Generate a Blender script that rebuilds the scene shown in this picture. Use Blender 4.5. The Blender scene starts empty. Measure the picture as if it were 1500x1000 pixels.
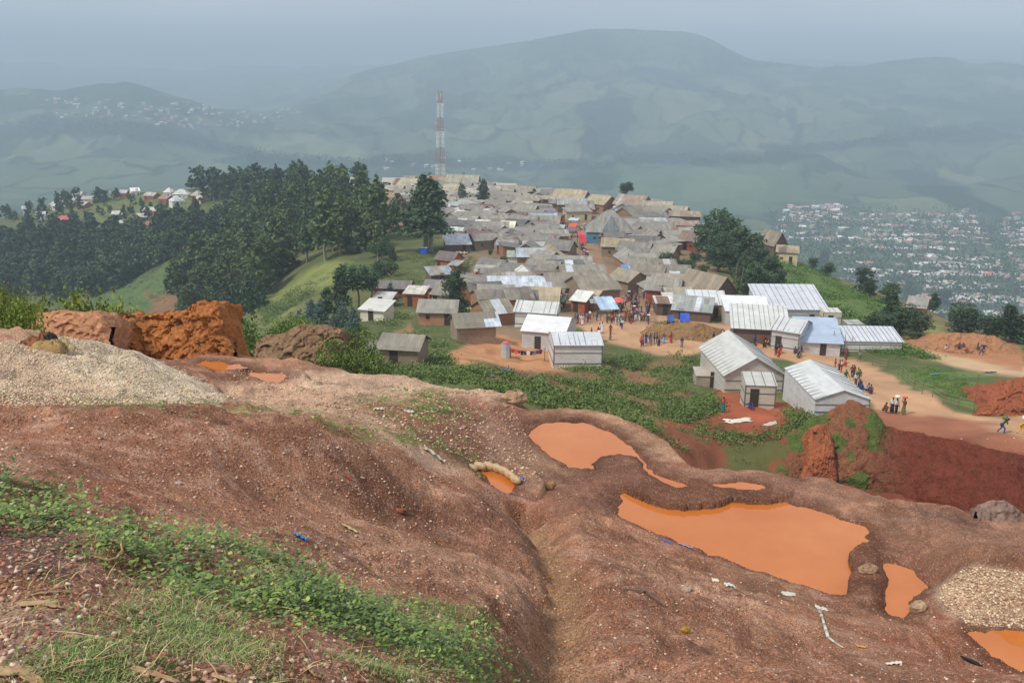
import bpy, math, random
import numpy as np
from mathutils import Vector, Matrix
R = math.radians
sc = bpy.context.scene
col = sc.collection
rng = np.random.default_rng(7)
random.seed(7)
# ---------------------------------------------------------------- camera
F = 1400.0
PITCH, ROLL = R(15.6), R(1.0)
_f = np.array([0, math.cos(PITCH), -math.sin(PITCH)])
_u0 = np.array([0, math.sin(PITCH), math.cos(PITCH)])
_r0 = np.array([1.0, 0, 0])
_u = _u0*math.cos(ROLL) - _r0*math.sin(ROLL)
_r = _r0*math.cos(ROLL) + _u0*math.sin(ROLL)
cd = bpy.data.cameras.new('camera'); cam = bpy.data.objects.new('camera', cd); col.objects.link(cam)
cd.sensor_width = 36; cd.lens = 36*F/1500; cd.clip_start = 0.1; cd.clip_end = 40000
cam.matrix_world = Matrix(((_r[0], _u[0], -_f[0], 0), (_r[1], _u[1], -_f[1], 0), (_r[2], _u[2], -_f[2], 0), (0, 0, 0, 1)))
sc.camera = cam
def ray(px, py):
    px = np.asarray(px, float); py = np.asarray(py, float)
    a = (px-750)/F; b = -(py-500)/F
    return _f + a[..., None]*_r + b[..., None]*_u
def at(px, py, D):
    d = ray(px, py); return d*(np.asarray(D, float)/d[..., 1])[..., None]
def atz(px, py, z):
    d = ray(px, py); return d*(np.asarray(z, float)/d[..., 2])[..., None]
def proj(x, y, z):
    zc = np.maximum(x*_f[0]+y*_f[1]+z*_f[2], 1e-3)
    return 750+F*(x*_r[0]+y*_r[1]+z*_r[2])/zc, 500-F*(x*_u[0]+y*_u[1]+z*_u[2])/zc
# ---------------------------------------------------------------- noise
def hsh(ix, iy, seed):
    h = (ix.astype(np.int64)*374761393 + iy.astype(np.int64)*668265263 + seed*1442695041) & 0xffffffff
    h = ((h ^ (h >> 13))*1274126177) & 0xffffffff
    return ((h ^ (h >> 16)) & 0xffffff)/float(0xffffff)
def vnoise(x, y, seed=0):
    ix = np.floor(x); iy = np.floor(y); fx = x-ix; fy = y-iy
    fx = fx*fx*fx*(fx*(fx*6-15)+10); fy = fy*fy*fy*(fy*(fy*6-15)+10)
    a = hsh(ix, iy, seed); b = hsh(ix+1, iy, seed); c = hsh(ix, iy+1, seed); d = hsh(ix+1, iy+1, seed)
    return (a*(1-fx)+b*fx)*(1-fy)+(c*(1-fx)+d*fx)*fy - .5
def fbm(x, y, sc_, oct_=4, seed=0, gain=.5):
    s = 0; a = 1.0; x = x/sc_; y = y/sc_
    for k in range(oct_):
        s = s + a*vnoise(x+17.3*k, y-9.1*k, seed+k); a *= gain
        x, y = (x*1.62+y*1.18), (-x*1.18+y*1.62)
    return s
def sstep(a, b, x):
    t = np.clip((x-a)/(b-a), 0, 1); return t*t*(3-2*t)
def lin(c):
    return tuple((v/255/12.92 if v/255 <= .04045 else ((v/255+.055)/1.055)**2.4) for v in c)
# ---------------------------------------------------------------- terrain table
# every curve is a line of ground seen in the valley: (px, py, distance) or (px, None, distance, z) or (px, py, None, z)
CV = [
 [(-400,None,-9,-1.2),(0,None,-9,-1.2),(750,None,-9,-2.5),(1500,None,-9,-4.5),(1900,None,-9,-5)],
 [(-400,None,0,-1.5),(0,None,0,-1.55),(400,None,0.3,-1.65),(750,None,1,-1.9),(1100,None,2,-2.6),(1500,None,3,-3.6),(1900,None,3,-4.4)],
 [(-400,1000,2.4),(0,1000,2.4),(400,1000,2.8),(700,1000,4),(900,1000,5.2),(1200,1000,7),(1500,1000,9),(1800,1000,10)],
 [(-400,770,4.6),(0,775,4.1),(60,768,4.3),(150,800,4.0),(300,830,4.4),(450,850,5.2),(600,900,5.4),(750,955,5.5),(850,985,6),(1000,960,8),(1200,960,9.3),(1500,992,10.2),(1900,990,11)],
 [(-400,710,6.0),(0,715,5.0),(150,722,6.5),(300,730,7.7),(450,742,8.7),(600,785,9.1),(750,850,8.5),(810,885,8.6),(900,850,10),(1050,862,11.2),(1200,905,11.6),(1350,945,11.8),(1500,990,12.0),(1900,990,12.5)],
 [(-400,650,8.5),(0,660,7.6),(150,668,8.7),(300,690,9.15),(450,705,9.9),(600,735,10.9),(700,760,11.6),(780,800,12.0),(840,800,12.6),(905,790,14.3),(1050,840,14.4),(1200,882,13.9),(1350,920,13.4),(1420,990,None,-8.95),(1500,980,None,-8.92),(1900,980,14)],
 [(-400,600,11),(0,597,10.6),(30,600,10.6),(70,590,11),(150,590,10.3),(300,602,10.5),(380,597,10.9),(450,607,11.4),(520,637,12.0),(600,668,13.0),(700,706,15.2),(742,746,15.2),(800,768,15.6),(850,738,16.8),(905,753,18.2),(1060,824,None,-9.25),(1260,882,None,-9.25),(1350,905,None,-9.2),(1430,900,None,-9.0),(1500,920,None,-8.9),(1900,930,14.5)],
 [(-400,590,13),(0,590,13),(300,596,14.6),(450,602,16.6),(600,640,17.8),(680,695,17.6),(750,722,17.9),(850,718,19.4),(905,720,None,-9.25),(1000,713,None,-9.25),(1100,722,None,-9.25),(1200,745,None,-9.25),(1285,785,None,-9.25),(1350,850,None,-9.0),(1420,860,None,-8.2),(1500,850,None,-8.1),(1900,860,16.5)],
 [(-400,540,17),(0,535,17),(150,548,17.5),(300,578,19),(400,585,21),(500,590,22),(600,602,22.6),(680,640,21.5),(760,672,21.4),(800,690,21.3),(850,697,None,-9.15),(950,703,None,-9.2),(1050,707,None,-9.2),(1150,717,None,-9.2),(1250,745,None,-9.1),(1350,800,None,-9.1),(1430,790,None,-8.6),(1500,800,None,-8.6),(1900,800,18.5)],
 [(-400,475,20),(0,470,20),(100,486,20.4),(200,512,21),(300,568,23),(330,584,24),(400,578,25.2),(500,572,26),(560,568,27),(640,568,27.4),(740,576,27.2),(790,618,None,-9.2),(830,612,None,-9.2),(900,625,None,-9.15),(960,652,None,-9.2),(1020,682,None,-9.35),(1100,690,None,-9.45),(1200,697,None,-9.5),(1290,720,None,-9.5),(1400,746,None,-9.4),(1500,757,None,-9.4),(1900,780,20.5)],
 [(-400,None,26,-8.5),(0,None,26,-8.3),(160,None,27,-8.3),(280,516,33),(345,512,34),(430,515,34),(480,528,33),(520,545,31),(590,541,31),(640,558,30),(700,565,29.3),(745,573,28.5),(790,607,27.3),(830,592,28.3),(900,608,27.8),(960,646,25.2),(1020,None,24.3,-10.6),(1100,None,24,-11),(1500,None,23,-11),(1900,None,23,-11)],
 [(-400,None,40,-17),(0,None,40,-17),(160,None,40,-16),(300,None,40,-15.5),(400,None,40,-13.8),(500,None,40,-13.8),(560,None,38,-16),(745,None,36,-16.5),(790,None,34,-17),(960,None,36,-18),(1020,None,33,-20),(1500,None,33,-22),(1900,None,33,-22)],
 [(-400,None,70,-32),(0,None,70,-32),(300,None,70,-30),(370,None,60,-22),(400,None,49,-14.6),(500,None,49,-14.6),(560,None,60,-22),(640,565,72),(700,562,75),(750,580,72),(850,622,66),(950,642,64),(1000,None,68,-31),(1050,None,66,-35),(1200,None,66,-35),(1400,None,60,-34),(1500,None,55,-32),(1900,None,55,-32)],
 [(-400,None,90,-45),(0,None,90,-45),(300,None,90,-42),(400,None,75,-26),(500,None,78,-27),(560,537,88),(640,545,88),(700,543,89),(750,557,85),(850,582,85),(950,610,80),(1000,650,77),(1050,685,78),(1200,698,78),(1290,718,76),(1400,748,69.5),(1500,755,64),(1900,800,60)],
 [(-400,None,250,-75),(0,None,250,-75),(100,None,240,-72),(200,None,220,-68),(300,None,170,-56),(370,503,140),(400,497,130),(450,497,125),(500,508,112),(560,505,113),(640,503,117),(700,507,117),(750,522,112),(850,545,108),(950,560,104),(1000,590,93),(1050,612,87),(1200,624,85),(1240,606,87),(1300,630,82),(1400,643,76),(1500,667,67),(1900,730,60)],
 [(-400,440,430),(0,440,405),(100,443,385),(200,440,350),(300,475,255),(370,478,185),(400,478,170),(450,475,160),(500,478,145),(560,475,143),(640,478,142),(700,485,138),(750,490,136),(850,505,128),(950,515,126),(1000,522,125),(1050,537,119),(1150,562,107),(1240,562,107),(1300,570,104),(1400,580,98),(1500,590,94),(1900,620,92)],
 [(-400,400,470),(0,395,455),(100,398,440),(200,395,400),(300,425,310),(400,435,240),(500,435,182),(600,440,172),(750,450,165),(850,460,160),(950,470,154),(1050,480,148),(1150,500,140),(1200,510,136),(1300,525,130),(1400,538,123),(1500,545,121),(1900,560,120)],
 [(-400,350,540),(0,350,525),(100,345,515),(200,345,470),(300,375,360),(400,375,310),(500,385,228),(600,385,222),(750,390,218),(850,395,212),(950,400,207),(1050,425,187),(1150,462,164),(1200,475,157),(1300,495,150),(1400,513,142),(1500,520,140),(1900,530,140)],
 [(-400,340,600),(0,332,575),(100,310,575),(200,310,545),(300,325,450),(400,325,390),(500,330,320),(600,330,310),(750,335,298),(850,340,288),(950,345,280),(1050,370,245),(1100,395,218),(1150,415,202),(1200,435,190),(1300,465,172),(1400,497,156),(1500,505,154),(1900,515,155)],
 [(-400,335,640),(0,318,620),(60,300,620),(130,283,620),(200,276,610),(300,273,580),(400,275,520),(500,270,490),(560,266,485),(640,264,485),(760,278,440),(850,288,405),(950,302,372),(1020,325,330),(1100,348,292),(1150,365,270),(1200,392,250),(1250,412,245),(1300,430,238),(1350,448,230),(1400,472,212),(1500,487,200),(1900,520,190)],
 [(-400,None,760,-160),(0,None,760,-165),(500,None,640,-160),(850,None,560,-155),(1150,None,420,-150),(1500,None,350,-140),(1900,None,350,-140)],
 [(-400,None,1050,-262),(750,None,1000,-262),(1500,None,900,-258),(1900,None,900,-258)],
 [(-400,300,None,-256),(0,300,None,-256),(750,300,None,-252),(1000,305,None,-252),(1500,330,None,-250),(1900,335,None,-250)],
 [(-400,230,2700),(0,235,2600),(200,222,2700),(450,235,2700),(750,232,2900),(900,236,2900),(1100,238,2800),(1200,245,2600),(1350,250,2500),(1500,250,2500),(1900,250,2500)],
 [(-400,140,3500),(0,130,3500),(30,119,3500),(80,121,3500),(110,115,3550),(150,108,3600),(190,112,3600),(230,128,3600),(280,146,3600),(330,163,3600),(370,172,3600),(450,185,3600),(550,175,3600),(700,160,3700),(850,150,3700),(1000,150,3700),(1100,170,3600),(1200,190,3400),(1300,185,3400),(1500,180,3400),(1900,180,3400)],
 [(-400,None,4300,-150),(300,None,4300,-230),(420,158,4300),(500,140,4300),(700,110,4400),(800,95,4400),(900,90,4400),(1000,100,4300),(1150,130,4200),(1300,135,4200),(1500,135,4200),(1900,140,4200)],
 [(-400,None,5000,-200),(300,None,5000,-230),(380,164,5000),(430,149,5000),(500,117,5000),(550,97,5000),(600,85,5000),(650,75,5000),(700,65,5000),(750,57,5000),(800,47,5000),(850,41,5000),(910,36,5000),(960,40,5000),(1010,43,5000),(1040,51,5000),(1070,70,5000),(1100,83,5000),(1150,91,5000),(1190,96,5000),(1230,96,5000),(1300,89,5000),(1350,83,5000),(1390,79,5000),(1420,89,5000),(1460,91,5000),(1500,92,5000),(1900,90,5000)],
 [(-400,None,6000,-250),(750,None,6000,-100),(1900,None,6000,-100)],
 [(-400,80,9500),(0,90,9500),(120,99,9500),(240,104,9500),(330,100,9500),(430,100,9500),(520,96,9500),(700,90,9500),(1900,90,9500)],
 [(-400,None,11500,-200),(1900,None,11500,-200)],
]
def W(y): return np.where(y > 0, np.sqrt(y*y+9.0), 3.0+np.clip(-y, 0, 20)*.5)
UU = np.concatenate([np.linspace(-1.25, -.66, 70, endpoint=False), np.linspace(-.66, .66, 900), np.linspace(.66, 1.25, 71)[1:]])
YY = np.concatenate([np.linspace(-9, 2.0, 60, endpoint=False), np.exp(np.linspace(math.log(2.0), math.log(60), 960, endpoint=False)),
                     np.exp(np.linspace(math.log(60), math.log(700), 470, endpoint=False)), np.exp(np.linspace(math.log(700), math.log(11500), 560))])
NU, NY = len(UU), len(YY)
Yc = np.zeros((len(CV), NU)); Zc = np.zeros((len(CV), NU))
for k, c in enumerate(CV):
    us, ys, zs = [], [], []
    for p in c:
        if p[1] is None:
            y, z = p[2], p[3]; us.append((p[0]-750)/F/math.cos(PITCH)*(y/float(W(np.array(float(y)))) if y > 0 else 1.0)); ys.append(y); zs.append(z)
        else:
            q = atz(p[0], p[1], p[3]) if p[2] is None else at(p[0], p[1], p[2])
            us.append(q[0]/float(W(q[1]))); ys.append(q[1]); zs.append(q[2])
    o = np.argsort(us); us = np.array(us)[o]; ys = np.array(ys)[o]; zs = np.array(zs)[o]
    Yc[k] = np.interp(UU, us, ys); Zc[k] = np.interp(UU, us, zs)
# the hidden hollow behind the crest of the red mound, and behind the end of the gravel heap
iE = 6; fade = np.interp(UU, [UU[0], -.02, .04, UU[-1]], [1, 1, 0, 0])
Yn = Yc[iE]+1.0; Zn = Zc[iE]*(Yn/Yc[iE])-.55*fade
Zn = Zn*fade+(Zc[iE]+(Zc[iE+1]-Zc[iE])*np.clip((Yn-Yc[iE])/np.maximum(Yc[iE+1]-Yc[iE], .1), 0, 1))*(1-fade)
Yc = np.insert(Yc, iE+1, Yn, 0); Zc = np.insert(Zc, iE+1, Zn, 0)
for k in range(1, len(Yc)): Yc[k] = np.maximum(Yc[k], Yc[k-1]+.05)
def gauss(A, s, ax):
    r = int(3*s)+1; k = np.exp(-.5*(np.arange(-r, r+1)/s)**2); k /= k.sum()
    pad = [(0, 0), (0, 0)]; pad[ax] = (r, r); B = np.pad(A, pad, mode='edge'); out = 0
    n = A.shape[ax]
    for i, w in enumerate(k): out = out + w*(B[i:i+n] if ax == 0 else B[:, i:i+n])
    return out
H = np.zeros((NU, NY))
for i in range(NU): H[i] = np.interp(YY, Yc[:, i], Zc[:, i])
H0 = H.copy()
Hs = gauss(gauss(H, 3.2, 1), 5, 0)
Hf = gauss(gauss(H, 2.2, 1), 3, 0)
wf = sstep(50, 90, YY)[None, :]
H = Hs*(1-wf)+Hf*wf
Xg = UU[:, None]*W(YY)[None, :]; Yg = np.broadcast_to(YY[None, :], Xg.shape)
# relief
near = 1-sstep(40, 70, Yg); mid = sstep(30, 60, Yg)*(1-sstep(600, 900, Yg)); far = sstep(1900, 2700, Yg)
H = H + near*(fbm(Xg, Yg, 3.2, 5, 3)*.26 + np.abs(fbm(Xg+40, Yg, 1.3, 4, 9))*-.10)*sstep(-3, 6, Yg)
cl_ = np.clip(fbm(Xg, Yg, 2.6, 3, 25)*2+.5, 0, 1)
H = H + near*(fbm(Xg, Yg, .36, 4, 21)*.10*(.35+cl_)-np.abs(fbm(Xg, Yg, .9, 3, 23))*.20*cl_-np.abs(fbm(Xg*.6+Yg*.8, Yg*.6-Xg*.8, 2.8, 4, 28))*.30*sstep(6, 12, Yg)+np.round(fbm(Xg, Yg, 1.9, 3, 27)*5)/5*.06*sstep(8, 12, Yg))
# rills running down the fall line of the right hand slope
rl = np.abs(fbm(Xg*2.2+Yg*.5, Yg*.28-Xg*.1, .8, 3, 29)); H = H - near*np.exp(-(rl/.10)**2)*.035*sstep(4, 8, Yg)*np.clip(.3+fbm(Xg, Yg, 4., 2, 30)*3, 0, 1)
H = H + mid*(fbm(Xg, Yg, 14, 4, 31)*1.3)+sstep(45, 60, Yg)*(1-sstep(120, 170, Yg))*(fbm(Xg, Yg, 4.5, 4, 33)*.7-np.abs(fbm(Xg, Yg, 7, 3, 35))*.8)*(Xg < 26)
H = H + far*(np.abs(fbm(Xg, Yg*.6, 520, 5, 41, .55))*-150+30)*(1-.85*np.exp(-((Yg-5000)/420.)**2))*(1-.7*np.exp(-((Yg-3600)/250.)**2)*(Xg < -900)) + sstep(900, 1500, Yg)*fbm(Xg, Yg, 300, 4, 44)*14
# pools: outlines seen in the pits, each at its own water level
POOLS = [
 ('big', -9.30, [(905,722),(940,719),(1000,713),(1060,716),(1110,724),(1160,738),(1200,748),(1240,762),(1270,772),(1286,790),(1284,806),(1270,822),(1262,840),(1252,850),(1258,866),(1258,880),(1225,872),(1180,858),(1130,842),(1080,826),(1030,808),(985,790),(945,775),(915,763),(904,752),(908,738)]),
 ('mid', -9.20, [(773,640),(778,630),(795,621),(825,617),(860,620),(895,632),(918,650),(935,664),(948,683),(960,696),(985,701),(1012,712),(990,712),(968,706),(948,693),(930,668),(905,664),(880,668),(868,679),(868,688),(835,685),(806,668),(788,654)]),
 ('puddle', -9.22, [(1040,708),(1085,705),(1118,711),(1125,717),(1095,718),(1060,713)]),
 ('right', -9.27, [(1290,828),(1310,822),(1335,832),(1345,845),(1358,860),(1335,872),(1332,895),(1325,905),(1300,900),(1288,890),(1293,870),(1296,850)]),
 ('corner', -8.98, [(1416,926),(1450,923),(1520,925),(1600,930),(1600,1000),(1510,985),(1478,975),(1452,960),(1438,945)]),
 ('bag', -8.55, [(697,682),(715,684),(735,692),(756,706),(752,716),(742,727),(730,722),(716,705)]),
 ('far_a', -9.35, [(286,533),(300,530),(330,531),(352,534),(356,541),(330,543),(300,540)]),
 ('far_b', -9.45, [(362,545),(395,546),(420,547),(418,556),(408,562),(385,556),(368,551)]),
]
def sdist(x, y, P):
    # signed distance to a polygon, negative inside
    P = np.asarray(P)[:, :2]; d = np.full(x.shape, 1e9); ins = np.zeros(x.shape, bool)
    n = len(P)
    for i in range(n):
        ax, ay = P[i]; bx, by = P[(i+1) % n]
        ex, ey = bx-ax, by-ay
        t = np.clip(((x-ax)*ex+(y-ay)*ey)/(ex*ex+ey*ey+1e-12), 0, 1)
        d = np.minimum(d, np.hypot(x-ax-t*ex, y-ay-t*ey))
        c = ((ay > y) != (by > y)) & (x < (bx-ax)*(y-ay)/(by-ay+1e-12)+ax)
        ins ^= c
    return np.where(ins, -d, d)
POOLW = []; wet = np.zeros_like(H); wet2 = np.zeros_like(H)
for name, wz, pts in POOLS:
    P = atz([p[0] for p in pts], [p[1] for p in pts], wz)
    # resample + ragged edge
    Q = []
    for i in range(len(P)):
        a, b = P[i], P[(i+1) % len(P)]; n = max(1, int(np.hypot(*(b-a)[:2])/.12))
        for k in range(n): Q.append(a+(b-a)*k/n)
    Q = np.array(Q); jit = .05 if name != 'far_a' else .1
    Q[:, 0] += fbm(Q[:, 0]*1.0, Q[:, 1]*1.0, .25, 3, 5)*jit*2.2; Q[:, 1] += fbm(Q[:, 0]+9, Q[:, 1], .25, 3, 6)*jit*3.5
    POOLW.append((name, wz, Q))
    RB = 1.0 if name in ('big', 'mid') else .6
    m = (Xg > Q[:, 0].min()-2) & (Xg < Q[:, 0].max()+2) & (Yg > Q[:, 1].min()-2) & (Yg < Q[:, 1].max()+2)
    x, y = Xg[m], Yg[m]; d = sdist(x, y, Q); h = H[m]
    bank = wz+.02+np.clip(d, 0, 5)*.22
    w = 1-sstep(0, RB, d); o = h*(1-w)+np.minimum(np.maximum(h, wz+.03+.3*np.clip(d, 0, .2)), bank+.25*np.clip(d-.15, 0, 1))*w
    o = np.where(d < RB, np.maximum(o, wz+np.clip(d, 0, .15)*.3), o)
    o = np.where(d < 0, wz-np.clip(-d*.5, 0, .4), o)
    H[m] = o; wet[m] = np.maximum(wet[m], 1-sstep(0, .7, d+fbm(x, y, .5, 3, 78)*.5)); wet2[m] = np.maximum(wet2[m], 1-sstep(.04, .2, d+fbm(x, y, .3, 3, 79)*.15))
# gully down the slope and other cuts: world polylines
def interp2(x, y):
    x = np.asarray(x, float); y = np.asarray(y, float)
    u = x/W(y); i = np.clip(np.interp(u, UU, np.arange(NU)), 0, NU-1.001); j = np.clip(np.interp(y, YY, np.arange(NY)), 0, NY-1.001)
    i0 = i.astype(int); j0 = j.astype(int); fi = i-i0; fj = j-j0
    return (H[i0, j0]*(1-fi)+H[i0+1, j0]*fi)*(1-fj)+(H[i0, j0+1]*(1-fi)+H[i0+1, j0+1]*fi)*fj
def hit(px, py, dmin=1.6, dmax=11000):
    """first ground point seen through image points, at or beyond dmin"""
    px = np.atleast_1d(np.asarray(px, float)); py = np.atleast_1d(np.asarray(py, float))
    d = ray(px, py); d = d/d[:, 1:2]
    Ys = YY[(YY >= dmin) & (YY <= dmax)]
    X = d[:, 0:1]*Ys[None]; Z = d[:, 2:3]*Ys[None]
    G = interp2(X, np.broadcast_to(Ys[None], X.shape)); dif = Z-G
    under = dif <= 0; under[:, -1] = True; j = np.argmax(under, 1); j1 = np.maximum(j-1, 0)
    r_ = np.arange(len(px)); a = dif[r_, j1]; b = dif[r_, j]
    t = np.where(j > 0, a/np.maximum(a-b, 1e-9), 0); t = np.clip(t, 0, 1)
    y = Ys[j1]+(Ys[j]-Ys[j1])*t
    x = d[:, 0]*y; return np.stack([x, y, interp2(x, y)], 1)
def polydist(x, y, P):
    d = np.full(x.shape, 1e9)
    for a, b in zip(P[:-1], P[1:]):
        ex, ey = b[0]-a[0], b[1]-a[1]
        t = np.clip(((x-a[0])*ex+(y-a[1])*ey)/(ex*ex+ey*ey+1e-12), 0, 1)
        d = np.minimum(d, np.hypot(x-a[0]-t*ex, y-a[1]-t*ey))
    return d
def carve(pix, width, depth, dmin=1.6, dmax=1e4):
    P = hit([p[0] for p in pix], [p[1] for p in pix], dmin, dmax)
    m = (Xg > P[:, 0].min()-3*width) & (Xg < P[:, 0].max()+3*width) & (Yg > P[:, 1].min()-3*width) & (Yg < P[:, 1].max()+3*width)
    d = polydist(Xg[m], Yg[m], P); d = d+fbm(Xg[m], Yg[m], .5, 3, 77)*width*.5
    H[m] -= depth*np.exp(-(d/width)**2)
    return P
GUL = carve([(752,738),(780,762),(800,790),(818,830),(822,870),(812,920),(800,960),(785,1010)], .36, .42)
carve([(762,745),(775,757),(785,768)], .16, .35)
carve([(250,700),(330,725),(420,735),(520,735),(620,750),(700,790)], .8, .22)
carve([(1180,700),(1175,725),(1195,745)], .5, .0)
# raised sills: the dyke between the big and the right hand pool, and the red mound crest
carve([(1262,800),(1270,845),(1272,880)], .28, -.12)
PXg, PYg = proj(Xg, Yg, H)
# ---------------------------------------------------------------- ground colours (albedo), all fixed to places on the ground
def poly(pts, d0, d1, soft=6, wob=8, wsc=None):
    m = (Yg > d0) & (Yg < d1)
    P = np.array(pts, float)
    m &= (PXg > P[:, 0].min()-30) & (PXg < P[:, 0].max()+30) & (PYg > P[:, 1].min()-30) & (PYg < P[:, 1].max()+30)
    out = np.zeros_like(H)
    if m.any():
        s = wsc or (d0+min(d1, d0*4))*.03
        x = PXg[m]+fbm(Xg[m], Yg[m], s, 4, 61)*wob*2; y = PYg[m]+fbm(Xg[m]+50, Yg[m], s, 4, 62)*wob*2
        out[m] = 1-sstep(-soft, soft, sdist(x, y, P))
    return out
C = np.zeros((NU, NY, 3)); 
def base(c): C[:] = np.array(lin(c))
def paint(mask, c, a=1.0):
    global C
    m = mask*a; idx = m > .004; C[idx] += (np.array(lin(c))-C[idx])*m[idx][:, None]
N1 = fbm(Xg, Yg, 1.0, 4, 101); N2 = fbm(Xg, Yg, 6.0, 5, 102); N3 = fbm(Xg, Yg, 45., 5, 103); N4 = fbm(Xg, Yg, 330., 5, 104); N5 = fbm(Xg, Yg, .22, 3, 105)
zone = lambda a, b: ((Yg > a) & (Yg < b)).astype(float)
base((154,108,84))
fg = zone(-20, 36)
paint(fg*sstep(-.15, .35, N1), (176,130,102), .7)
paint(fg*sstep(.0, .4, N2), (150,94,70), .7)
paint(fg*sstep(.05, .4, fbm(Xg, Yg, 2.3, 4, 109)), (186,144,116), .5)
paint(fg*sstep(.12, .3, N5), (185,150,130), .35)
# pale gravel heap on the left
paint(poly([(-200,470),(0,466),(60,478),(120,490),(200,512),(300,545),(328,575),(322,590),(230,590),(120,588),(0,585),(-200,600)], 12.2, 24, 8, 10), (198,172,148))
paint(poly([(90,500),(200,510),(300,545),(325,572),(318,586),(230,580),(150,560),(90,540)], 12.2, 24.5, 10, 12), (222,206,180), .9)
paint(poly([(-200,466),(0,464),(50,474),(80,490),(0,510),(-200,520)], 12, 24, 8, 10), (178,130,100), .7)
# pale shelf behind the red mound
paint(poly([(320,560),(420,545),(520,560),(620,545),(745,565),(770,590),(740,600),(640,585),(560,590),(500,600),(600,640),(690,690),(640,690),(560,640),(480,600),(400,600),(330,600)], 12.8, 32, 8, 10), (196,160,134), .95)
paint(poly([(420,545),(560,548),(740,570),(745,582),(640,575),(520,575),(450,572)], 20, 32, 5, 8), (208,176,148), .8)
paint(poly([(270,515),(345,510),(430,515),(500,530),(520,545),(430,530),(420,545),(360,530),(290,530)], 26, 36, 4, 5), (180,134,106), .9)
paint(poly([(640,580),(740,585),(780,620),(770,660),(700,670),(640,650)], 16, 30, 8, 10), (140,96,80), .8)
paint(poly([(700,610),(790,650),(880,700),(830,720),(770,700),(700,675)], 16, 28, 10, 12), (172,136,112), .7)
paint(poly([(690,690),(760,690),(830,710),(800,722),(740,700)], 16, 25, 5, 6), (196,165,135), .6)
paint(poly([(855,665),(930,660),(1020,690),(1040,712),(905,735),(890,760),(800,735),(780,700),(850,690)], 17, 27, 10, 12), (136,96,78), .9)
paint(poly([(1020,700),(1290,735),(1400,790),(1500,830),(1500,780),(1290,718),(1100,690),(1010,680)], 15, 24, 8, 10), (152,114,94), .8)
paint(poly([(1290,740),(1500,800),(1500,860),(1380,860),(1340,820),(1290,790)], 15, 24, 10, 14), (142,104,82), .7)
paint(poly([(1370,860),(1430,828),(1500,840),(1600,850),(1600,925),(1420,915),(1385,890)], 13, 19, 8, 10), (206,178,150), .95)
paint(poly([(800,600),(900,605),(960,640),(1030,680),(1000,690),(940,660),(900,620),(830,600)], 22, 30, 4, 5), (186,152,120), .5)
paint(wet*zone(5, 36), (112,78,64), .7)
paint(wet2*zone(5, 36), (112,74,54), .7)
gd = np.zeros_like(H); mm = (Yg < 18) & (Yg > 2); gd[mm] = 1-sstep(.18, .42, polydist(Xg[mm], Yg[mm], GUL)+fbm(Xg[mm], Yg[mm], .4, 3, 7)*.15)
paint(gd, (158,122,92), .9)
paint(poly([(0,885),(90,880),(130,920),(60,990),(0,1010),(-100,1000),(-100,890)], -2, 6, 10, 16), (176,140,120), .9)
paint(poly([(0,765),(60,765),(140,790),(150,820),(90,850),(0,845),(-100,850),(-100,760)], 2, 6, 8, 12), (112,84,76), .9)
# grass, upper surface only; the blades themselves are a mesh further down
GR = [([(0,697),(75,700),(95,735),(150,755),(195,745),(230,790),(290,790),(420,830),(480,865),(560,870),(640,885),(720,890),(735,915),(690,935),(610,905),(545,900),(560,925),(480,900),(400,905),(340,870),(280,845),(210,830),(150,800),(60,765),(0,765),(-60,765),(-60,697)], 2, 7.5),
      ([(60,1010),(90,960),(180,900),(250,872),(310,880),(330,925),(385,950),(430,1010)], 1.5, 6),
      ([(500,960),(540,925),(600,905),(680,940),(740,960),(770,1010),(580,1010)], 2, 7.5),
      ([(0,845),(50,835),(95,860),(60,895),(0,890)], 2, 5)]
gm = np.zeros_like(H)
for g in GR: gm = np.maximum(gm, poly(g[0], g[1], g[2], 8, 14))
paint(gm*sstep(-.25, .1, fbm(Xg, Yg, .3, 3, 55)), (92,104,54), .85)
GR2 = [([(110,578),(300,590),(380,583),(470,605),(560,640),(520,640),(450,612),(380,603),(300,600),(130,592)], 10, 19),
       ([(520,580),(560,590),(640,640),(700,665),(690,675),(610,650),(540,610)], 14, 30),
       ([(600,575),(660,575),(672,600),(650,625),(600,610)], 18, 30)]
for g in GR2: paint(poly(g[0], g[1], g[2], 6, 12)*sstep(-.2, .15, N5+N1*.5), (104,112,56), .85)
# middle ground
md = zone(36, 150)
paint(zone(36, 700), (84,94,54))
paint(zone(36, 700)*sstep(-.05, .3, N2), (104,104,64), .8)
paint(zone(36, 330)*sstep(.1, .35, N3), (126,108,78), .7)
paint(poly([(380,480),(540,480),(560,540),(370,540)], 40, 80, 8, 10), (150,110,84), .7)
# ravine: green with bare brown streaks
paint(poly([(750,560),(860,520),(1000,520),(1040,560),(1000,600),(950,650),(850,640)], 55, 126, 10, 12)*sstep(-.2, .0, fbm(Xg, Yg, 5, 4, 171)), (134,102,74), .95)
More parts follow.
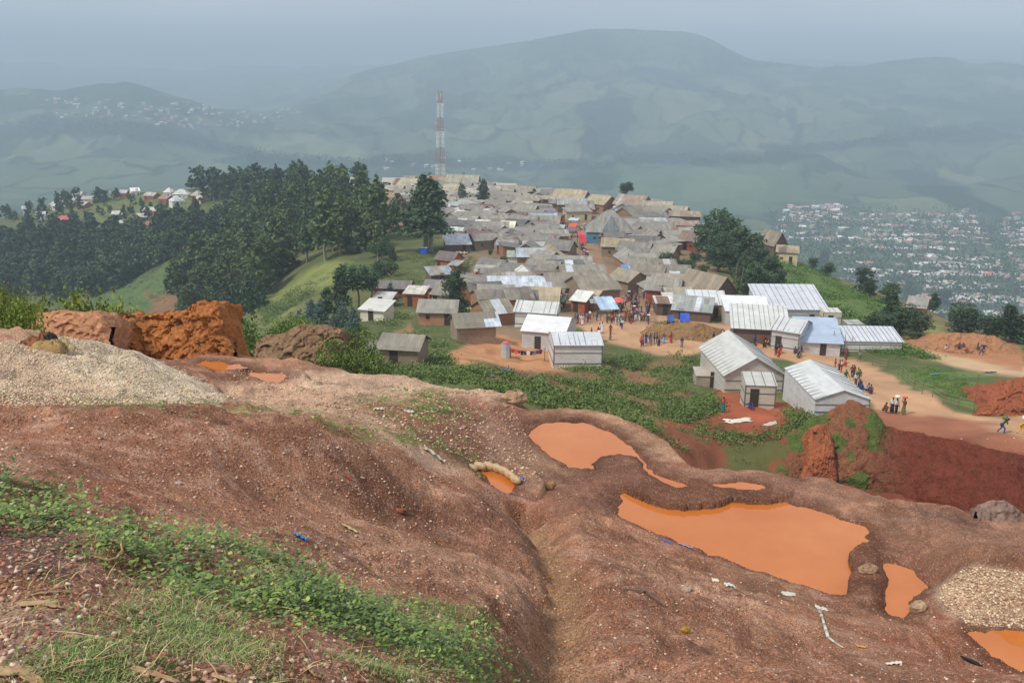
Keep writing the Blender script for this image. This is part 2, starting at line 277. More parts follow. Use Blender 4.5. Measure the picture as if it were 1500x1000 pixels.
# roads and yards
ROAD = [([(838,470),(905,440),(940,430),(985,450),(1040,470),(1100,480),(1160,490),(1215,520),(1290,540),(1330,560),(1400,600),(1440,606),(1520,600),(1520,660),(1400,632),(1300,620),(1280,600),(1250,570),(1200,550),(1150,530),(1050,512),(1000,525),(930,515),(890,505),(865,490)], 60, 200),
        ([(1330,522),(1420,545),(1520,560),(1520,535),(1440,522),(1340,508)], 95, 160),
        ([(1020,590),(1060,570),(1150,590),(1240,610),(1300,630),(1500,668),(1500,690),(1300,650),(1100,640),(960,625)], 60, 112)]
paint(poly(ROAD[2][0], 60, 112, 5, 6), (158,88,62))
paint(poly(ROAD[0][0], 60, 210, 4, 5), (186,146,112))
paint(poly(ROAD[1][0], 95, 170, 4, 5), (188,158,124))
paint(poly([(1290,600),(1400,612),(1520,640),(1520,670),(1400,645),(1280,632)], 60, 95, 5, 6), (150,92,70), .9)
paint(poly([(1340,500),(1400,485),(1450,490),(1500,512),(1500,545),(1400,525),(1330,510)], 115, 180, 4, 5), (174,120,86), .95)
paint(poly([(1310,540),(1400,535),(1450,550),(1440,600),(1380,585),(1320,560)], 85, 128, 4, 6)*sstep(-.2, .1, N2), (96,112,60), .9)
paint(poly([(1150,560),(1190,545),(1250,560),(1280,600),(1180,610)], 75, 110, 4, 5), (164,104,76), .8)
# red pit
paint(poly([(1270,628),(1310,630),(1400,642),(1500,668),(1600,690),(1600,800),(1400,780),(1290,730),(1200,705),(1230,680)], 55, 84.5, 5, 6), (124,66,50), 1)
paint(poly([(950,630),(1050,608),(1150,615),(1240,600),(1290,640),(1250,700),(1100,705),(1000,690)], 55, 90, 6, 8), (134,76,54), .9)
paint(poly([(950,630),(1050,608),(1150,625),(1240,610),(1250,700),(1100,705),(1000,690)], 55, 90, 6, 8)*sstep(0, .2, fbm(Xg, Yg, 3.5, 4, 70)), (84,92,50), .9)
# slope with mining spoil beside the white halls, tracks below the shacks
paint(poly([(660,515),(700,500),(755,480),(812,520),(830,545),(760,545),(700,530),(660,535)], 95, 150, 4, 5), (190,136,98), .9)
paint(poly([(700,540),(830,545),(850,560),(760,565),(690,560)], 80, 125, 4, 5), (116,84,64), .8)
paint(poly([(575,490),(600,475),(610,500),(590,515)], 100, 160, 3, 5), (160,122,90), .7)
paint(poly([(540,400),(640,350),(700,370),(690,440),(600,440),(560,430)], 150, 300, 8, 10)*sstep(0,.2,N3), (128,106,80), .6)
# town earth
paint(poly([(560,265),(700,262),(850,285),(1020,325),(1060,430),(1000,450),(930,455),(850,468),(760,500),(690,480),(690,400),(650,345),(560,330)], 130, 520, 5, 8), (134,114,92), .95)
paint(poly([(880,470),(935,415),(870,395),(845,345),(860,330),(868,350),(885,390),(960,425),(970,450),(960,475)], 130, 330, 3, 3), (150,122,98), .9)
# left slopes
paint(poly([(120,445),(200,400),(280,365),(340,350),(320,400),(260,430),(240,480),(100,480)], 180, 520, 5, 8), (86,104,62))
paint(poly([(215,430),(262,418),(250,460),(225,470)], 180, 420, 5, 8), (132,92,70), .8)
paint(poly([(375,460),(420,425),(480,390),(515,385),(495,410),(440,440),(400,470),(370,480)], 120, 300, 5, 8), (120,126,70))
paint(poly([(340,480),(390,440),(420,470),(380,510),(340,510)], 120, 300, 6, 10), (104,110,66), .8)
paint(poly([(1140,375),(1200,390),(1290,440),(1290,475),(1200,470),(1130,430)], 150, 300, 6, 8), (92,110,58), .95)
paint(poly([(1300,455),(1370,470),(1400,490),(1310,492)], 150, 300, 4, 6), (138,136,80), .8)
paint(poly([(60,290),(240,270),(300,300),(230,330),(100,330)], 400, 640, 6, 8), (104,112,66), .8)
# far country: fields, hedges, tree belts
FR = zone(700, 12000)
paint(FR, (84,100,70))
def vor(x, y, s, seed):
    x = x/s; y = y/s; ix = np.floor(x); iy = np.floor(y); best = np.full(x.shape, 9.); val = np.zeros(x.shape); sec = np.full(x.shape, 9.)
    for a in (-1, 0, 1):
        for b in (-1, 0, 1):
            cx = ix+a+.1+.8*hsh(ix+a, iy+b, seed); cy = iy+b+.1+.8*hsh(ix+a, iy+b, seed+1)
            d = np.hypot(x-cx, y-cy); k = d < best; sec = np.where(k, best, np.minimum(sec, d)); val = np.where(k, hsh(ix+a, iy+b, seed+2), val); best = np.where(k, d, best)
    return val, sec-best
fm = Yg > 700
v = np.zeros_like(H); e = np.ones_like(H); v2 = v.copy()
wx = Xg[fm]+fbm(Xg[fm], Yg[fm], 150, 3, 91)*120; wy = Yg[fm]+fbm(Xg[fm]+500, Yg[fm], 150, 3, 92)*120
v[fm], e[fm] = vor(wx, wy*.55, 190, 300); v2[fm], _ = vor(wx, wy, 60, 320)
paint(FR*sstep(.45, .55, v), (98,114,78), .7); paint(FR*sstep(.8, .85, v), (114,120,88), .7); paint(FR*(1-sstep(.12, .2, v)), (60,80,56), .8)
paint(FR*sstep(.72, .78, v2), (104,110,84), .35)
paint(FR*(1-sstep(.03, .09, e)), (36,54,40), .8)
paint(FR*sstep(.12, .3, N4), (46,70,46), .8)
for P_ in ([(905,225),(1010,226),(1115,228),(1115,240),(1000,242),(905,240)], [(1115,212),(1230,208),(1340,190),(1500,172),(1600,168),(1600,192),(1400,205),(1250,222),(1120,236)],
           [(850,150),(930,140),(925,180),(880,235),(850,215)], [(540,225),(760,232),(905,238),(905,246),(700,246),(540,240)], [(1150,245),(1185,245),(1175,300),(1130,330),(1110,310)],
           [(0,180),(60,172),(200,180),(300,205),(420,225),(540,232),(540,244),(400,240),(250,215),(100,195),(0,205)], [(1290,250),(1340,240),(1500,320),(1500,340),(1420,320)],
           [(740,145),(900,100),(960,102),(1090,145),(1085,150),(950,110),(900,108),(750,152)], [(1050,95),(1110,88),(1180,92),(1180,102),(1060,106)], [(1270,140),(1400,145),(1500,160),(1500,168),(1280,152)],
           [(1150,160),(1165,160),(1180,210),(1165,215)], [(450,150),(560,190),(550,200),(440,165)], [(700,345),(900,300),(1000,300),(1100,330),(1100,345),(900,345)]):
    paint(poly(P_, 700, 9000, 3, 7, 120), (34,54,42), .9)
paint(poly([(1130,305),(1200,300),(1420,310),(1500,340),(1600,480),(1300,470),(1150,380)], 700, 2300, 8, 10), (92,104,76), .6)
paint(poly([(370,205),(430,192),(520,210),(545,230),(480,232),(380,222)], 1500, 3500, 4, 5), (122,134,96), .8)
paint(poly([(900,245),(1170,245),(1180,290),(1050,320),(900,300)], 1200, 3500, 6, 8), (92,114,80), .7)
shade = 1-.35*np.clip(-fbm(Xg, Yg, 1.4, 4, 140)*2.2-.25, 0, 1)*zone(-20, 36)+.22*N5*zone(-20, 40)+.3*fbm(Xg, Yg, .9, 3, 133)*zone(-20, 40)+.25*fbm(Xg, Yg, 3., 4, 134)*zone(40, 700)+.15*fbm(Xg, Yg, 60., 4, 135)*zone(700, 12000)
C = np.clip(C*shade[..., None], .01, .9)
det = (1-sstep(45, 110, Yg))
# ---------------------------------------------------------------- helpers
MATS = {}
def new_mat(name, f):
    if name in MATS: return MATS[name]
    m = bpy.data.materials.new(name); m.use_nodes = True; nt = m.node_tree; b = nt.nodes['Principled BSDF']
    f(nt, b); MATS[name] = m; return m
def nd(nt, t, **kw):
    n = nt.nodes.new(t)
    for k, v in kw.items():
        if k in n.inputs.keys() if hasattr(n.inputs, 'keys') else False: n.inputs[k].default_value = v
        else: setattr(n, k, v)
    return n
def mixc(nt, a, b, fac, mode='MIX'):
    n = nt.nodes.new('ShaderNodeMix'); n.data_type = 'RGBA'; n.blend_type = mode
    for s, v in ((n.inputs[6], a), (n.inputs[7], b), (n.inputs[0], fac)):
        if isinstance(v, bpy.types.NodeSocket): nt.links.new(v, s)
        elif s.type == 'RGBA': s.default_value = (*v[:3], 1)
        else: s.default_value = v
    return n.outputs[2]
def noise(nt, scale, detail=4, rough=.55, vec=None):
    n = nt.nodes.new('ShaderNodeTexNoise'); n.inputs['Scale'].default_value = scale; n.inputs['Detail'].default_value = detail; n.inputs['Roughness'].default_value = rough
    if vec is not None: nt.links.new(vec, n.inputs['Vector'])
    return n.outputs['Fac']
def ramp(nt, src, a, b, va=0., vb=1.):
    n = nt.nodes.new('ShaderNodeMapRange'); n.inputs[1].default_value = a; n.inputs[2].default_value = b; n.inputs[3].default_value = va; n.inputs[4].default_value = vb
    nt.links.new(src, n.inputs[0]); return n.outputs[0]
def math_(nt, op, a, b=None):
    n = nt.nodes.new('ShaderNodeMath'); n.operation = op
    for s, v in zip(n.inputs, (a, b)):
        if v is None: continue
        if isinstance(v, bpy.types.NodeSocket): nt.links.new(v, s)
        else: s.default_value = v
    return n.outputs[0]
def bump(nt, h, b, strength=.5, dist=.05):
    n = nt.nodes.new('ShaderNodeBump'); n.inputs['Distance'].default_value = dist
    nt.links.new(h, n.inputs['Height'])
    if isinstance(strength, bpy.types.NodeSocket): nt.links.new(strength, n.inputs['Strength'])
    else: n.inputs['Strength'].default_value = strength
    nt.links.new(n.outputs[0], b.inputs['Normal'])
def obj_pos(nt): return nt.nodes.new('ShaderNodeTexCoord').outputs['Object']
def geo_pos(nt): return nt.nodes.new('ShaderNodeNewGeometry').outputs['Position']
def ground_f(nt, b):
    a = nt.nodes.new('ShaderNodeAttribute'); a.attribute_name = 'Col'
    P = geo_pos(nt)
    v = nt.nodes.new('ShaderNodeTexVoronoi'); v.inputs['Scale'].default_value = 22; nt.links.new(P, v.inputs['Vector'])
    v2 = nt.nodes.new('ShaderNodeTexVoronoi'); v2.inputs['Scale'].default_value = 60; nt.links.new(P, v2.inputs['Vector'])
    sep = nt.nodes.new('ShaderNodeSeparateColor'); nt.links.new(v.outputs['Color'], sep.inputs[0])
    sep2 = nt.nodes.new('ShaderNodeSeparateColor'); nt.links.new(v2.outputs['Color'], sep2.inputs[0])
    al = a.outputs['Alpha']
    big = math_(nt, 'MULTIPLY', ramp(nt, sep.outputs[0], .74, .8), math_(nt, 'LESS_THAN', v.outputs['Distance'], .42))
    c = mixc(nt, a.outputs['Color'], mixc(nt, a.outputs['Color'], (.62, .48, .4), .6), math_(nt, 'MULTIPLY', big, math_(nt, 'MULTIPLY', al, .45)))
    k = ramp(nt, sep2.outputs[1], 0, 1, .6, 1.42)
    k2 = ramp(nt, noise(nt, 5, 6, .65, P), .25, .75, .82, 1.18)
    kk = math_(nt, 'ADD', 1.0, math_(nt, 'MULTIPLY', math_(nt, 'SUBTRACT', math_(nt, 'MULTIPLY', k, k2), 1.0), al))
    m = nt.nodes.new('ShaderNodeVectorMath'); m.operation = 'SCALE'; nt.links.new(c, m.inputs[0]); nt.links.new(kk, m.inputs['Scale'])
    c3 = m.outputs[0]
    nt.links.new(c3, b.inputs['Base Color']); b.inputs['Roughness'].default_value = .95; b.inputs['Specular IOR Level'].default_value = .15
    h = math_(nt, 'ADD', math_(nt, 'MULTIPLY', noise(nt, 9, 8, .7, P), 1.0), math_(nt, 'MULTIPLY', v.outputs['Distance'], -.35))
    h = math_(nt, 'ADD', h, math_(nt, 'MULTIPLY', v2.outputs['Distance'], -.2))
    bump(nt, h, b, math_(nt, 'MULTIPLY', al, .85), .09)
GROUND = new_mat('ground', ground_f)
def tagp(o, label=None, cat=None, group=None, kind=None):
    if label: o['label'] = label
    if cat: o['category'] = cat
    if group: o['group'] = group
    if kind: o['kind'] = kind
    return o
def npmesh(name, V, Fq, mat, parent=None, smooth=True, colors=None):
    """V (n,3), Fq (m,k) all faces the same size"""
    V = np.asarray(V, np.float32); Fq = np.asarray(Fq, np.int32)
    me = bpy.data.meshes.new(name); me.vertices.add(len(V)); me.vertices.foreach_set('co', V.ravel())
    k = Fq.shape[1]; me.loops.add(Fq.size); me.loops.foreach_set('vertex_index', Fq.ravel())
    me.polygons.add(len(Fq)); me.polygons.foreach_set('loop_start', np.arange(0, Fq.size, k, dtype=np.int32)); me.polygons.foreach_set('loop_total', np.full(len(Fq), k, np.int32))
    me.update(calc_edges=True)
    if smooth: me.polygons.foreach_set('use_smooth', np.ones(len(Fq), bool))
    if colors is not None:
        at_ = me.color_attributes.new('Col', 'FLOAT_COLOR', 'POINT'); at_.data.foreach_set('color', np.asarray(colors, np.float32).ravel())
    me.materials.append(mat)
    o = bpy.data.objects.new(name, me); col.objects.link(o)
    if parent: o.parent = parent
    return o
V = np.stack([Xg, Yg, H], -1).reshape(-1, 3)
ii, jj = np.meshgrid(np.arange(NU-1), np.arange(NY-1), indexing='ij'); q = (ii*NY+jj).ravel()
Fq = np.stack([q, q+NY, q+NY+1, q+1], 1)
RGBA = np.concatenate([C, det[..., None]], -1).reshape(-1, 4)
g = npmesh('ground', V, Fq, GROUND, colors=RGBA); tagp(g, kind='structure')
def water_f(nt, b):
    P = geo_pos(nt)
    c = mixc(nt, lin((184,104,42)), lin((194,118,58)), ramp(nt, noise(nt, .5, 4, .6, P), .35, .65))
    nt.links.new(c, b.inputs['Base Color']); b.inputs['Roughness'].default_value = .07; b.inputs['Specular IOR Level'].default_value = .5
    bump(nt, noise(nt, 3, 3, .5, P), b, .05, .02)
WATER = new_mat('muddy_water', water_f)
for name, wz, Q in POOLW:
    c = Q.mean(0); n = len(Q)
    me = bpy.data.meshes.new('pool')
    # grown a little under the banks
    P_ = [(p[0]+(p[0]-c[0])/max(.3, np.hypot(*(p-c)[:2]))*.06, p[1]+(p[1]-c[1])/max(.3, np.hypot(*(p-c)[:2]))*.06, wz) for p in Q]
    me.from_pydata(P_, [], [list(range(n))]); me.update()
    if me.polygons[0].normal.z < 0: me.flip_normals()
    me.materials.append(WATER); o = bpy.data.objects.new('pool', me); col.objects.link(o); tagp(o, kind='structure')
# ---------------------------------------------------------------- mesh builder
class MB:
    def __init__(s): s.v = []; s.f = []
    def add(s, vs, fs):
        n = len(s.v); s.v += [tuple(p) for p in vs]; s.f += [tuple(i+n for i in f) for f in fs]; return s
    def box(s, c, size, rz=0, rx=0, ry=0):
        M = Matrix.Rotation(rz, 3, 'Z') @ Matrix.Rotation(ry, 3, 'Y') @ Matrix.Rotation(rx, 3, 'X')
        vs = [Vector(c)+M @ Vector((sx*size[0]/2, sy*size[1]/2, sz*size[2]/2)) for sx in (-1, 1) for sy in (-1, 1) for sz in (-1, 1)]
        return s.add(vs, [(0,1,3,2),(4,6,7,5),(0,4,5,1),(2,3,7,6),(0,2,6,4),(1,5,7,3)])
    def slab(s, p, th):
        """a quad (4 points, counter-clockwise from above) given thickness th downward"""
        a = [Vector(q) for q in p]; n = (a[1]-a[0]).cross(a[2]-a[0]).normalized()*th
        return s.add(a+[q-n for q in a], [(0,1,2,3),(7,6,5,4),(0,4,5,1),(1,5,6,2),(2,6,7,3),(3,7,4,0)])
    def tube(s, p0, p1, r0, r1=None, n=6):
        p0 = Vector(p0); p1 = Vector(p1); r1 = r0 if r1 is None else r1
        q = (p1-p0).to_track_quat('Z', 'Y'); vs = []
        for p, r in ((p0, r0), (p1, r1)):
            for k in range(n): vs.append(p+q @ Vector((r*math.cos(2*math.pi*k/n), r*math.sin(2*math.pi*k/n), 0)))
        fs = [(k, (k+1) % n, n+(k+1) % n, n+k) for k in range(n)]+[tuple(range(n-1, -1, -1)), tuple(range(n, 2*n))]
        return s.add(vs, fs)
    def lathe(s, prof, n=10, c=(0, 0, 0), sx=1, sy=1):
        vs = []; c = Vector(c)
        for z, r in prof:
            for k in range(n): vs.append(c+Vector((sx*r*math.cos(2*math.pi*k/n), sy*r*math.sin(2*math.pi*k/n), z)))
        m = len(prof); fs = [(i*n+k, i*n+(k+1) % n, (i+1)*n+(k+1) % n, (i+1)*n+k) for i in range(m-1) for k in range(n)]
        fs += [tuple(range(n-1, -1, -1)), tuple(range((m-1)*n, m*n))]
        return s.add(vs, fs)
    def mesh(s, name, smooth=False):
        me = bpy.data.meshes.new(name); me.from_pydata(s.v, [], s.f); me.update()
        if smooth: me.polygons.foreach_set('use_smooth', [True]*len(me.polygons))
        return me
    def build(s, name, mat, parent=None, color=None, smooth=False):
        o = link(name, s.mesh(name, smooth), mat, parent)
        if color is not None: o.color = (*color[:3], 1)
        return o
def link(name, me, mat=None, parent=None, color=None):
    if mat and not me.materials: me.materials.append(mat)
    o = bpy.data.objects.new(name, me); col.objects.link(o)
    if parent: o.parent = parent
    if color is not None: o.color = (*color[:3], 1)
    return o
def empty(name, loc, rz=0, label=None, cat=None, group=None):
    o = bpy.data.objects.new(name, None); col.objects.link(o); o.location = Vector(loc); o.rotation_euler = (0, 0, rz)
    o.empty_display_size = .3
    return tagp(o, label, cat, group)
def copy_tree(o, parent=None):
    c = o.copy(); col.objects.link(c)
    if parent: c.parent = parent
    for ch in KIDS.get(o.name, []): copy_tree(ch, c)
    return c
KIDS = {}
def kids(root, *ch): KIDS.setdefault(root.name, []).extend(ch)
LABELLED = []      # (object, px, base label): ordinals are added at the end where a description repeats
def say(o, label, px): LABELLED.append((o, px, label))
# ---------------------------------------------------------------- materials with a per-object colour
def ocol(nt): return nt.nodes.new('ShaderNodeObjectInfo').outputs['Color']
def scalec(nt, c, k):
    m = nt.nodes.new('ShaderNodeVectorMath'); m.operation = 'SCALE'; nt.links.new(c, m.inputs[0])
    if isinstance(k, bpy.types.NodeSocket): nt.links.new(k, m.inputs['Scale'])
    else: m.inputs['Scale'].default_value = k
    return m.outputs[0]
def stretch(nt, v, s):
    m = nt.nodes.new('ShaderNodeMapping'); m.inputs['Scale'].default_value = s; nt.links.new(v, m.inputs[0]); return m.outputs[0]
def roof_f(nt, b):
    P = obj_pos(nt); wv = nt.nodes.new('ShaderNodeTexWave'); wv.inputs['Scale'].default_value = 2.2; wv.bands_direction = 'X'; nt.links.new(P, wv.inputs[0])
    k = math_(nt, 'MULTIPLY', ramp(nt, noise(nt, 1.0, 3, .6, stretch(nt, geo_pos(nt), (.9, .5, .5))), .3, .7, .8, 1.15), ramp(nt, noise(nt, 1, 4, .6, stretch(nt, P, (3.2, .25, .25))), .3, .7, .8, 1.2))
    c = scalec(nt, ocol(nt), k)
    sx = nt.nodes.new('ShaderNodeSeparateXYZ'); nt.links.new(P, sx.inputs[0]); wn_ = nt.nodes.new('ShaderNodeTexWhiteNoise'); wn_.noise_dimensions = '2D'
    cb = nt.nodes.new('ShaderNodeCombineXYZ'); nt.links.new(math_(nt, 'FLOOR', math_(nt, 'DIVIDE', sx.outputs[0], .85)), cb.inputs[0]); nt.links.new(math_(nt, 'FLOOR', math_(nt, 'DIVIDE', sx.outputs[1], 1.9)), cb.inputs[1]); nt.links.new(cb.outputs[0], wn_.inputs[0])
    c = scalec(nt, c, ramp(nt, wn_.outputs[0], 0, 1, .78, 1.16))
    c = mixc(nt, c, (.16, .09, .06), math_(nt, 'MULTIPLY', ramp(nt, noise(nt, .8, 5, .7, geo_pos(nt)), .55, .75), .45))
    nt.links.new(c, b.inputs['Base Color']); b.inputs['Roughness'].default_value = .6; b.inputs['Metallic'].default_value = 0.0
    bump(nt, wv.outputs['Fac'], b, .35, .03)
ROOF = new_mat('corrugated_roof', roof_f)
def wall_f(nt, b):
    P = obj_pos(nt); k = math_(nt, 'MULTIPLY', ramp(nt, noise(nt, 1, 4, .6, stretch(nt, P, (.6, .6, 5))), .3, .7, .75, 1.2), ramp(nt, noise(nt, 3, 4, .6, P), .3, .7, .85, 1.12))
    nt.links.new(scalec(nt, ocol(nt), k), b.inputs['Base Color']); b.inputs['Roughness'].default_value = .92
    bump(nt, noise(nt, 1, 3, .5, stretch(nt, P, (1, 1, 9))), b, .4, .03)
WALL = new_mat('mud_and_plank_wall', wall_f)
def brick_f(nt, b):
    P = obj_pos(nt); t = nt.nodes.new('ShaderNodeTexBrick'); t.inputs['Scale'].default_value = 1.6; t.inputs['Color1'].default_value = (1, 1, 1, 1); t.inputs['Color2'].default_value = (.7, .68, .66, 1); t.inputs['Mortar'].default_value = (.85, .95, 1, 1); t.inputs['Mortar Size'].default_value = .03
    cx = nt.nodes.new('ShaderNodeSeparateXYZ'); nt.links.new(P, cx.inputs[0]); cm = nt.nodes.new('ShaderNodeCombineXYZ')
    nt.links.new(math_(nt, 'ADD', cx.outputs[0], cx.outputs[1]), cm.inputs[0]); nt.links.new(cx.outputs[2], cm.inputs[1]); nt.links.new(cm.outputs[0], t.inputs[0])
    c = mixc(nt, ocol(nt), t.outputs[0], 1.0, 'MULTIPLY'); c = scalec(nt, c, ramp(nt, noise(nt, 2, 4, .6, P), .3, .7, .8, 1.2))
    nt.links.new(c, b.inputs['Base Color']); b.inputs['Roughness'].default_value = .9
BRICK = new_mat('brick_wall', brick_f)
def tarp_f(nt, b):
    P = obj_pos(nt); k = math_(nt, 'MULTIPLY', ramp(nt, noise(nt, .9, 5, .6, P), .3, .75, .86, 1.03), ramp(nt, noise(nt, 1, 4, .6, stretch(nt, P, (.4, .4, 3))), .25, .6, .8, 1.02))
    nt.links.new(scalec(nt, ocol(nt), k), b.inputs['Base Color']); b.inputs['Roughness'].default_value = .45
    bump(nt, noise(nt, 1.6, 5, .65, P), b, .6, .12)
TARP = new_mat('plastic_sheeting', tarp_f)
def plain_f(nt, b):
    P = obj_pos(nt); nt.links.new(scalec(nt, ocol(nt), ramp(nt, noise(nt, 6, 4, .6, P), .3, .7, .8, 1.15)), b.inputs['Base Color']); b.inputs['Roughness'].default_value = .85
PLAIN = new_mat('plain', plain_f)
def wood_f(nt, b):
    P = obj_pos(nt); nt.links.new(scalec(nt, ocol(nt), ramp(nt, noise(nt, 4, 5, .7, stretch(nt, P, (4, 4, .6))), .3, .7, .7, 1.25)), b.inputs['Base Color']); b.inputs['Roughness'].default_value = .9
WOOD = new_mat('weathered_wood', wood_f)
def leaf_f(nt, b):
    P = geo_pos(nt); oi = nt.nodes.new('ShaderNodeObjectInfo')
    k = math_(nt, 'MULTIPLY', ramp(nt, oi.outputs['Random'], 0, 1, .8, 1.2), ramp(nt, noise(nt, 1.1, 3, .6, P), .3, .7, .6, 1.5))
    c = scalec(nt, oi.outputs['Color'], k)
    c = mixc(nt, c, mixc(nt, c, (.20, .17, .04), .5), ramp(nt, noise(nt, .35, 3, .6, P), .5, .75, 0, .6))
    nt.links.new(c, b.inputs['Base Color']); b.inputs['Roughness'].default_value = .65; b.inputs['Specular IOR Level'].default_value = .25
LEAF = new_mat('foliage', leaf_f)
def rock_f(nt, b):
    P = geo_pos(nt); v = nt.nodes.new('ShaderNodeTexVoronoi'); v.inputs['Scale'].default_value = 5; nt.links.new(P, v.inputs['Vector'])
    k = math_(nt, 'MULTIPLY', ramp(nt, noise(nt, 1.5, 6, .7, P), .3, .7, .72, 1.25), ramp(nt, v.outputs['Distance'], 0, .5, 1.1, .8))
    c = scalec(nt, ocol(nt), k)
    c = mixc(nt, c, (.10, .12, .05), ramp(nt, noise(nt, .9, 5, .7, P), .58, .7, 0, .5))
    nt.links.new(c, b.inputs['Base Color']); b.inputs['Roughness'].default_value = .95; b.inputs['Specular IOR Level'].default_value = .1
    bump(nt, math_(nt, 'ADD', noise(nt, 5, 8, .7, P), math_(nt, 'MULTIPLY', v.outputs['Distance'], -.8)), b, .9, .14)
ROCK = new_mat('earth_cliff', rock_f)
_oc = ocol
def ocol(nt):
    a = nt.nodes.new('ShaderNodeAttribute'); a.attribute_name = 'Col'; return a.outputs['Color']
ROCKV = new_mat('earth_bank', rock_f); ocol = _oc
def stone_f(nt, b):
    a = nt.nodes.new('ShaderNodeAttribute'); a.attribute_name = 'Col'; nt.links.new(scalec(nt, a.outputs['Color'], ramp(nt, noise(nt, 30, 4, .6, geo_pos(nt)), .3, .7, .8, 1.15)), b.inputs['Base Color']); b.inputs['Roughness'].default_value = .9
STONE = new_mat('stone', stone_f)
VLEAF = new_mat('herb_leaf', lambda nt, b: (nt.links.new((lambda a: (setattr(a, 'attribute_name', 'Col'), a.outputs['Color'])[1])(nt.nodes.new('ShaderNodeAttribute')), b.inputs['Base Color']), setattr(b.inputs['Roughness'], 'default_value', .6)))
# ---------------------------------------------------------------- earth walls and mounds with their own body
def n3(x, y, z, s, o, seed): return (fbm(x+z*.7, y-z*.5, s, o, seed)+fbm(x-y*.3, z*1.1+y*.6, s, o, seed+5))*.75
def earth(name, tops, D, color_, lean=.8, back=2.2, amp=.16, nx=160, nz=60, lump=.5, drop=2.5, green=None):
    """tops: (px, py_top, py_base). A bank of earth: front face, crown and back, real depth"""
    tops = sorted(tops); px = np.linspace(tops[0][0], tops[-1][0], nx)
    xs = [t[0] for t in tops]; tp = np.interp(px, xs, [t[1] for t in tops]); bs = np.interp(px, xs, [t[2] for t in tops])
    Dd = np.interp(px, [t[0] for t in D], [t[1] for t in D]) if isinstance(D, list) else np.full(nx, float(D or 0))
    if D is None: Dd = gauss(hit(px, bs, 50)[:, 1][:, None], 4, 0)[:, 0]
    B = at(px, bs, Dd); T = at(px, tp, Dd+lean); endf = np.clip(np.minimum(np.linspace(0, 1, nx), np.linspace(1, 0, nx))*8, .12, 1)
    rows = []
    for k in range(nz+1):
        t = k/nz
        if t < .08: P = B+(np.array([0, -.1, -drop])[None])*(1-t/.08)
        elif t < .62:
            s = (t-.08)/.54; P = B+(T-B)*s; P[:, 1] = B[:, 1]+(T[:, 1]-B[:, 1])*(s**1.4)
        elif t < .85:
            s = (t-.62)/.23; P = T+np.stack([0*px, back*s*endf, T[:, 2]/T[:, 1]*-1*-1.12*back*s*endf-.15*s*s*(T[:, 2]-B[:, 2])], -1)
        else:
            s = (t-.85)/.15; P = T+np.stack([0*px, back*(1+.5*s)*endf, T[:, 2]/T[:, 1]*1.12*back*endf-.15*(T[:, 2]-B[:, 2])-s*((T[:, 2]-B[:, 2])+drop)], -1)
        rows.append(P)
    G = np.stack(rows, 1)
    d = n3(G[..., 0], G[..., 1], G[..., 2], lump*2.4, 5, 400)*amp*1.6+np.abs(n3(G[..., 0], G[..., 1], G[..., 2], lump*.7, 4, 430))*-amp*1.4
    G[..., 1] -= d+np.abs(n3(G[..., 0], G[..., 1], G[..., 2], lump*.42, 3, 480))*-amp*1.1; G[..., 2] += n3(G[..., 0]+7, G[..., 1], G[..., 2], lump, 4, 460)*amp*.6; G[..., 0] += n3(G[..., 0], G[..., 1]+9, G[..., 2], lump, 4, 470)*amp*.9+np.abs(n3(G[..., 1]*1.3, G[..., 0], G[..., 2], lump*.5, 3, 475))*amp*.55*np.sign(px-px.mean())[:, None]*-1*(1-endf[:, None]*.6)
    cl_ = color_ if isinstance(color_, list) else [(0, color_)]
    xw = px[:, None]+n3(G[..., 0], G[..., 1], G[..., 2], lump*3, 4, 490)*30*(len(cl_) > 1)
    CC = np.stack([np.interp(xw, [c[0] for c in cl_], [lin(c[1])[k] for c in cl_]) for k in range(3)], -1)
    if green:
        gm_ = (sstep(green[0], green[0]+25, xw)*(1-sstep(green[1]-25, green[1], xw))*sstep(-.10, .06, n3(G[..., 0], G[..., 1], G[..., 2], lump*1.5, 4, 495)))[..., None]; CC = CC*(1-gm_)+np.array(lin((92,108,54)))*gm_
    CC = np.concatenate([CC, np.ones((*CC.shape[:2], 1))], -1).reshape(-1, 4)
    i2, j2 = np.meshgrid(np.arange(nx-1), np.arange(nz), indexing='ij'); q = (i2*(nz+1)+j2).ravel()
    o = npmesh(name, G.reshape(-1, 3), np.stack([q, q+nz+1, q+nz+2, q+1], 1), ROCKV, colors=CC); tagp(o, kind='structure'); return o
earth('cliff', [(150,476,512),(160,466,512),(173,461,512),(186,457,514),(210,462,518),(232,461,521),(254,457,525),(281,448,528),(300,441,528),(316,441,524),(322,449,522),(328,470,518),(338,492,516),(343,512,516)], 31.5, (186,120,70), 1.2, 2.6, .26, 260, 90, .55)
earth('cliff', [(20,474,492),(35,466,494),(49,461,496),(70,460,498),(95,457,500),(120,459,504),(135,457,508),(150,463,512),(165,480,514)], 29.0, (204,148,112), .9, 2.4, .2, 160, 60, .6)
earth('cliff', [(370,508,520),(378,497,524),(385,491,526),(409,489,530),(422,483,530),(436,479,530),(460,480,532),(477,482,534),(497,488,538),(507,505,540),(521,530,542)], 46, (150,120,92), 1.6, 5, .4, 200, 70, 1.0, 5)
earth('cliff', [(1425,605,609),(1432,590,610),(1450,574,610),(1470,562,610),(1500,556,610),(1560,552,612),(1620,580,612),(1660,610,616)], None, (166,96,66), 3.5, 8, .5, 160, 60, 1.2, 5)
earth('rock', [(1172,690,704),(1178,665,704),(1184,640,704),(1190,628,702),(1200,622,702),(1212,625,702),(1220,636,702),(1224,660,702),(1226,690,704)], 76.3, (176,104,72), 2.4, 2.0, .25, 90, 60, .8, 3)
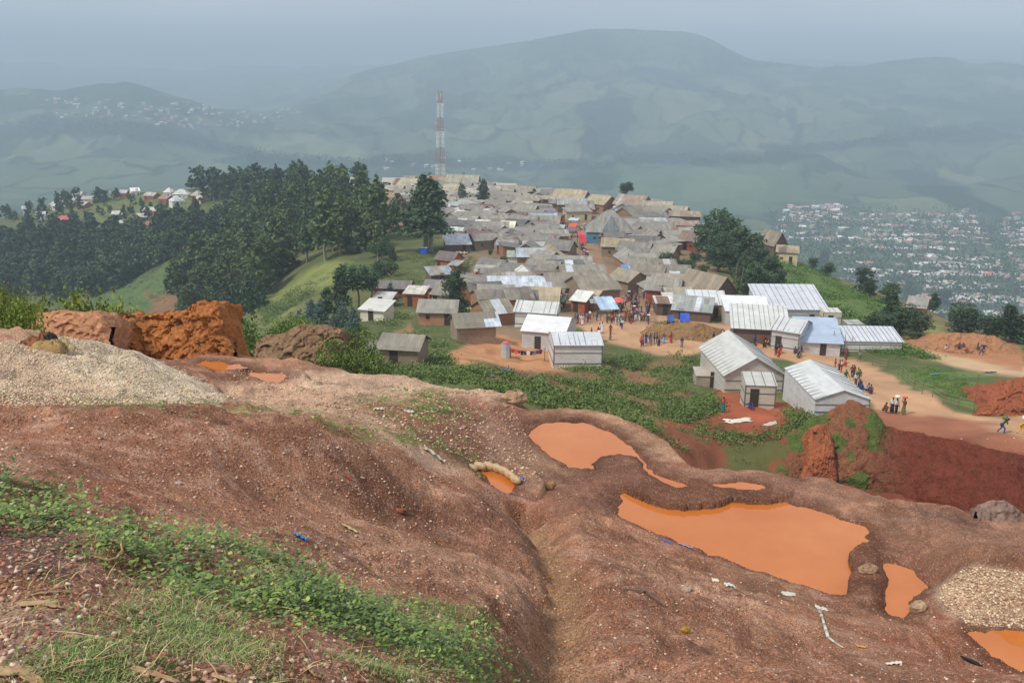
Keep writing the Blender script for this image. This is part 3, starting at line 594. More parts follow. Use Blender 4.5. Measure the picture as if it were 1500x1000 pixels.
earth('mound', [(1060,684,690),(1100,672,696),(1150,641,700),(1180,622,702),(1205,606,704),(1225,596,706),(1245,588,708),(1262,592,710),(1280,606,712),(1296,624,714),(1320,631,722),(1360,636,732),(1400,644,740),(1450,655,746),(1500,668,752),(1560,690,770)], [(1060,77.5),(1240,77),(1300,75.5),(1400,69),(1450,66),(1500,62.5),(1560,60)], [(1100,(128,84,60)),(1240,(146,98,72)),(1290,(126,78,58)),(1330,(124,64,48)),(1560,(118,60,46))], 4.5, 1.2, .34, 420, 90, 1.5, 4, green=(1070,1300))
earth('mound', [(1300,498,508),(1345,498,512),(1370,490,516),(1400,487,520),(1420,489,522),(1440,488,524),(1465,496,524),(1490,510,524),(1510,520,526)], 140, (186,134,96), 5, 9, .6, 140, 50, 1.8, 5)
earth('boulder', [(1432,752,760),(1440,743,764),(1455,736,768),(1475,735,772),(1492,744,778),(1500,752,784),(1520,770,790)], 19.6, (158,132,118), .35, .6, .07, 90, 40, .3, 1)
earth('mound', [(925,492,500),(945,482,502),(960,477,504),(1000,474,504),(1030,474,506),(1060,484,506),(1080,498,508)], 138, (156,122,84), 4, 4, .5, 120, 40, 1.6, 4)
# ---------------------------------------------------------------- loose stones on the slopes
def stones(name, pts, size, cols, nper=None, flat=.6):
    n = len(pts); th = rng.random(n)*6.28
    base_ = np.array([(1,0,0),(.3,.95,0),(-.8,.6,0),(-.8,-.6,0),(.3,-.95,0),(.45,.2,.75),(-.4,.35,.8),(-.2,-.45,.7),(0,0,-.7)], float)
    F3 = np.array([(0,1,5),(1,2,6),(1,6,5),(2,3,7),(2,7,6),(3,4,7),(4,0,5),(4,5,7),(5,6,7),(1,0,8),(2,1,8),(3,2,8),(4,3,8),(0,4,8)])
    S = size[:, None, None]*(base_[None]*(.75+.5*rng.random((n, 9, 3))))*np.array([1, .75, flat])
    c, s = np.cos(th)[:, None], np.sin(th)[:, None]
    x = S[..., 0]*c-S[..., 1]*s; y = S[..., 0]*s+S[..., 1]*c
    Vv = np.stack([x+pts[:, 0:1], y+pts[:, 1:2], S[..., 2]+pts[:, 2:3]+size[:, None]*.15], -1).reshape(-1, 3)
    Ff = (F3[None]+9*np.arange(n)[:, None, None]).reshape(-1, 3)
    cc = np.repeat(np.concatenate([cols, np.ones((n, 1))], 1), 9, 0)
    o = npmesh(name, Vv, Ff, STONE, smooth=False, colors=cc); tagp(o, kind='stuff'); return o
def inpoly(poly_, n):
    P = np.array(poly_, float); lo, hi = P.min(0), P.max(0); out = []
    while sum(len(a) for a in out) < n:
        q = lo+(hi-lo)*rng.random((n*3, 2)); out.append(q[sdist(q[:, 0], q[:, 1], P) < 0])
    return np.concatenate(out)[:n]
q = inpoly([(0,600),(480,610),(900,740),(1260,880),(1500,930),(1500,1000),(0,1000)], 16000); hp = hit(q[:, 0], q[:, 1])
okk = (hp[:, 1] < 22); hp = hp[okk]
pal = np.array([lin(c) for c in ((172,132,112),(150,104,84),(190,158,136),(128,88,72),(166,108,82),(206,184,162),(165,120,96))])
sz = (.0035+.011*rng.random(len(hp))**4)*(1+.075*hp[:, 1]); stones('gravel', hp, sz, pal[rng.integers(0, 7, len(hp))]*(.75+.5*rng.random((len(hp), 1))))
q = inpoly([(0,500),(60,500),(100,492),(200,515),(300,552),(325,577),(318,590),(230,592),(0,595)], 15000); hp = hit(q[:, 0], q[:, 1], 12.5)
hp = hp[(hp[:, 1] < 26)]; pal2 = np.array([lin(c) for c in ((216,196,164),(204,178,146),(186,156,128),(226,208,180),(166,124,100),(140,112,98))])
stones('gravel', hp, .006+.024*rng.random(len(hp))**3.5, pal2[rng.choice(6, len(hp), p=[.3,.25,.15,.22,.04,.04])])
q = inpoly([(1370,865),(1420,828),(1500,838),(1500,920),(1420,915),(1390,895)], 3200); hp = hit(q[:, 0], q[:, 1], 12.5)
stones('gravel', hp, .008+.035*rng.random(len(hp))**3.5, pal2[rng.choice(6, len(hp), p=[.15,.25,.3,.1,.15,.05])])
q = inpoly([(330,540),(520,555),(740,570),(800,700),(780,710),(600,640),(480,600),(330,585)], 2500); hp = hit(q[:, 0], q[:, 1], 12.5); hp = hp[hp[:, 1] < 33]
stones('gravel', hp, .015+.035*rng.random(len(hp))**2.5, pal2[rng.choice(6, len(hp), p=[.1,.2,.3,.05,.25,.1])])
# ---------------------------------------------------------------- grass and creeping herbs near the camera
def leaves(name, pts, L, Wd, up, cols, lean=None, mat=None, curl=.0, kind='stuff'):
    """one bent two-quad leaf per point: length L, width Wd, up = how steeply it stands (0..1)"""
    n = len(pts); th = rng.random(n)*6.28; el = np.clip(up+.5*(rng.random(n)-.5), .02, 1)*1.45
    dx = np.cos(th)*np.cos(el); dy = np.sin(th)*np.cos(el); dz = np.sin(el); dd = np.stack([dx, dy, dz], -1)
    sd_ = np.stack([-np.sin(th), np.cos(th), .3*(rng.random(n)-.5)], -1)*Wd[:, None]*.5
    a = pts; b = a+dd*(L*.5)[:, None]; e = b+np.stack([dx*1.25, dy*1.25, dz*(1-curl)-curl*.3], -1)*(L*.5)[:, None]
    Vv = np.stack([a-sd_*.35, a+sd_*.35, b+sd_, b-sd_, e+sd_*.25, e-sd_*.25], 1).reshape(-1, 3)
    Ff = (np.array([(0,1,2,3),(3,2,4,5)])[None]+6*np.arange(n)[:, None, None]).reshape(-1, 4)
    cc = np.repeat(np.concatenate([cols, np.ones((n, 1))], 1), 6, 0)
    o = npmesh(name, Vv, Ff, mat or VLEAF, smooth=False, colors=cc)
    if kind: tagp(o, kind=kind)
    return o
def greens(n, pal, jit=.35):
    p = np.array([lin(c) for c in pal]); return p[rng.integers(0, len(p), n)]*(1-jit/2+jit*rng.random((n, 1)))
G1, H1 = [], []
def scatter(poly_, n, dmin, dmax, clump=.3, thr=-.02):
    q = inpoly(poly_, int(n*1.6)); h = hit(q[:, 0], q[:, 1], dmin); m = (h[:, 1] < dmax) & (fbm(h[:, 0], h[:, 1], clump, 3, 55)+.5*fbm(h[:, 0], h[:, 1], clump*.3, 2, 57) > thr+.2-.36*rng.random(len(h)))
    h = h[m][:n]; h[:, :2] += rng.normal(size=(len(h), 2))*(.03*h[:, 1:2]); h[:, 2] = interp2(h[:, 0], h[:, 1]); return h
herb = [(( [(0,700),(60,700),(90,735),(150,760),(190,745),(230,795),(180,805),(120,775),(60,768),(0,768)], 4200)), ([(270,775),(300,782),(360,792),(420,812),(455,838),(430,835),(330,812),(280,800)], 2600), ([(180,790),(260,800),(330,850),(290,880),(210,830)], 1800),
        ([(340,880),(400,865),(470,862),(540,870),(560,905),(540,925),(470,905),(400,905),(350,905)], 4200), ([(550,900),(620,895),(690,945),(770,1000),(690,1000),(630,960),(560,940)], 3600), ([(230,755),(262,762),(270,785),(235,780)], 220), ([(680,880),(730,890),(735,920),(700,915)], 500), ([(470,615),(560,625),(600,655),(560,650)], 300),
        ([(425,790),(450,795),(450,810),(430,805)], 120), ([(600,575),(655,575),(668,600),(640,625),(605,605)], 1500), ([(620,635),(650,650),(690,670),(640,660)], 500), ([(525,580),(555,582),(560,595),(535,595)], 250), ([(0,575),(25,575),(30,600),(5,605)], 200), ([(200,585),(290,592),(292,603),(210,600)], 300), ([(135,583),(170,585),(170,594),(140,594)], 180),([(330,590),(360,588),(360,606),(330,606)],180),([(390,583),(470,598),(505,625),(470,615),(400,600)],500)]
for i, (P_, n) in enumerate(herb):
    h = scatter(P_, int(n*.62), 2.2, 32, .45, .02); G1.append(h)
h = np.concatenate(G1); n = len(h); s = np.clip(.008+.0014*h[:, 1], .010, .05)*(.45+1.1*rng.random(n)**1.5)
h[:, 2] += rng.random(n)**2*np.clip(.03+.006*h[:, 1], 0, .14)
leaves('ground_cover', h, s*1.5, s*1.2, .25, greens(n, [(88,116,46),(108,134,54),(76,100,44),(128,150,66),(98,122,56),(140,144,82)], .7)*(.75+.5*np.clip(.5+fbm(h[:, 0], h[:, 1], .5, 3, 58), 0, 1))[:, None], curl=.3)
gr = [([(60,1010),(90,965),(170,915),(240,880),(300,878),(330,920),(385,950),(430,1010)], 12000), ([(500,965),(545,930),(600,910),(680,945),(740,965),(770,1010),(590,1010)], 5000), ([(180,860),(280,850),(330,880),(310,900),(200,890)], 2500), ([(0,845),(50,838),(95,862),(60,895),(0,890)], 2500),
      ([(290,830),(400,850),(480,870),(430,880),(330,870)], 1500), ([(560,880),(660,885),(730,900),(700,930),(620,905)], 1500), ([(60,775),(230,790),(280,810),(180,815),(100,790)], 1200), ([(100,940),(160,900),(190,930),(110,980)], 900), ([(590,640),(700,668),(640,665)], 300), ([(480,600),(560,625),(620,660),(540,640)], 500)]
G2 = [scatter(P_, int(n*.8), 1.8, 26, .5, -.02) for P_, n in gr]
h = np.concatenate(G2); n = len(h); L = (.016+.034*rng.random(n)**1.5)*(.8+.05*h[:, 1])
leaves('grass', h, L, L*.05+.0014, .5, greens(n, [(92,120,54),(108,134,60),(80,106,46),(136,148,80),(150,142,98),(116,134,68)], .6), curl=.5)

h = np.concatenate([scatter(P_, 120, 1.8, 14, .6, -.3) for P_ in ([(0,700),(200,745),(450,830),(600,880),(750,960),(760,1000),(0,1000)], [(0,760),(200,800),(420,880),(700,1000),(100,1000)], [(0,850),(300,860),(500,1000),(0,1000)], [(250,780),(480,850),(720,900),(500,880)])]); n = len(h)
leaves('dead_stalks', h, .05+.12*rng.random(n)**2, np.full(n, .0035), .12, greens(n, [(196,170,124),(170,140,100),(150,122,90)], .5), curl=.5)
h = np.concatenate(G1[:6]); h = h[rng.random(len(h)) < .035]; n = 9*len(h); hh = np.repeat(h, 9, 0); hh[:, 2] += np.tile(np.linspace(.01, 1, 9), len(h))*np.repeat(.04+.12*rng.random(len(h)), 9); hh[:, :2] += rng.normal(size=(n, 2))*.006
leaves('ground_cover', hh, .016+.026*rng.random(n), .010+.016*rng.random(n), .35, greens(n, [(76,100,44),(96,120,54),(110,132,62),(88,104,60)], .5), curl=.4)
# ---------------------------------------------------------------- trees
def crown_mesh(name, lobes, nleaf, s, seed):
    """lobes: (x, y, z, rx, ry, rz); leaf quads gathered in clumps over and inside each lobe"""
    r = np.random.default_rng(seed); P = []; lobes = np.array(lobes, float); vol_ = (lobes[:, 3]*lobes[:, 4]*lobes[:, 5])**.67; vol_ /= vol_.sum()
    for l, v_ in zip(lobes, vol_):
        k = max(3, int(nleaf*v_/9)); d = r.normal(size=(k, 3)); d /= np.linalg.norm(d, axis=1)[:, None]; rad = (.45+.6*r.random(k)**.6)[:, None]
        cc = l[:3]+d*rad*l[3:6]; cs = .26*min(l[3:6])+.05
        q = (cc[:, None]+r.normal(size=(k, 9, 3))*cs*.55).reshape(-1, 3); P.append(q)
    P = np.concatenate(P); n = len(P)
    a = r.normal(size=(n, 3)); a /= np.linalg.norm(a, axis=1)[:, None]; b = np.cross(a, r.normal(size=(n, 3))); b /= np.linalg.norm(b, axis=1)[:, None]
    sz_ = s*(.6+.8*r.random((n, 1)))
    Vv = np.stack([P-a*sz_-b*sz_*.45, P+a*sz_*.3-b*sz_*.6, P+a*sz_+b*sz_*.3, P-a*sz_*.4+b*sz_*.6], 1).reshape(-1, 3)
    Ff = np.arange(4*n).reshape(-1, 4)
    me = bpy.data.meshes.new(name); me.vertices.add(len(Vv)); me.vertices.foreach_set('co', Vv.astype(np.float32).ravel()); me.loops.add(Ff.size); me.loops.foreach_set('vertex_index', Ff.astype(np.int32).ravel())
    me.polygons.add(len(Ff)); me.polygons.foreach_set('loop_start', np.arange(0, Ff.size, 4, dtype=np.int32)); me.polygons.foreach_set('loop_total', np.full(len(Ff), 4, np.int32)); me.update(calc_edges=True)
    me.materials.append(LEAF); return me, Vv
def lobes_of(kind, h, r):
    L = []
    if kind == 'gum':      # tall eucalyptus: a column of uneven lobes over bare stems
        n = 11
        for k in range(n):
            t = k/(n-1); z = h*(.30+.64*t); w = h*.17*(1-.55*t**2)*(.6+.7*r.random()); a = r.random()*6.28; o = h*.09*(1-t)*r.random()*1.6
            L.append((math.cos(a)*o, math.sin(a)*o, z, w, w, h*.09*(.8+.6*r.random())))
    elif kind == 'round':
        for k in range(14):
            d = r.normal(size=3); d /= np.linalg.norm(d); t = .75*r.random()**.4
            L.append((d[0]*h*.30*t, d[1]*h*.30*t, h*.62+d[2]*h*.26*t, h*.15, h*.15, h*.13))
    elif kind == 'dense':
        for k in range(20):
            t = .10+.84*r.random(); w = h*.17*(1.15-.55*t); a = r.random()*6.28; o = h*.20*math.sqrt(max(0, 1-(t-.35)**2*1.9))*r.random()**.5
            L.append((math.cos(a)*o, math.sin(a)*o, h*t, w, w, h*.11))
    elif kind == 'cone':
        for k in range(10):
            t = k/9; L.append((r.normal()*.02*h, r.normal()*.02*h, h*(.12+.82*t), h*.24*(1-t)**.7+.02*h, h*.24*(1-t)**.7+.02*h, h*.08))
    elif kind == 'bush':
        for k in range(9):
            a = r.random()*6.28; o = h*.75*r.random()**.5; L.append((math.cos(a)*o, math.sin(a)*o, h*(.35+.4*r.random()), h*.33, h*.33, h*.3))
    return L
def trunk_mb(kind, h, lobes, r):
    m = MB(); tr = h*.017+.03
    if kind == 'bush':
        for k in range(5): m.tube((0, 0, -.2), (r.normal()*h*.3, r.normal()*h*.3, h*.6), .04, .015, 5)
        return m
    stems = 2 if (kind == 'gum' and r.random() < .5) else 1
    for s_ in range(stems):
        off = (s_-.5)*h*.05 if stems == 2 else 0
        p = Vector((off, 0, -1.2)); top = h*.85
        for k in range(6):
            q_ = Vector((off+r.normal()*h*.012, r.normal()*h*.012, -1.2+(top+1.2)*(k+1)/6)); m.tube(p, q_, tr*(1.15-.17*k), tr*(1.15-.17*(k+1)), 6); p = q_
    for l in lobes[::2]:
        m.tube((0, 0, max(.15*h, l[2]-.16*h)), (l[0]*.9, l[1]*.9, l[2]), tr*.4, tr*.12, 4)
    return m
TP = {}
def proto(kind, i, h=10.0, nleaf=1500, s=.28):
    key = (kind, i, nleaf)
    if key not in TP:
        r = np.random.default_rng(sum(map(ord, kind))*13+i*7+nleaf); L = lobes_of(kind, h, r)
        cm, _ = crown_mesh('crown', L, nleaf, s, i*11+3); TP[key] = (cm, trunk_mb(kind, h, L, r).mesh('trunk'))
        TP[key][1].materials.append(WOOD)
    return TP[key]
TNAME = {'dense': 'eucalyptus_tree', 'gum': 'eucalyptus_tree', 'round': 'broadleaf_tree', 'cone': 'conical_tree', 'bush': 'shrub'}
TCOL = {'dense': (68,90,60), 'gum': (72,96,62), 'round': (80,106,62), 'cone': (92,118,104), 'bush': (84,108,48)}
NTREE = 0
def tree(kind, pos, h, label=None, group=None, color=None, i=None, nleaf=1500, s=.28, px=None, wide=1.0):
    global NTREE; NTREE += 1
    i = random.randrange(4) if i is None else i; cm, tm = proto(kind, i, 10.0, nleaf, s)
    t = empty(TNAME[kind], (pos[0], pos[1], pos[2]), random.random()*6.28, None, {'bush': 'shrub'}.get(kind, 'tree'), group); k = h/10.0; t.scale = (k*wide, k*wide, k)
    if label: say(t, label, px if px is not None else float(proj(*map(np.array, (pos[0], pos[1], pos[2])))[0]))
    if px is None and label and group: t['label'] = label; LABELLED.pop()
    c = lin(color or TCOL[kind]); j = .85+.3*random.random()
    link('crown', cm, None, t, tuple(v*j for v in c)); link('stem' if kind == 'bush' else 'trunk', tm, None, t, lin((118,106,92)) if kind != 'gum' else lin((150,138,120)))
    return t
def gh(px, py, dmin=45): return hit([px], [py], dmin)[0]
def one(kind, px, py, hpx, label, color=None, dmin=45, nleaf=3600, s=.2, i=None, wide=1.0, D=None):
    """a tree whose foot stands at (px, py) and is hpx pixels tall in the photograph"""
    p = gh(px, py, dmin) if D is None else (lambda q: (q[0], q[1], float(interp2(q[0], q[1]))))(at(px, py, D))
    h = hpx*p[1]/F*1.02
    if D is not None: h = (at(px, py-hpx, D)[2]-p[2])
    return tree(kind, p, h, label, None, color, i if i is not None else random.randrange(4), nleaf, s, px=px, wide=wide)
random.seed(11)
DG = (68,90,60)
one('gum', 627, 366, 104, 'tall dark eucalyptus with two bare pale stems standing over the blue box', DG, i=1, nleaf=7500, s=.17, wide=1.75)
one('dense', 668, 468, 82, 'tall dark tree standing alone in front of the brick shacks, right of the terracotta shed', DG, i=2, nleaf=6000, s=.16, wide=.9)
one('dense', 583, 352, 62, 'dark narrow tree just left of the tall eucalyptus above the blue box', DG, i=0, nleaf=4000)
one('cone', 677, 303, 38, 'pointed green tree among the crest houses below and right of the tower', (60,88,62), nleaf=3000)
one('gum', 708, 305, 40, 'slender dark tree on the crest, right of the pointed green tree', (58,82,60), nleaf=3000, wide=1.3)
one('gum', 679, 268, 16, 'little dark tree on the skyline just right of the tower', (58,76,58))
one('gum', 500, 272, 30, 'lone thin tree rising above the skyline left of the tower', (70,92,74), nleaf=1200)
one('gum', 525, 272, 34, 'dark tree on the skyline above the yellow grove, left of the cream houses', DG, nleaf=3000, wide=1.7)
one('gum', 754, 296, 18, 'small dark tree on the crest above the town roofs', DG)
one('round', 737, 296, 16, 'small pale green tree on the crest between town roofs', (90,112,70))
one('round', 916, 300, 36, 'lone leaning round tree on the skyline above the brown crest house', (58,80,58), nleaf=3000, wide=1.0)
one('round', 775, 297, 14, 'low green tree beside the blue gabled house on the crest', (92,112,60))
one('round', 792, 297, 13, 'low pale bushy tree left of the blue gabled house', (104,122,70))
for k, (x, y, hh, wd) in enumerate(((1042,378,74,1.2),(1062,388,74,1.2),(1080,398,66,1.3),(1098,404,62,1.3),(1112,410,56,1.3),(1126,420,46,1.4),(1100,436,50,1.4),(1122,440,44,1.4),(1052,398,58,1.2),(1140,432,40,1.3),(1088,425,50,1.2))):
    one('dense', x, y, hh, 'big dark tree in the grove between the town and the green hillside', (66,88,58), i=k % 4, nleaf=5000, s=.2, wide=wd*1.05)
one('cone', 1094, 436, 42, 'grey green young eucalyptus in front of the dark grove', (96,116,96), nleaf=3000)
for k, (x, y, hh, wd, kd) in enumerate(((1205,398,26,1.2,'gum'),(1212,405,20,1.4,'round'),(1190,395,18,1.2,'round'),(1265,430,32,1.3,'round'),(1272,440,26,1.3,'gum'),(1303,440,26,1.4,'round'),(1300,480,48,1.3,'gum'),(1330,436,22,1.4,'round'),(1318,490,40,1.5,'round'),(1340,494,38,1.6,'round'),
        (1378,450,28,1.3,'round'),(1366,460,26,1.4,'gum'),(1408,490,42,1.5,'round'),(1420,492,36,1.4,'round'),(1448,500,40,1.4,'round'),(1472,500,46,1.3,'gum'),(1490,500,36,1.5,'round'),(1460,500,30,1.5,'round'),(1290,492,34,1.6,'round'),(1500,502,40,1.4,'round'),(1386,440,18,1.3,'round'),(1280,486,30,1.5,'round'))):
    one('dense' if kd == 'round' else 'gum', x, y, hh*1.2, 'dark tree on the shoulder of the hill above the valley town', (62,84,56) if k not in (2, 7, 20) else (74,96,60), i=k % 4, nleaf=3400, wide=wd*1.15)
for k, (x, y, hh, wd) in enumerate(((975,400,34,1.3),(990,405,30,1.4),(1008,408,34,1.2),(965,378,22,1.5),(1018,392,26,1.3),(985,385,26,1.3),(955,408,20,1.4),(1030,408,26,1.3),(1000,425,14,1.4),(1036,428,14,1.8))):
    one('round' if k != 5 else 'gum', x, y, hh, 'leafy garden tree among the shacks left of the dark grove', (74,98,56) if k % 2 else (60,88,58), i=k % 4, nleaf=2600, wide=wd)
for k, (x, y, hh, wd) in enumerate(((525,450,76,1.5),(500,462,70,1.4),(545,445,64,1.4),(480,470,50,1.4),(560,425,52,1.4),(575,405,44,1.2),(560,385,40,1.2))):
    one('gum' if k % 2 else 'round', x, y, hh, 'dark tree in the grove left of the ragged white shack', (70,92,62), i=k % 4, nleaf=3600, wide=wd*.85)
for k, (x, y, hh, wd) in enumerate(((518,484,38,1.2),(502,478,40,1.2),(470,478,44,1.3),(455,470,36,1.3),(440,480,30,1.3),(490,486,28,1.3),(535,420,34,1.0),(572,440,30,1.0))):
    one('cone', x, y, hh, 'blue green young eucalyptus at the edge of the grove left of the white shack', (88,112,104), i=k % 4, nleaf=3200, wide=wd*1.1)
one('round', 738, 398, 26, 'round garden tree below the small green roof in the left part of the town', (66,90,58), nleaf=2400)
one('round', 718, 378, 14, 'small garden tree behind the orange brick house, left of the red brick one', (74,98,60))
one('round', 1055, 480, 1, 'x') if False else None
for k, (x, y, hh) in enumerate(((597,318,26),(640,338,30),(655,332,24),(690,345,16),(572,338,20))):
    one('round', x, y, hh, 'green tree between the crest houses left of the town', (64,88,58), i=k % 4, nleaf=2200, wide=1.2)
# shrubs in the near ground
for k, (x, top, D) in enumerate(((-22,425,26.5),(8,419,26.5),(26,424,31),(45,436,33),(66,431,33.5),(84,442,33.5),(100,450,33))):
    q = at(x, 470, D); z = float(interp2(q[0], q[1])); h = at(x, top, D)[2]-z
    tree('bush', (q[0], q[1], z-.1), h*1.0, 'green bush behind the pale gravel heap at the left edge', None, (98,118,46) if k % 2 else (110,124,50), k % 4, 5200, .22, px=x, wide=.62)
for k, (x, top, D) in enumerate(((372,470,50),(392,468,50),(412,466,51),(432,462,51),(455,464,50),(478,466,50),(498,470,49),(515,488,47),(520,505,46),(528,522,46))):
    q = at(x, 500, D); z = float(interp2(q[0], q[1])); h = max(1.2, at(x, top, D)[2]-z)
    tree('bush', (q[0], q[1], z-.1), h, 'green bush on top of the undercut brown bank', None, (96,118,54) if k % 3 else (84,106,50), k % 4, 4200, .24, px=x, wide=.75)
# the woods on the left: those that show largest are trees of their own, the rest one far-off wood
wood = []
def wd(poly_, n, h0, h1, lab, grp, cname, dmin, dmax, kind='gum'):
    q = inpoly(poly_, n); h = hit(q[:, 0], q[:, 1], dmin)
    for (a, b), p in zip(q, h):
        if p[1] < dmax: wood.append((p, h0+(h1-h0)*random.random(), lab, grp, cname, kind))
LA = 'dark eucalyptus of the near wood on the spur left of the town'; LB = 'dark eucalyptus of the hazy wood on the far left slope'; LC = 'eucalyptus on the skyline of the left ridge'; LD = 'grey green young eucalyptus on the near wooded spur'
wd([(355,300),(430,290),(500,280),(560,330),(580,380),(540,400),(500,375),(430,400),(390,440),(300,470),(250,470),(260,430),(320,380),(345,330)], 150, 8, 17, LA, 'trees of the near wood', (84,102,62), 150, 600)
wd([(0,345),(90,345),(200,350),(290,330),(340,335),(330,355),(270,375),(200,410),(130,440),(0,440)], 330, 7, 15, LB, 'trees of the far left wood', (74,96,66), 200, 640)
wd([(300,284),(330,282),(440,285),(520,285),(500,300),(420,310),(300,300)], 55, 11, 17, LC, 'trees on the left ridge', (74,94,60), 300, 640)
wd([(0,320),(60,305),(120,292),(200,282),(160,300),(60,330),(0,340)], 26, 6, 10, LC, 'trees on the left ridge', (70,94,68), 300, 640)
wd([(125,283),(250,276),(300,275),(300,279),(200,281),(130,288)], 26, 8, 15, LC, 'trees on the left ridge', (60,84,60), 300, 640)
wd([(60,330),(200,335),(290,320),(240,300),(140,300)], 24, 4, 8, 'tree among the scattered houses of the left ridge', 'trees among the ridge houses', (56,80,54), 300, 640)
wd([(400,440),(480,400),(520,380),(490,395),(420,430),(340,480),(300,475),(330,440)], 30, 4, 8, LD, 'young trees of the near wood', (84,106,94), 150, 500, 'cone')
wd([(270,360),(330,345),(320,330),(290,340)], 12, 5, 8, LD, 'young trees of the near wood', (84,106,94), 150, 600, 'cone')
wood.sort(key=lambda t: -t[1]/t[0][1]); room = 300-NTREE
keep = wood[:room]; rest = wood[room:]
for p, h, lab, grp, c, kind in keep: tree(kind if kind != 'gum' or random.random() < .75 else 'dense', p, h*random.uniform(.7, 1.15), lab, grp, c, None, 1500, .32, None, 1.12 if kind == 'gum' else 1.1)
FV = []
for p, h, lab, grp, c, kind in rest:
    kind = 'dense' if kind == 'gum' and random.random() < .6 else kind; key = (kind, random.randrange(4), 400); cm, tm = proto(kind, key[1], 10.0, 400, .55)
    A = np.empty(len(cm.vertices)*3, np.float32); cm.vertices.foreach_get('co', A); A = A.reshape(-1, 3)*(h/10)*np.array([1.25, 1.25, 1]); a = random.random()*6.28
    FV.append(np.stack([A[:, 0]*math.cos(a)-A[:, 1]*math.sin(a), A[:, 0]*math.sin(a)+A[:, 1]*math.cos(a), A[:, 2]], -1)+p)
if FV:
    FV = np.concatenate(FV); o = npmesh('far_wood', FV, np.arange(len(FV)).reshape(-1, 4), LEAF, smooth=False); o.color = (*lin((64,90,64)), 1); tagp(o, kind='stuff')
# undergrowth that nobody could count
def under(name, regs, color, tone=1):
    PP = []
    for poly_, n, r_, dmin, dmax in regs:
        q = inpoly(poly_, n); h = hit(q[:, 0], q[:, 1], dmin); h = h[(h[:, 1] < dmax) & (fbm(h[:, 0], h[:, 1], 5, 4, 171) < -.16+.22*rng.random(len(h)))]
        k = 30; c = np.repeat(h, k, 0); rr = r_*(.5+rng.random(len(h))); rr = np.repeat(rr, k)[:, None]
        d = rng.normal(size=(len(c), 3))*np.array([.6, .6, .28]); c = c+d*rr; c[:, 2] = np.maximum(c[:, 2], np.repeat(h[:, 2], k)) + .06
        PP.append((c, (.115 if tone else .12)*rr[:, 0]**.7))
    P = np.concatenate([a for a, b in PP]); s = np.concatenate([b for a, b in PP])[:, None]; n = len(P)
    a = rng.normal(size=(n, 3)); a[:, 2] *= .6; a /= np.linalg.norm(a, axis=1)[:, None]; b = np.cross(a, rng.normal(size=(n, 3))); b /= np.linalg.norm(b, axis=1)[:, None]
    Vv = np.stack([P-a*s-b*s*.5, P+a*s*.3-b*s*.7, P+a*s+b*s*.4, P-a*s*.4+b*s*.7], 1).reshape(-1, 3)
    o = npmesh(name, Vv, np.arange(4*n).reshape(-1, 4), LEAF, smooth=False); o.color = (*lin(color), 1); tagp(o, kind='stuff')
under('undergrowth', [([(690,560),(760,560),(850,530),(930,520),(1000,515),(1030,530),(1010,570),(990,590),(960,640),(900,620),(820,600),(770,590),(700,570)], 1700, .75, 56, 128),
    ([(560,480),(620,485),(660,500),(660,540),(700,545),(640,555),(560,545),(540,530)], 700, .7, 70, 150), ([(700,540),(760,550),(740,565),(640,560),(600,550)], 500, .6, 60, 130),
    ([(970,600),(1050,575),(1055,600),(1000,620)], 300, .7, 60, 110), ([(960,640),(1040,620),(1100,640),(1160,620),(1170,690),(1090,700),(1000,660)], 420, .8, 60, 100), ([(1150,600),(1215,590),(1190,640),(1160,640)], 200, .6, 60, 90),
    ([(540,440),(600,460),(600,480),(545,475)], 200, .9, 100, 200), ([(330,480),(400,470),(380,500),(340,505)], 200, 1.2, 80, 240), ([(640,350),(700,360),(700,395),(690,440),(675,470),(600,430),(560,400)], 380, 1.0, 130, 330), ([(960,470),(1010,470),(990,485),(950,485)], 80, .5, 90, 180)], (92,110,56))
under('tall_grass', [([(1145,380),(1200,395),(1290,440),(1300,480),(1230,470),(1180,440),(1130,430)], 1900, 1.3, 150, 300), ([(1250,508),(1330,508),(1370,525),(1300,524)], 500, .8, 100, 170), ([(1310,540),(1400,538),(1440,560),(1430,590),(1360,575)], 500, .35, 85, 130), ([(1480,505),(1560,500),(1560,520),(1490,520)], 100, .8, 100, 200)], (88,116,52))
under('undergrowth', [([(130,440),(200,400),(290,365),(335,350),(310,400),(250,440),(180,450)], 700, 1.1, 180, 520), ([(380,455),(430,425),(500,385),(515,395),(440,445),(390,475)], 500, 1.1, 120, 320), ([(60,300),(200,285),(300,300),(260,330),(100,335)], 500, 1.8, 300, 640)], (84,102,58))
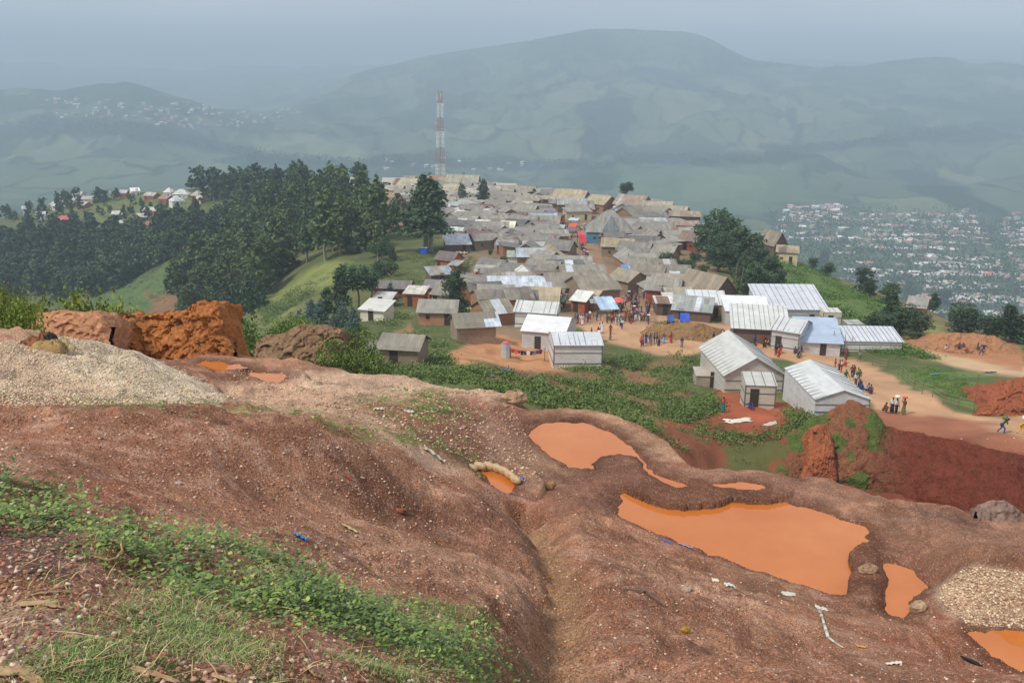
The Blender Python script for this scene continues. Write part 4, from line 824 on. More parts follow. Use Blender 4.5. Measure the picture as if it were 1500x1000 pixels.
# ---------------------------------------------------------------- houses
GREY = [(128,123,115),(138,133,124),(114,111,107),(142,137,127),(120,116,110),(132,126,116),(106,102,99),(148,142,131)]
WCOL = {'mud': (150,112,82), 'plank': (140,120,100), 'brick': (168,92,64), 'dark': (104,84,70), 'cream': (206,190,156), 'grey': (150,142,132), 'red': (150,70,56), 'white': (214,212,206), 'wood': (160,144,122), 'orange': (184,104,62)}
PLACED = []
def rm_white(roofmat, wall): return roofmat is TARP and wall == 'grey'
def house(px, py, w, d, h, rise, yaw=0, roof=None, wall='mud', label=None, kind='gable', wins=2, door=True, over=.35, group=None, dmin=60, cat='house', battens=0, name='shack', roofmat=None, wallmat=None, pos=None, lod=0, panel=None, dcol=(60,48,40), roofname=None):
    """gable/shed/hip roofed building; ridge along local x, front wall on local -y; (px, py) is the foot of the front wall"""
    yaw = R(yaw)
    P = gh(px, py, dmin) if pos is None else pos
    c = Vector((P[0]-math.sin(yaw)*d/2, P[1]+math.cos(yaw)*d/2, P[2]))
    PLACED.append((c.x, c.y, .5*max(w, d)))
    if pos is None: c.z = P[2]
    t = empty(name, c, yaw, None, cat, group)
    wc = lin(WCOL.get(wall, WCOL['mud']) if isinstance(wall, str) else wall); j = .88+.24*random.random(); wc = tuple(v*j for v in wc)
    rc = lin(roof if roof else random.choice(GREY)); j = .92+.16*random.random(); rc = tuple(v*j for v in rc)
    if rm_white(roofmat, wall): wc = lin((196,196,194))
    wm = wallmat or (BRICK if wall in ('brick', 'red', 'orange') else WALL); rm = roofmat or ROOF
    W_, D_ = w/2, d/2; B = -2.0
    m = MB()
    if kind == 'shed': hz = lambda y: h+(rise*(y+D_)/d); top = [(-W_,-D_,h),(W_,-D_,h),(W_,D_,h+rise),(-W_,D_,h+rise)]
    else: top = [(-W_,-D_,h),(W_,-D_,h),(W_,D_,h),(-W_,D_,h)]
    bot = [(-W_,-D_,B),(W_,-D_,B),(W_,D_,B),(-W_,D_,B)]
    m.add(bot+top, [(0,1,5,4),(1,2,6,5),(2,3,7,6),(3,0,4,7),(4,5,6,7)])
    if kind == 'gable':
        m.add([(-W_,-D_,h),(-W_,D_,h),(-W_,0,h+rise)], [(0,2,1)]); m.add([(W_,-D_,h),(W_,D_,h),(W_,0,h+rise)], [(0,1,2)])
    m.build('wall', wm, t, wc)
    th = .07; o = over; e = rise/D_*o if kind != 'shed' else rise/d*o; r_ = MB(); z0 = .03; jt = lambda: random.uniform(0, .12)
    if kind == 'gable':
        sag = .04*w*0
        j1, j2 = jt(), jt(); r_.slab([(-W_-o,-D_-o-jt(),h-e+z0),(W_+o,-D_-o-jt(),h-e+z0),(W_+o,0,h+rise+z0+j1),(-W_-o,0,h+rise+z0+j2)], th)
        r_.slab([(W_+o,D_+o,h-e+z0),(-W_-o,D_+o,h-e+z0),(-W_-o,0,h+rise+z0+j2),(W_+o,0,h+rise+z0+j1)], th)
    elif kind == 'shed':
        r_.slab([(-W_-o,-D_-o,h-e+z0),(W_+o,-D_-o,h-e+z0),(W_+o,D_+o,h+rise+e+z0),(-W_-o,D_+o,h+rise+e+z0)], th)
    elif kind == 'hip':
        k = max(0, W_-D_)*.9
        A, Bq, Cq, Dq = (-W_-o,-D_-o,h-e+z0),(W_+o,-D_-o,h-e+z0),(W_+o,D_+o,h-e+z0),(-W_-o,D_+o,h-e+z0); E_, F_ = (-k,0,h+rise+z0),(k,0,h+rise+z0)
        r_.add([A,Bq,Cq,Dq,E_,F_], [(0,1,5,4),(1,2,5),(2,3,4,5),(3,0,4),(3,2,1,0)])
    rf = r_.build('roof', rm, t, rc)
    if roofname: tagp(rf, roofname)
    if not panel and not battens and rm == ROOF and kind != 'hip' and random.random() < .3:
        xa = random.uniform(-W_, W_*.4); panel = (xa, xa+random.uniform(.8, 2.4), random.choice(((176,176,172),(108,96,88),(150,140,126),(190,196,200),(130,100,84))))
    if panel:      # a newer sheet laid on the front slope
        x0, x1, pc = panel; q = MB(); zf = lambda y: h+rise*(y+D_)/D_ if kind == 'gable' else h+rise*(y+D_)/d
        ye = 0 if kind == 'gable' else D_
        q.slab([(x0,-D_-o,zf(-D_-o)+.09),(x1,-D_-o,zf(-D_-o)+.09),(x1,ye,zf(ye)+.09),(x0,ye,zf(ye)+.09)], .03); q.build('roof_panel', ROOF, t, lin(pc))
    if battens:
        q = MB(); n = max(2, int(battens*1.3))
        for k in range(n+1):
            x = -W_+w*k/n+random.uniform(-.12, .12)
            if kind == 'gable':
                for s in (-1, 1):
                    q.slab([(x-.02, s*(D_+o), h-e+z0+.05), (x+.02, s*(D_+o), h-e+z0+.05), (x+.02+random.uniform(-.06,.06), 0, h+rise+z0+.05), (x-.02, 0, h+rise+z0+.05)][::s if s == -1 else 1] if s == -1 else [(x+.02, (D_+o), h-e+z0+.05), (x-.02, (D_+o), h-e+z0+.05), (x-.02, 0, h+rise+z0+.05), (x+.02, 0, h+rise+z0+.05)], .05)
            else: q.slab([(x-.02,-D_-o,h-e+z0+.05),(x+.02,-D_-o,h-e+z0+.05),(x+.02,D_+o,h+rise+e+z0+.05),(x-.02,D_+o,h+rise+e+z0+.05)], .05)
        q.build('batten', WOOD, t, lin((88,86,84)))
        q = MB()
        q.box((0,-D_-.03,h*.12), (w,.04,.09)); q.box((0,-D_-.03,h*.62), (w,.04,.06))
        for s in (-1, 1):
            q.box((s*(W_+.03),0,h*.12), (.04,d,.09)); q.box((s*(W_+.03),0,h*.62), (.04,d,.06)); q.box((s*W_,-D_-.02,h*.5), (.09,.06,h))
        q.build('wall_strip', WOOD, t, lin((96,94,92)))
    if lod < 2:
        if door:
            x = random.uniform(-.3, .3)*w; q = MB(); q.box((x,-D_-.02,.95), (.85,.08,1.9)); q.build('door', WOOD, t, lin(dcol))
        else: x = 99
        for k in range(wins):
            xx = -W_+w*(k+.5)/wins
            if abs(xx-x) < .9: continue
            q = MB(); q.box((xx,-D_-.02,1.35), (.6,.07,.6)); f = q.build('window', WOOD, t, lin((70,58,48)))
            if lod < 1: q = MB(); q.box((xx,-D_-.065,1.35), (.46,.03,.46)); q.build('pane', PLAIN, f, lin((34,32,32)))
        if lod < 1 and kind == 'gable' and w > 5: q = MB(); q.box((W_+.02,0,1.3), (.07,.6,.6)); q.build('window', WOOD, t, lin((52,44,38)))
    if label: say(t, label, px)
    return t
random.seed(5)
def D_of(px, py): return gh(px, py, 60)[1]
def hp_(px, py, wpx, d, h, rise, yaw=0, **kw):
    D = D_of(px, py); return house(px, py, wpx*D/F, d, h, rise, yaw, **kw)
WH = (214,214,216); WH2 = (226,226,226)
HS = dict(roofmat=TARP, wallmat=TARP)
# the white sheeted halls
hp_(846, 536, 74, 6, 2.7, .7, 4, roof=(206,210,214), wall='white', label='white plastic sheeted hall with blank bright front wall and battened roof', battens=7, kind='gable', name='tarpaulin_hall', cat='hall', wins=0, door=False, over=.15, **HS)
hp_(795, 513, 66, 8, 2.6, 1.2, -14, roof=WH2, wall='grey', label='white roofed plastic hall joined behind the one with the blank front wall', battens=0, name='tarpaulin_hall', cat='hall', wins=0, over=.2, **HS)
hp_(783, 478, 62, 5, 2.3, 1.1, -12, roof=(208,210,208), wall='white', label='small white battened shed at the upper left of the white halls, below the brick shack', battens=6, name='tarpaulin_hall', cat='hall', wins=1, over=.25, **HS)
hp_(1162, 476, 100, 8, 2.8, 2.4, 3, roof=(214,218,226), wall='grey', label='largest white roofed hall at the foot of the green hillside', battens=8, name='tarpaulin_hall', cat='hall', wins=0, over=.3, roofmat=TARP, kind='shed')
hp_(1094, 478, 66, 5, 2.6, 1.4, -2, roof=(228,230,232), wall='grey', label='plain white roofed shed left of the largest white hall', name='tarpaulin_hall', cat='hall', kind='shed', wins=0, over=.2, **HS)
hp_(1036, 466, 56, 5, 2.4, 1.3, -3, roof=(222,224,226), wall=(150,120,90), label='white sheeted shed with plywood side beside the brown gabled house', name='tarpaulin_hall', cat='hall', kind='shed', battens=4, wins=0, over=.2, roofmat=TARP)
hp_(1112, 503, 78, 5.5, 2.4, 1.9, -8, roof=(206,208,204), wall=(120,100,86), label='battened white roof over the open market shelter', name='market_shelter', cat='shelter', kind='shed', battens=8, wins=0, door=False, over=.5, roofmat=TARP)
hp_(1148, 512, 42, 7, 2.8, 1.0, -30, roof=(204,206,206), wall='grey', label='grey walled hall with plywood patch between the market shelter and the blue roof', name='tarpaulin_hall', cat='hall', battens=4, wins=0, over=.3, **HS)
hp_(1200, 520, 60, 5.5, 2.0, 2.0, -6, roof=(168,184,206), wall='grey', label='pale blue sheet roofed shed in the middle of the white halls', name='tarpaulin_hall', cat='hall', kind='shed', wins=0, over=.4, roofmat=TARP)
hp_(1276, 514, 92, 4.5, 1.5, 1.0, 0, roof=(216,220,228), wall='white', label='long low white roof behind the green crop rows', name='tarpaulin_hall', cat='hall', battens=10, kind='shed', wins=0, door=False, over=.2, **HS)
hp_(1218, 478, 28, 2.5, 2.4, .2, 0, roof=(220,216,204), wall=(214,210,190), label='small cream panelled cabin at the right end of the largest white hall', name='cabin', cat='cabin', kind='shed', wins=0, battens=3, over=.05, **HS)
hp_(1253, 484, 24, 2.5, 1.0, .2, 4, roof=(170,168,160), wall='grey', label='low grey block shed on the orange spoil behind the long white roof', name='shed', cat='shed', kind='shed', wins=0, door=False, over=.05)
# ridge runs away from the camera: built with the ridge on local x and turned by about 90 degrees
def away(px, py, wpx, L, h, rise, yaw, **kw):
    """gable end towards the camera; (px, py) foot of that gable end"""
    D = D_of(px, py); gw = wpx*D/F; P = gh(px, py, 60); a = R(yaw)
    mid = np.array([P[0]-math.sin(a)*L/2, P[1]+math.cos(a)*L/2, P[2]])
    # front wall of the local frame faces right of the view
    y2 = a+R(90); pos = np.array([mid[0]+math.sin(y2)*gw/2, mid[1]-math.cos(y2)*gw/2, mid[2]])
    return house(px, py, L, gw, h, rise, yaw+90, pos=pos, **kw)
away(1103, 574, 90, 11, 2.1, 1.8, 3, roof=(204,204,198), wall=(196,192,182), label='tall off-white sheeted hall with gable end above the red yard', battens=9, name='tarpaulin_hall', cat='hall', wins=0, door=False, over=.35, **HS)
away(1232, 606, 84, 10, 1.5, .8, 1, roof=(206,208,206), wall=(206,208,208), label='long white sheeted hut with striped roof beside the dirt road, nearest to the red mound', battens=9, name='tarpaulin_hall', cat='hall', wins=0, door=False, over=.15, **HS)
hp_(1112, 596, 46, 2.6, 2.3, .5, -4, roof=(196,196,188), wall=(210,204,188), label='small sagging off-white lean-to in front of the tall gabled hall', name='tarpaulin_hut', cat='hut', kind='shed', wins=0, battens=3, over=.12, **HS)
hp_(1046, 568, 56, 2.4, 1.4, .3, -2, roof=(190,180,165), wall=(170,156,140), label='low patched lean-to with cloth walls left of the tall gabled hall', name='lean_to', cat='lean-to', kind='shed', wins=0, over=.1, roofmat=TARP)
# lower left shacks
hp_(584, 536, 60, 4.2, 1.9, .9, -10, roof=(136,130,116), wall='plank', label='weathered plank shack with grey roof, lowest on the green slope', wins=1)
hp_(547, 536, 22, 3, 1.4, .3, -6, roof=(120,116,106), wall='plank', label='low plank annex with blue cloth left of the lowest plank shack', kind='shed', wins=0, door=False)
hp_(640, 477, 56, 5, 2.2, 1.3, -3, roof=(150,146,134), wall=(172,128,100), label='long terracotta shack with pale corrugated roof left of the lone dark tree', wins=2)
hp_(698, 505, 60, 5, 2.6, 1.2, 14, roof=(130,122,108), wall='plank', label='plank walled shack with one shiny new roof sheet, left of the white halls', wins=0, panel=(1.2, 3.4, (196,204,214)), door=False)
hp_(645, 449, 30, 4, 2.3, 1.2, -25, roof=(130,124,112), wall='wood', label='plank gabled shack just above the long terracotta one', wins=0)
hp_(606, 449, 28, 4, 2.4, .5, -8, roof=(196,190,178), wall='orange', label='orange brick shack with torn white roof sheets', kind='shed', wins=1)
hp_(634, 439, 28, 4, 2.3, .6, -4, roof=(124,120,114), wall='orange', label='orange brick shack with grey roof behind the one with torn white sheets', kind='shed')
hp_(573, 438, 54, 4.5, 2.2, .9, -4, roof=(118,112,106), wall='orange', label='long low grey roofed shack beside the dark grove', wins=2)
hp_(545, 470, 38, 4, 1.8, .7, -16, roof=(212,210,202), wall=(212,204,186), label='ragged white shack beside the dark grove', kind='shed', wins=1, roofmat=TARP)
hp_(560, 450, 26, 3, 1.6, .5, -10, roof=(180,180,176), wall='dark', label='half collapsed grey shack behind the ragged white one', kind='shed', wins=0)
hp_(650, 396, 30, 4.6, 2.5, 1.4, -28, roof=(110,98,92), wall='orange', label='orange gabled brick house with dark roof above the lone dark tree', wins=0)
hp_(664, 400, 14, 3, 1.8, .5, -20, roof=(150,146,142), wall='orange', label='small grey lean-to attached to the orange gabled house', kind='shed', wins=0, door=False)
hp_(648, 413, 34, 4.5, 1.6, .8, 20, roof=(150,160,166), wall='dark', label='low shack with mixed shiny sheets behind the lone dark tree', wins=0, kind='shed')
hp_(672, 369, 36, 6, 2.0, 1.5, 12, roof=(196,202,208), wall='dark', label='shack under shiny bare metal sheets right of the blue box', kind='shed', wins=0)
hp_(701, 357, 32, 5, 2.8, .9, 0, roof=(112,84,80), wall='red', label='red brick house with rust brown roof behind the shiny metal shack', wins=2)
hp_(733, 360, 48, 5, 2.0, .9, -2, roof=(128,128,126), wall='dark', label='long grey roof joining the rust brown roof and the red brick house', wins=0)
hp_(742, 373, 29, 4, 2.4, .6, -2, roof=(150,146,140), wall='red', label='low red brick house with no gable, right of the garden', kind='shed', wins=2)
hp_(742, 346, 20, 5, 2.6, 1.5, -12, roof=(222,216,190), wall='cream', label='bright cream roofed house in the left part of the town', wins=0)
hp_(784, 376, 36, 4.5, 2.4, .9, -3, roof=(168,164,156), wall='grey', label='light grey shack with two dark windows in the middle of the town', wins=2)
hp_(791, 394, 30, 5, 2.4, 1.4, -36, roof=(140,136,128), wall='orange', label='grey roofed shack with bright orange gable in the middle of the town', wins=0)
hp_(756, 388, 24, 3.5, 1.9, .7, 0, roof=(156,166,150), wall='white', label='small greenish roofed shack above the round garden tree', kind='shed', wins=1)
hp_(762, 439, 92, 4.5, 2.4, 1.0, 5, roof=(196,204,214), wall='grey', label='very long shack with pale blue metal roof below the town centre', kind='shed', wins=2)
hp_(810, 436, 24, 4, 2.2, .9, 4, roof=(212,212,208), wall='white', label='white shed at the right end of the long pale blue roof', kind='shed', wins=1)
hp_(709, 413, 26, 4, 2.2, .5, -4, roof=(170,166,158), wall='mud', label='mud shack with stones on its flat roof at the left edge of the town', kind='shed')
hp_(750, 411, 76, 5, 2.3, .9, -2, roof=(142,136,124), wall='orange', label='long low shack row under one grey roof above the long pale blue roof', wins=3)
hp_(728, 426, 38, 5, 2.1, 1.2, -10, roof=(136,130,116), wall='mud', label='hipped grey brown shack above the left end of the long pale blue roof', wins=1, kind='hip')
hp_(812, 416, 44, 5, 2.8, .8, 2, roof=(134,128,116), wall=(150,116,86), label='brown plank long house with upper lean-to right of the shack row', wins=2)
hp_(838, 404, 56, 7, 2.4, 1.3, -2, roof=(142,138,130), wall='plank', label='broad grey roof left of the lower market street', wins=1)
hp_(763, 464, 38, 5, 3.0, .8, 8, roof=(128,122,108), wall='orange', label='orange brick house with grey roof behind the small white battened shed', wins=1, kind='shed')
hp_(716, 455, 30, 5, 2.2, 1.0, 20, roof=(132,124,110), wall='mud', label='grey roofed shack below the rubble at the left town edge', wins=0)
hp_(733, 476, 44, 6, 2.0, 1.4, 26, roof=(138,130,114), wall='mud', label='low brown grey shack left of the small white battened shed', wins=0)
hp_(796, 458, 42, 5.5, 2.3, 1.6, -8, roof=(164,150,124), wall='dark', label='tan ribbed roof shack above the white halls', wins=0)
hp_(846, 458, 22, 3.5, 2.2, .9, -24, roof=(218,218,212), wall='orange', label='orange walled stall with tilted white roof left of the blue roofed stall', kind='shed', wins=0)
hp_(862, 455, 18, 3, 2.2, .8, -24, roof=(170,150,120), wall='mud', label='mud stall with tilted tan roof right of the tilted white one', kind='shed', wins=0)
hp_(836, 440, 64, 9, 2.6, 1.8, 14, roof=(136,128,114), wall='plank', label='broad brown grey roof left of the market place', wins=1)
hp_(880, 446, 62, 8, 2.8, 1.9, 20, roof=(140,132,116), wall='plank', label='wide brown grey market roof above the red umbrella', wins=1)
hp_(856, 424, 66, 8, 2.6, 1.5, 6, roof=(136,130,118), wall='plank', label='long grey roof behind the wide market roof', wins=1)
hp_(905, 428, 40, 6, 2.6, 1.5, -50, roof=(150,140,118), wall='plank', label='tan grey roof at the corner of the street and the market place', wins=1)
hp_(945, 419, 48, 6, 2.5, 1.3, -20, roof=(138,130,116), wall='plank', label='grey brown roof right of the street mouth at the market place', wins=1)
hp_(985, 432, 62, 6, 2.4, 1.2, -8, roof=(146,136,118), wall='plank', label='long tan brown roof right of the blue tarpaulins', wins=1)
hp_(1000, 452, 46, 5, 2.2, 1.1, 10, roof=(160,152,136), wall='mud', label='pale brown sheeted roof above the grey canopy', wins=0)
away(1060, 452, 52, 9, 2.6, 3.0, 34, roof=(140,128,108), wall='dark', label='large steep brown gabled house in front of the dark grove', wins=0, door=False)
hp_(973, 462, 24, 3, 2.2, .4, 0, roof=(206,206,200), wall='dark', label='dark fronted stall with flat white roof right of the market crowd', kind='shed', wins=0)
hp_(1012, 470, 56, 4, 1.8, 1.4, -16, roof=(150,154,150), wall='dark', label='sagging grey sheet canopy above the grassy bank', kind='shed', wins=0)
hp_(992, 462, 20, 3, 2.0, .3, 0, roof=(214,208,184), wall='cream', label='cream cloth stall with dark doorway beside the grey canopy', kind='shed', wins=0, roofmat=TARP)
# crest
hp_(829, 305, 50, 9, 3.0, 3.4, -28, roof=(172,156,128), wall=(60,130,176), label='tan roofed house with bright blue gable on the crest', wins=0, wallmat=WALL)
hp_(838, 311, 42, 8, 2.8, 1.8, 0, roof=(158,158,156), wall='dark', label='light grey roofed house directly below the blue gabled one')
hp_(869, 310, 36, 9, 3.0, 2.6, -42, roof=(164,152,124), wall='mud', label='tan half hipped house right of the blue gabled one on the crest')
hp_(918, 312, 46, 9, 3.0, 3.0, -34, roof=(150,130,112), wall='mud', label='large brown tan gabled house under the lone skyline tree')
hp_(940, 331, 40, 9, 3.0, 2.6, 50, roof=(134,128,114), wall='mud', label='grey gabled house right of the blue dormer building')
hp_(937, 347, 44, 6, 2.6, 1.6, 0, roof=(146,144,136), wall='mud', label='wide light grey roof right of the blue dormer building', kind='shed')
hp_(970, 349, 34, 6, 2.6, 1.6, -8, roof=(130,124,116), wall='mud', label='grey roofed house above the garden trees, right of the wide light grey roof')
hp_(962, 318, 42, 9, 3, 2.0, -12, roof=(166,156,134), wall='cream', label='tan roofed house on the right end of the crest')
hp_(985, 326, 36, 8, 3, 2.2, -20, roof=(160,150,130), wall='mud', label='brown roofed house on the right shoulder of the crest')
hp_(1002, 338, 44, 6, 4.6, 1.2, -6, roof=(150,132,116), wall='dark', label='two storey brown house with open veranda left of the dark grove', wins=4)
hp_(1000, 350, 36, 5, 4.0, .9, -4, roof=(150,128,112), wall='red', label='dark red house with banded front below the two storey veranda house', wins=3)
hp_(1011, 368, 36, 6, 2.8, 2.0, -30, roof=(130,108,96), wall='red', label='red brick gabled house at the left edge of the dark grove', wins=1)
hp_(966, 392, 32, 6, 2.6, 1.9, -30, roof=(136,130,120), wall='mud', label='grey gabled mud house left of the garden trees', wins=1)
hp_(950, 398, 26, 5, 2.2, .7, 0, roof=(134,128,118), wall='orange', label='orange walled shack left of the grey gabled mud house', kind='shed')
hp_(940, 366, 40, 5, 2.3, 1.2, -10, roof=(150,154,154), wall='dark', label='pale grey roofed house below the blue dormer building, right side', wins=1)
away(1142, 374, 23, 7, 3.0, 3.2, 24, roof=(140,126,112), wall='dark', label='tall steep gabled house right of the dark grove', wins=0, door=False)
hp_(1152, 386, 30, 6, 3.0, 1.2, -16, roof=(160,146,120), wall='cream', label='pale house with tan roof just below the tall steep gabled one')
hp_(1340, 466, 25, 5, 2.4, 1.5, -30, roof=(146,142,134), wall='brick', label='grey roofed brick house alone among the trees at the right')
hp_(1240, 412, 26, 6, 2.6, 1.6, -14, roof=(150,136,118), wall='mud', label='brown roofed house behind the green hillside, left of its dark tree')
hp_(1262, 418, 22, 6, 2.4, 1.2, -20, roof=(150,120,104), wall='brick', label='small reddish house beside the dark tree behind the green hillside')
hp_(592, 283, 40, 9, 3.4, 2.4, -18, roof=(172,162,136), wall='cream', label='yellow cream house with tan roof left of the tower on the crest', wins=3)
hp_(575, 289, 26, 8, 3, 1.6, -8, roof=(160,156,140), wall='cream', label='cream walled house with grey roof left of the yellow cream one', wins=2)
hp_(676, 279, 46, 10, 3.4, 3.0, -6, roof=(156,150,132), wall='mud', label='largest grey tan roof on the crest, right of the tower foot', wins=3)
hp_(642, 272, 26, 7, 3.0, 1.4, 0, roof=(160,112,90), wall='cream', label='low house with reddish roof at the foot of the tower', wins=2)
hp_(655, 289, 24, 8, 3.0, 2.0, -30, roof=(170,158,134), wall='cream', label='cream gabled house below the reddish roof at the tower foot', wins=2)
hp_(657, 301, 24, 7, 2.6, 1.2, -14, roof=(176,166,142), wall='cream', label='small beige roofed house left of the pointed tree', wins=1)
hp_(680, 312, 40, 8, 2.6, 1.6, 0, roof=(160,166,164), wall='brick', label='blue grey hipped house below the pointed tree', kind='hip', wins=2)
hp_(713, 317, 18, 5, 2.8, .8, 10, roof=(150,130,112), wall='orange', label='bright orange walled house below the slender dark tree', kind='shed', wins=0)
hp_(753, 329, 42, 6, 2.6, 1.0, 0, roof=(116,88,86), wall=(176,116,100), label='rust brown roofed house with pink wall', wins=3)
hp_(672, 336, 26, 6, 2.2, 1.2, -30, roof=(156,156,146), wall='dark', label='grey gabled shack right of the tall eucalyptus', wins=1)
hp_(664, 348, 32, 5, 2.0, .8, 0, roof=(190,196,190), wall='white', label='whitish roofed shack at the foot of the hedge right of the tall eucalyptus', kind='shed', wins=1)
hp_(700, 338, 30, 6, 2.4, 1.4, -10, roof=(136,130,126), wall='dark', label='grey brown roof above the red brick house with rust brown roof')
hp_(565, 333, 12, 4, 2.6, 1, 0, roof=(200,200,192), wall='orange', label='tiny orange hut with white roof among the trees left of the tall eucalyptus', wins=0)
hp_(497, 297, 14, 5, 2.6, 1, 0, roof=(150,120,104), wall='brick', label='small brick house half hidden in the wood left of the crest', wins=0)
hp_(515, 276, 22, 8, 3, 2, -20, roof=(176,168,156), wall='cream', label='pale house among skyline trees left of the crest houses', wins=1)
hp_(412, 298, 14, 7, 3, 2, -10, roof=(186,180,170), wall='cream', label='pale house glimpsed between the trees of the near wood', wins=0)
# the building with the blue dormer
t = hp_(893, 356, 68, 11, 3.2, 5.2, -3, roof=(134,130,122), wall=(86,130,156), label='big hipped grey building with blue triangular dormer over the market street', kind='hip', wins=3, name='hall_building', cat='building')
q = MB(); w_ = 2.2
q.add([(-w_,-6.0,3.6),(w_,-6.0,3.6),(0,-6.0,7.6),(0,-1,7.6),(-w_,-3,3.6),(w_,-3,3.6)], [(0,1,2),(0,2,3,4),(2,1,5,3)]); q.build('dormer', ROOF, t, lin((150,158,160)))
q = MB(); q.box((0,-5.9,2.9), (3.8,.5,1.5)); q.build('dormer_wall', WALL, t, lin((92,142,172)))
# left ridge village
for k, (x, y, w, rc, wc, lab) in enumerate(((92,329,20,(196,80,84),'brick','house with bright red roof on the left ridge'),(119,307,16,(186,180,172),'brick','pale roofed brick house left of the dark tree column on the left ridge'),(128,299,16,(170,166,160),'cream','cream house directly above the pale roofed brick one on the left ridge'),(76,308,18,(196,200,196),'white','whitish long roofed house on the grassy left ridge'),(100,302,16,(180,184,184),'cream','cream house between whitish houses on the left ridge'),(178,290,14,(180,176,172),'brick','brick house on the skyline of the left ridge, left of the bright white one'),
    (199,287,12,(236,236,236),'white','brightest white house on the skyline of the left ridge'),(218,294,18,(176,170,160),'brick','brick house right of the brightest white one on the left ridge'),(245,289,12,(214,212,206),'white','small white house beside the pyramid roofed one'),(264,292,22,(206,204,196),'white','white house with tall pyramid roof on the left ridge'),(238,299,18,(150,120,110),'brick','dark red house below the small white one on the left ridge'),(285,294,14,(180,170,160),'brick','brick house right of the pyramid roofed one'),
    (172,322,16,(200,200,194),'brick','upper of two brick houses with white roofs beside the dark tree column'),(172,335,16,(206,208,206),'brick','lower of two brick houses with white roofs beside the dark tree column'),(208,326,14,(200,196,186),'brick','steep roofed house above the red brick gable on the left ridge'),(219,317,20,(186,182,170),'mud','long tan roofed house on the slope of the left ridge'),(239,321,14,(190,184,176),'brick','house with step roof at the right end of the slope village'),(214,338,12,(150,90,80),'brick','red brick gable house, lowest of the left ridge village'),
    (41,313,14,(190,196,192),'white','leftmost pale house on the left ridge'),(113,292,12,(188,184,176),'cream','cream house near the skyline above the red roofed one'),(160,284,12,(176,172,166),'mud','small mud house on the left ridge skyline'),(60,322,12,(184,186,182),'white','small pale house left of the red roofed one'),(262,302,18,(206,206,204),'white','low white house under the pyramid roofed one'),(290,300,10,(196,190,180),'cream','tiny cream house at the right end of the skyline village'))):
    D = D_of(x, y); house(x, y, w*D/F, 6, 3.0, 2.4 if 'pyramid' in lab else 1.6, random.uniform(-40, 40), roof=rc, wall=wc, label=lab, kind='hip' if 'pyramid' in lab else 'gable', wins=2, lod=1, group='houses on the left ridge')
# the packed roofs of the town between the houses placed above
STREET = gh(905,450)[:2], gh(880,405)[:2], gh(855,372)[:2], gh(848,352)[:2], gh(862,333)[:2], gh(885,318)[:2], gh(896,302)[:2]
STREET2 = gh(835,345)[:2], gh(818,318)[:2], gh(790,302)[:2]
MARKET = np.array([gh(*p)[:2] for p in ((868,470),(905,440),(918,428),(940,440),(975,455),(1005,475),(960,490),(930,520),(870,500))])
TOWN = np.array([at(566,268,462)[:2], at(640,266,468)[:2], at(760,280,425)[:2], at(850,290,388)[:2], at(950,304,356)[:2], at(1015,327,318)[:2]]+[gh(*p)[:2] for p in ((1018,352),(975,372),(962,402),(1030,425),(1060,440),(1010,452),(960,452),(900,440),(860,455),(790,458),(720,468),(705,440),(705,402),(770,395),(760,376),(700,362),(690,340),(650,345),(650,310),(600,300))])
def seg_d(x, y, S): return float(polydist(np.array([x]), np.array([y]), [np.array(s) for s in S])[0])
random.seed(21); ninf = 0
for a_, b_ in ((875, 366), (893, 366), (912, 366)): g_ = gh(a_, b_); PLACED.append((g_[0], g_[1], 4.0));
cand = []
lo, hi = TOWN.min(0), TOWN.max(0)
SPEC = []; nfix = len(PLACED)
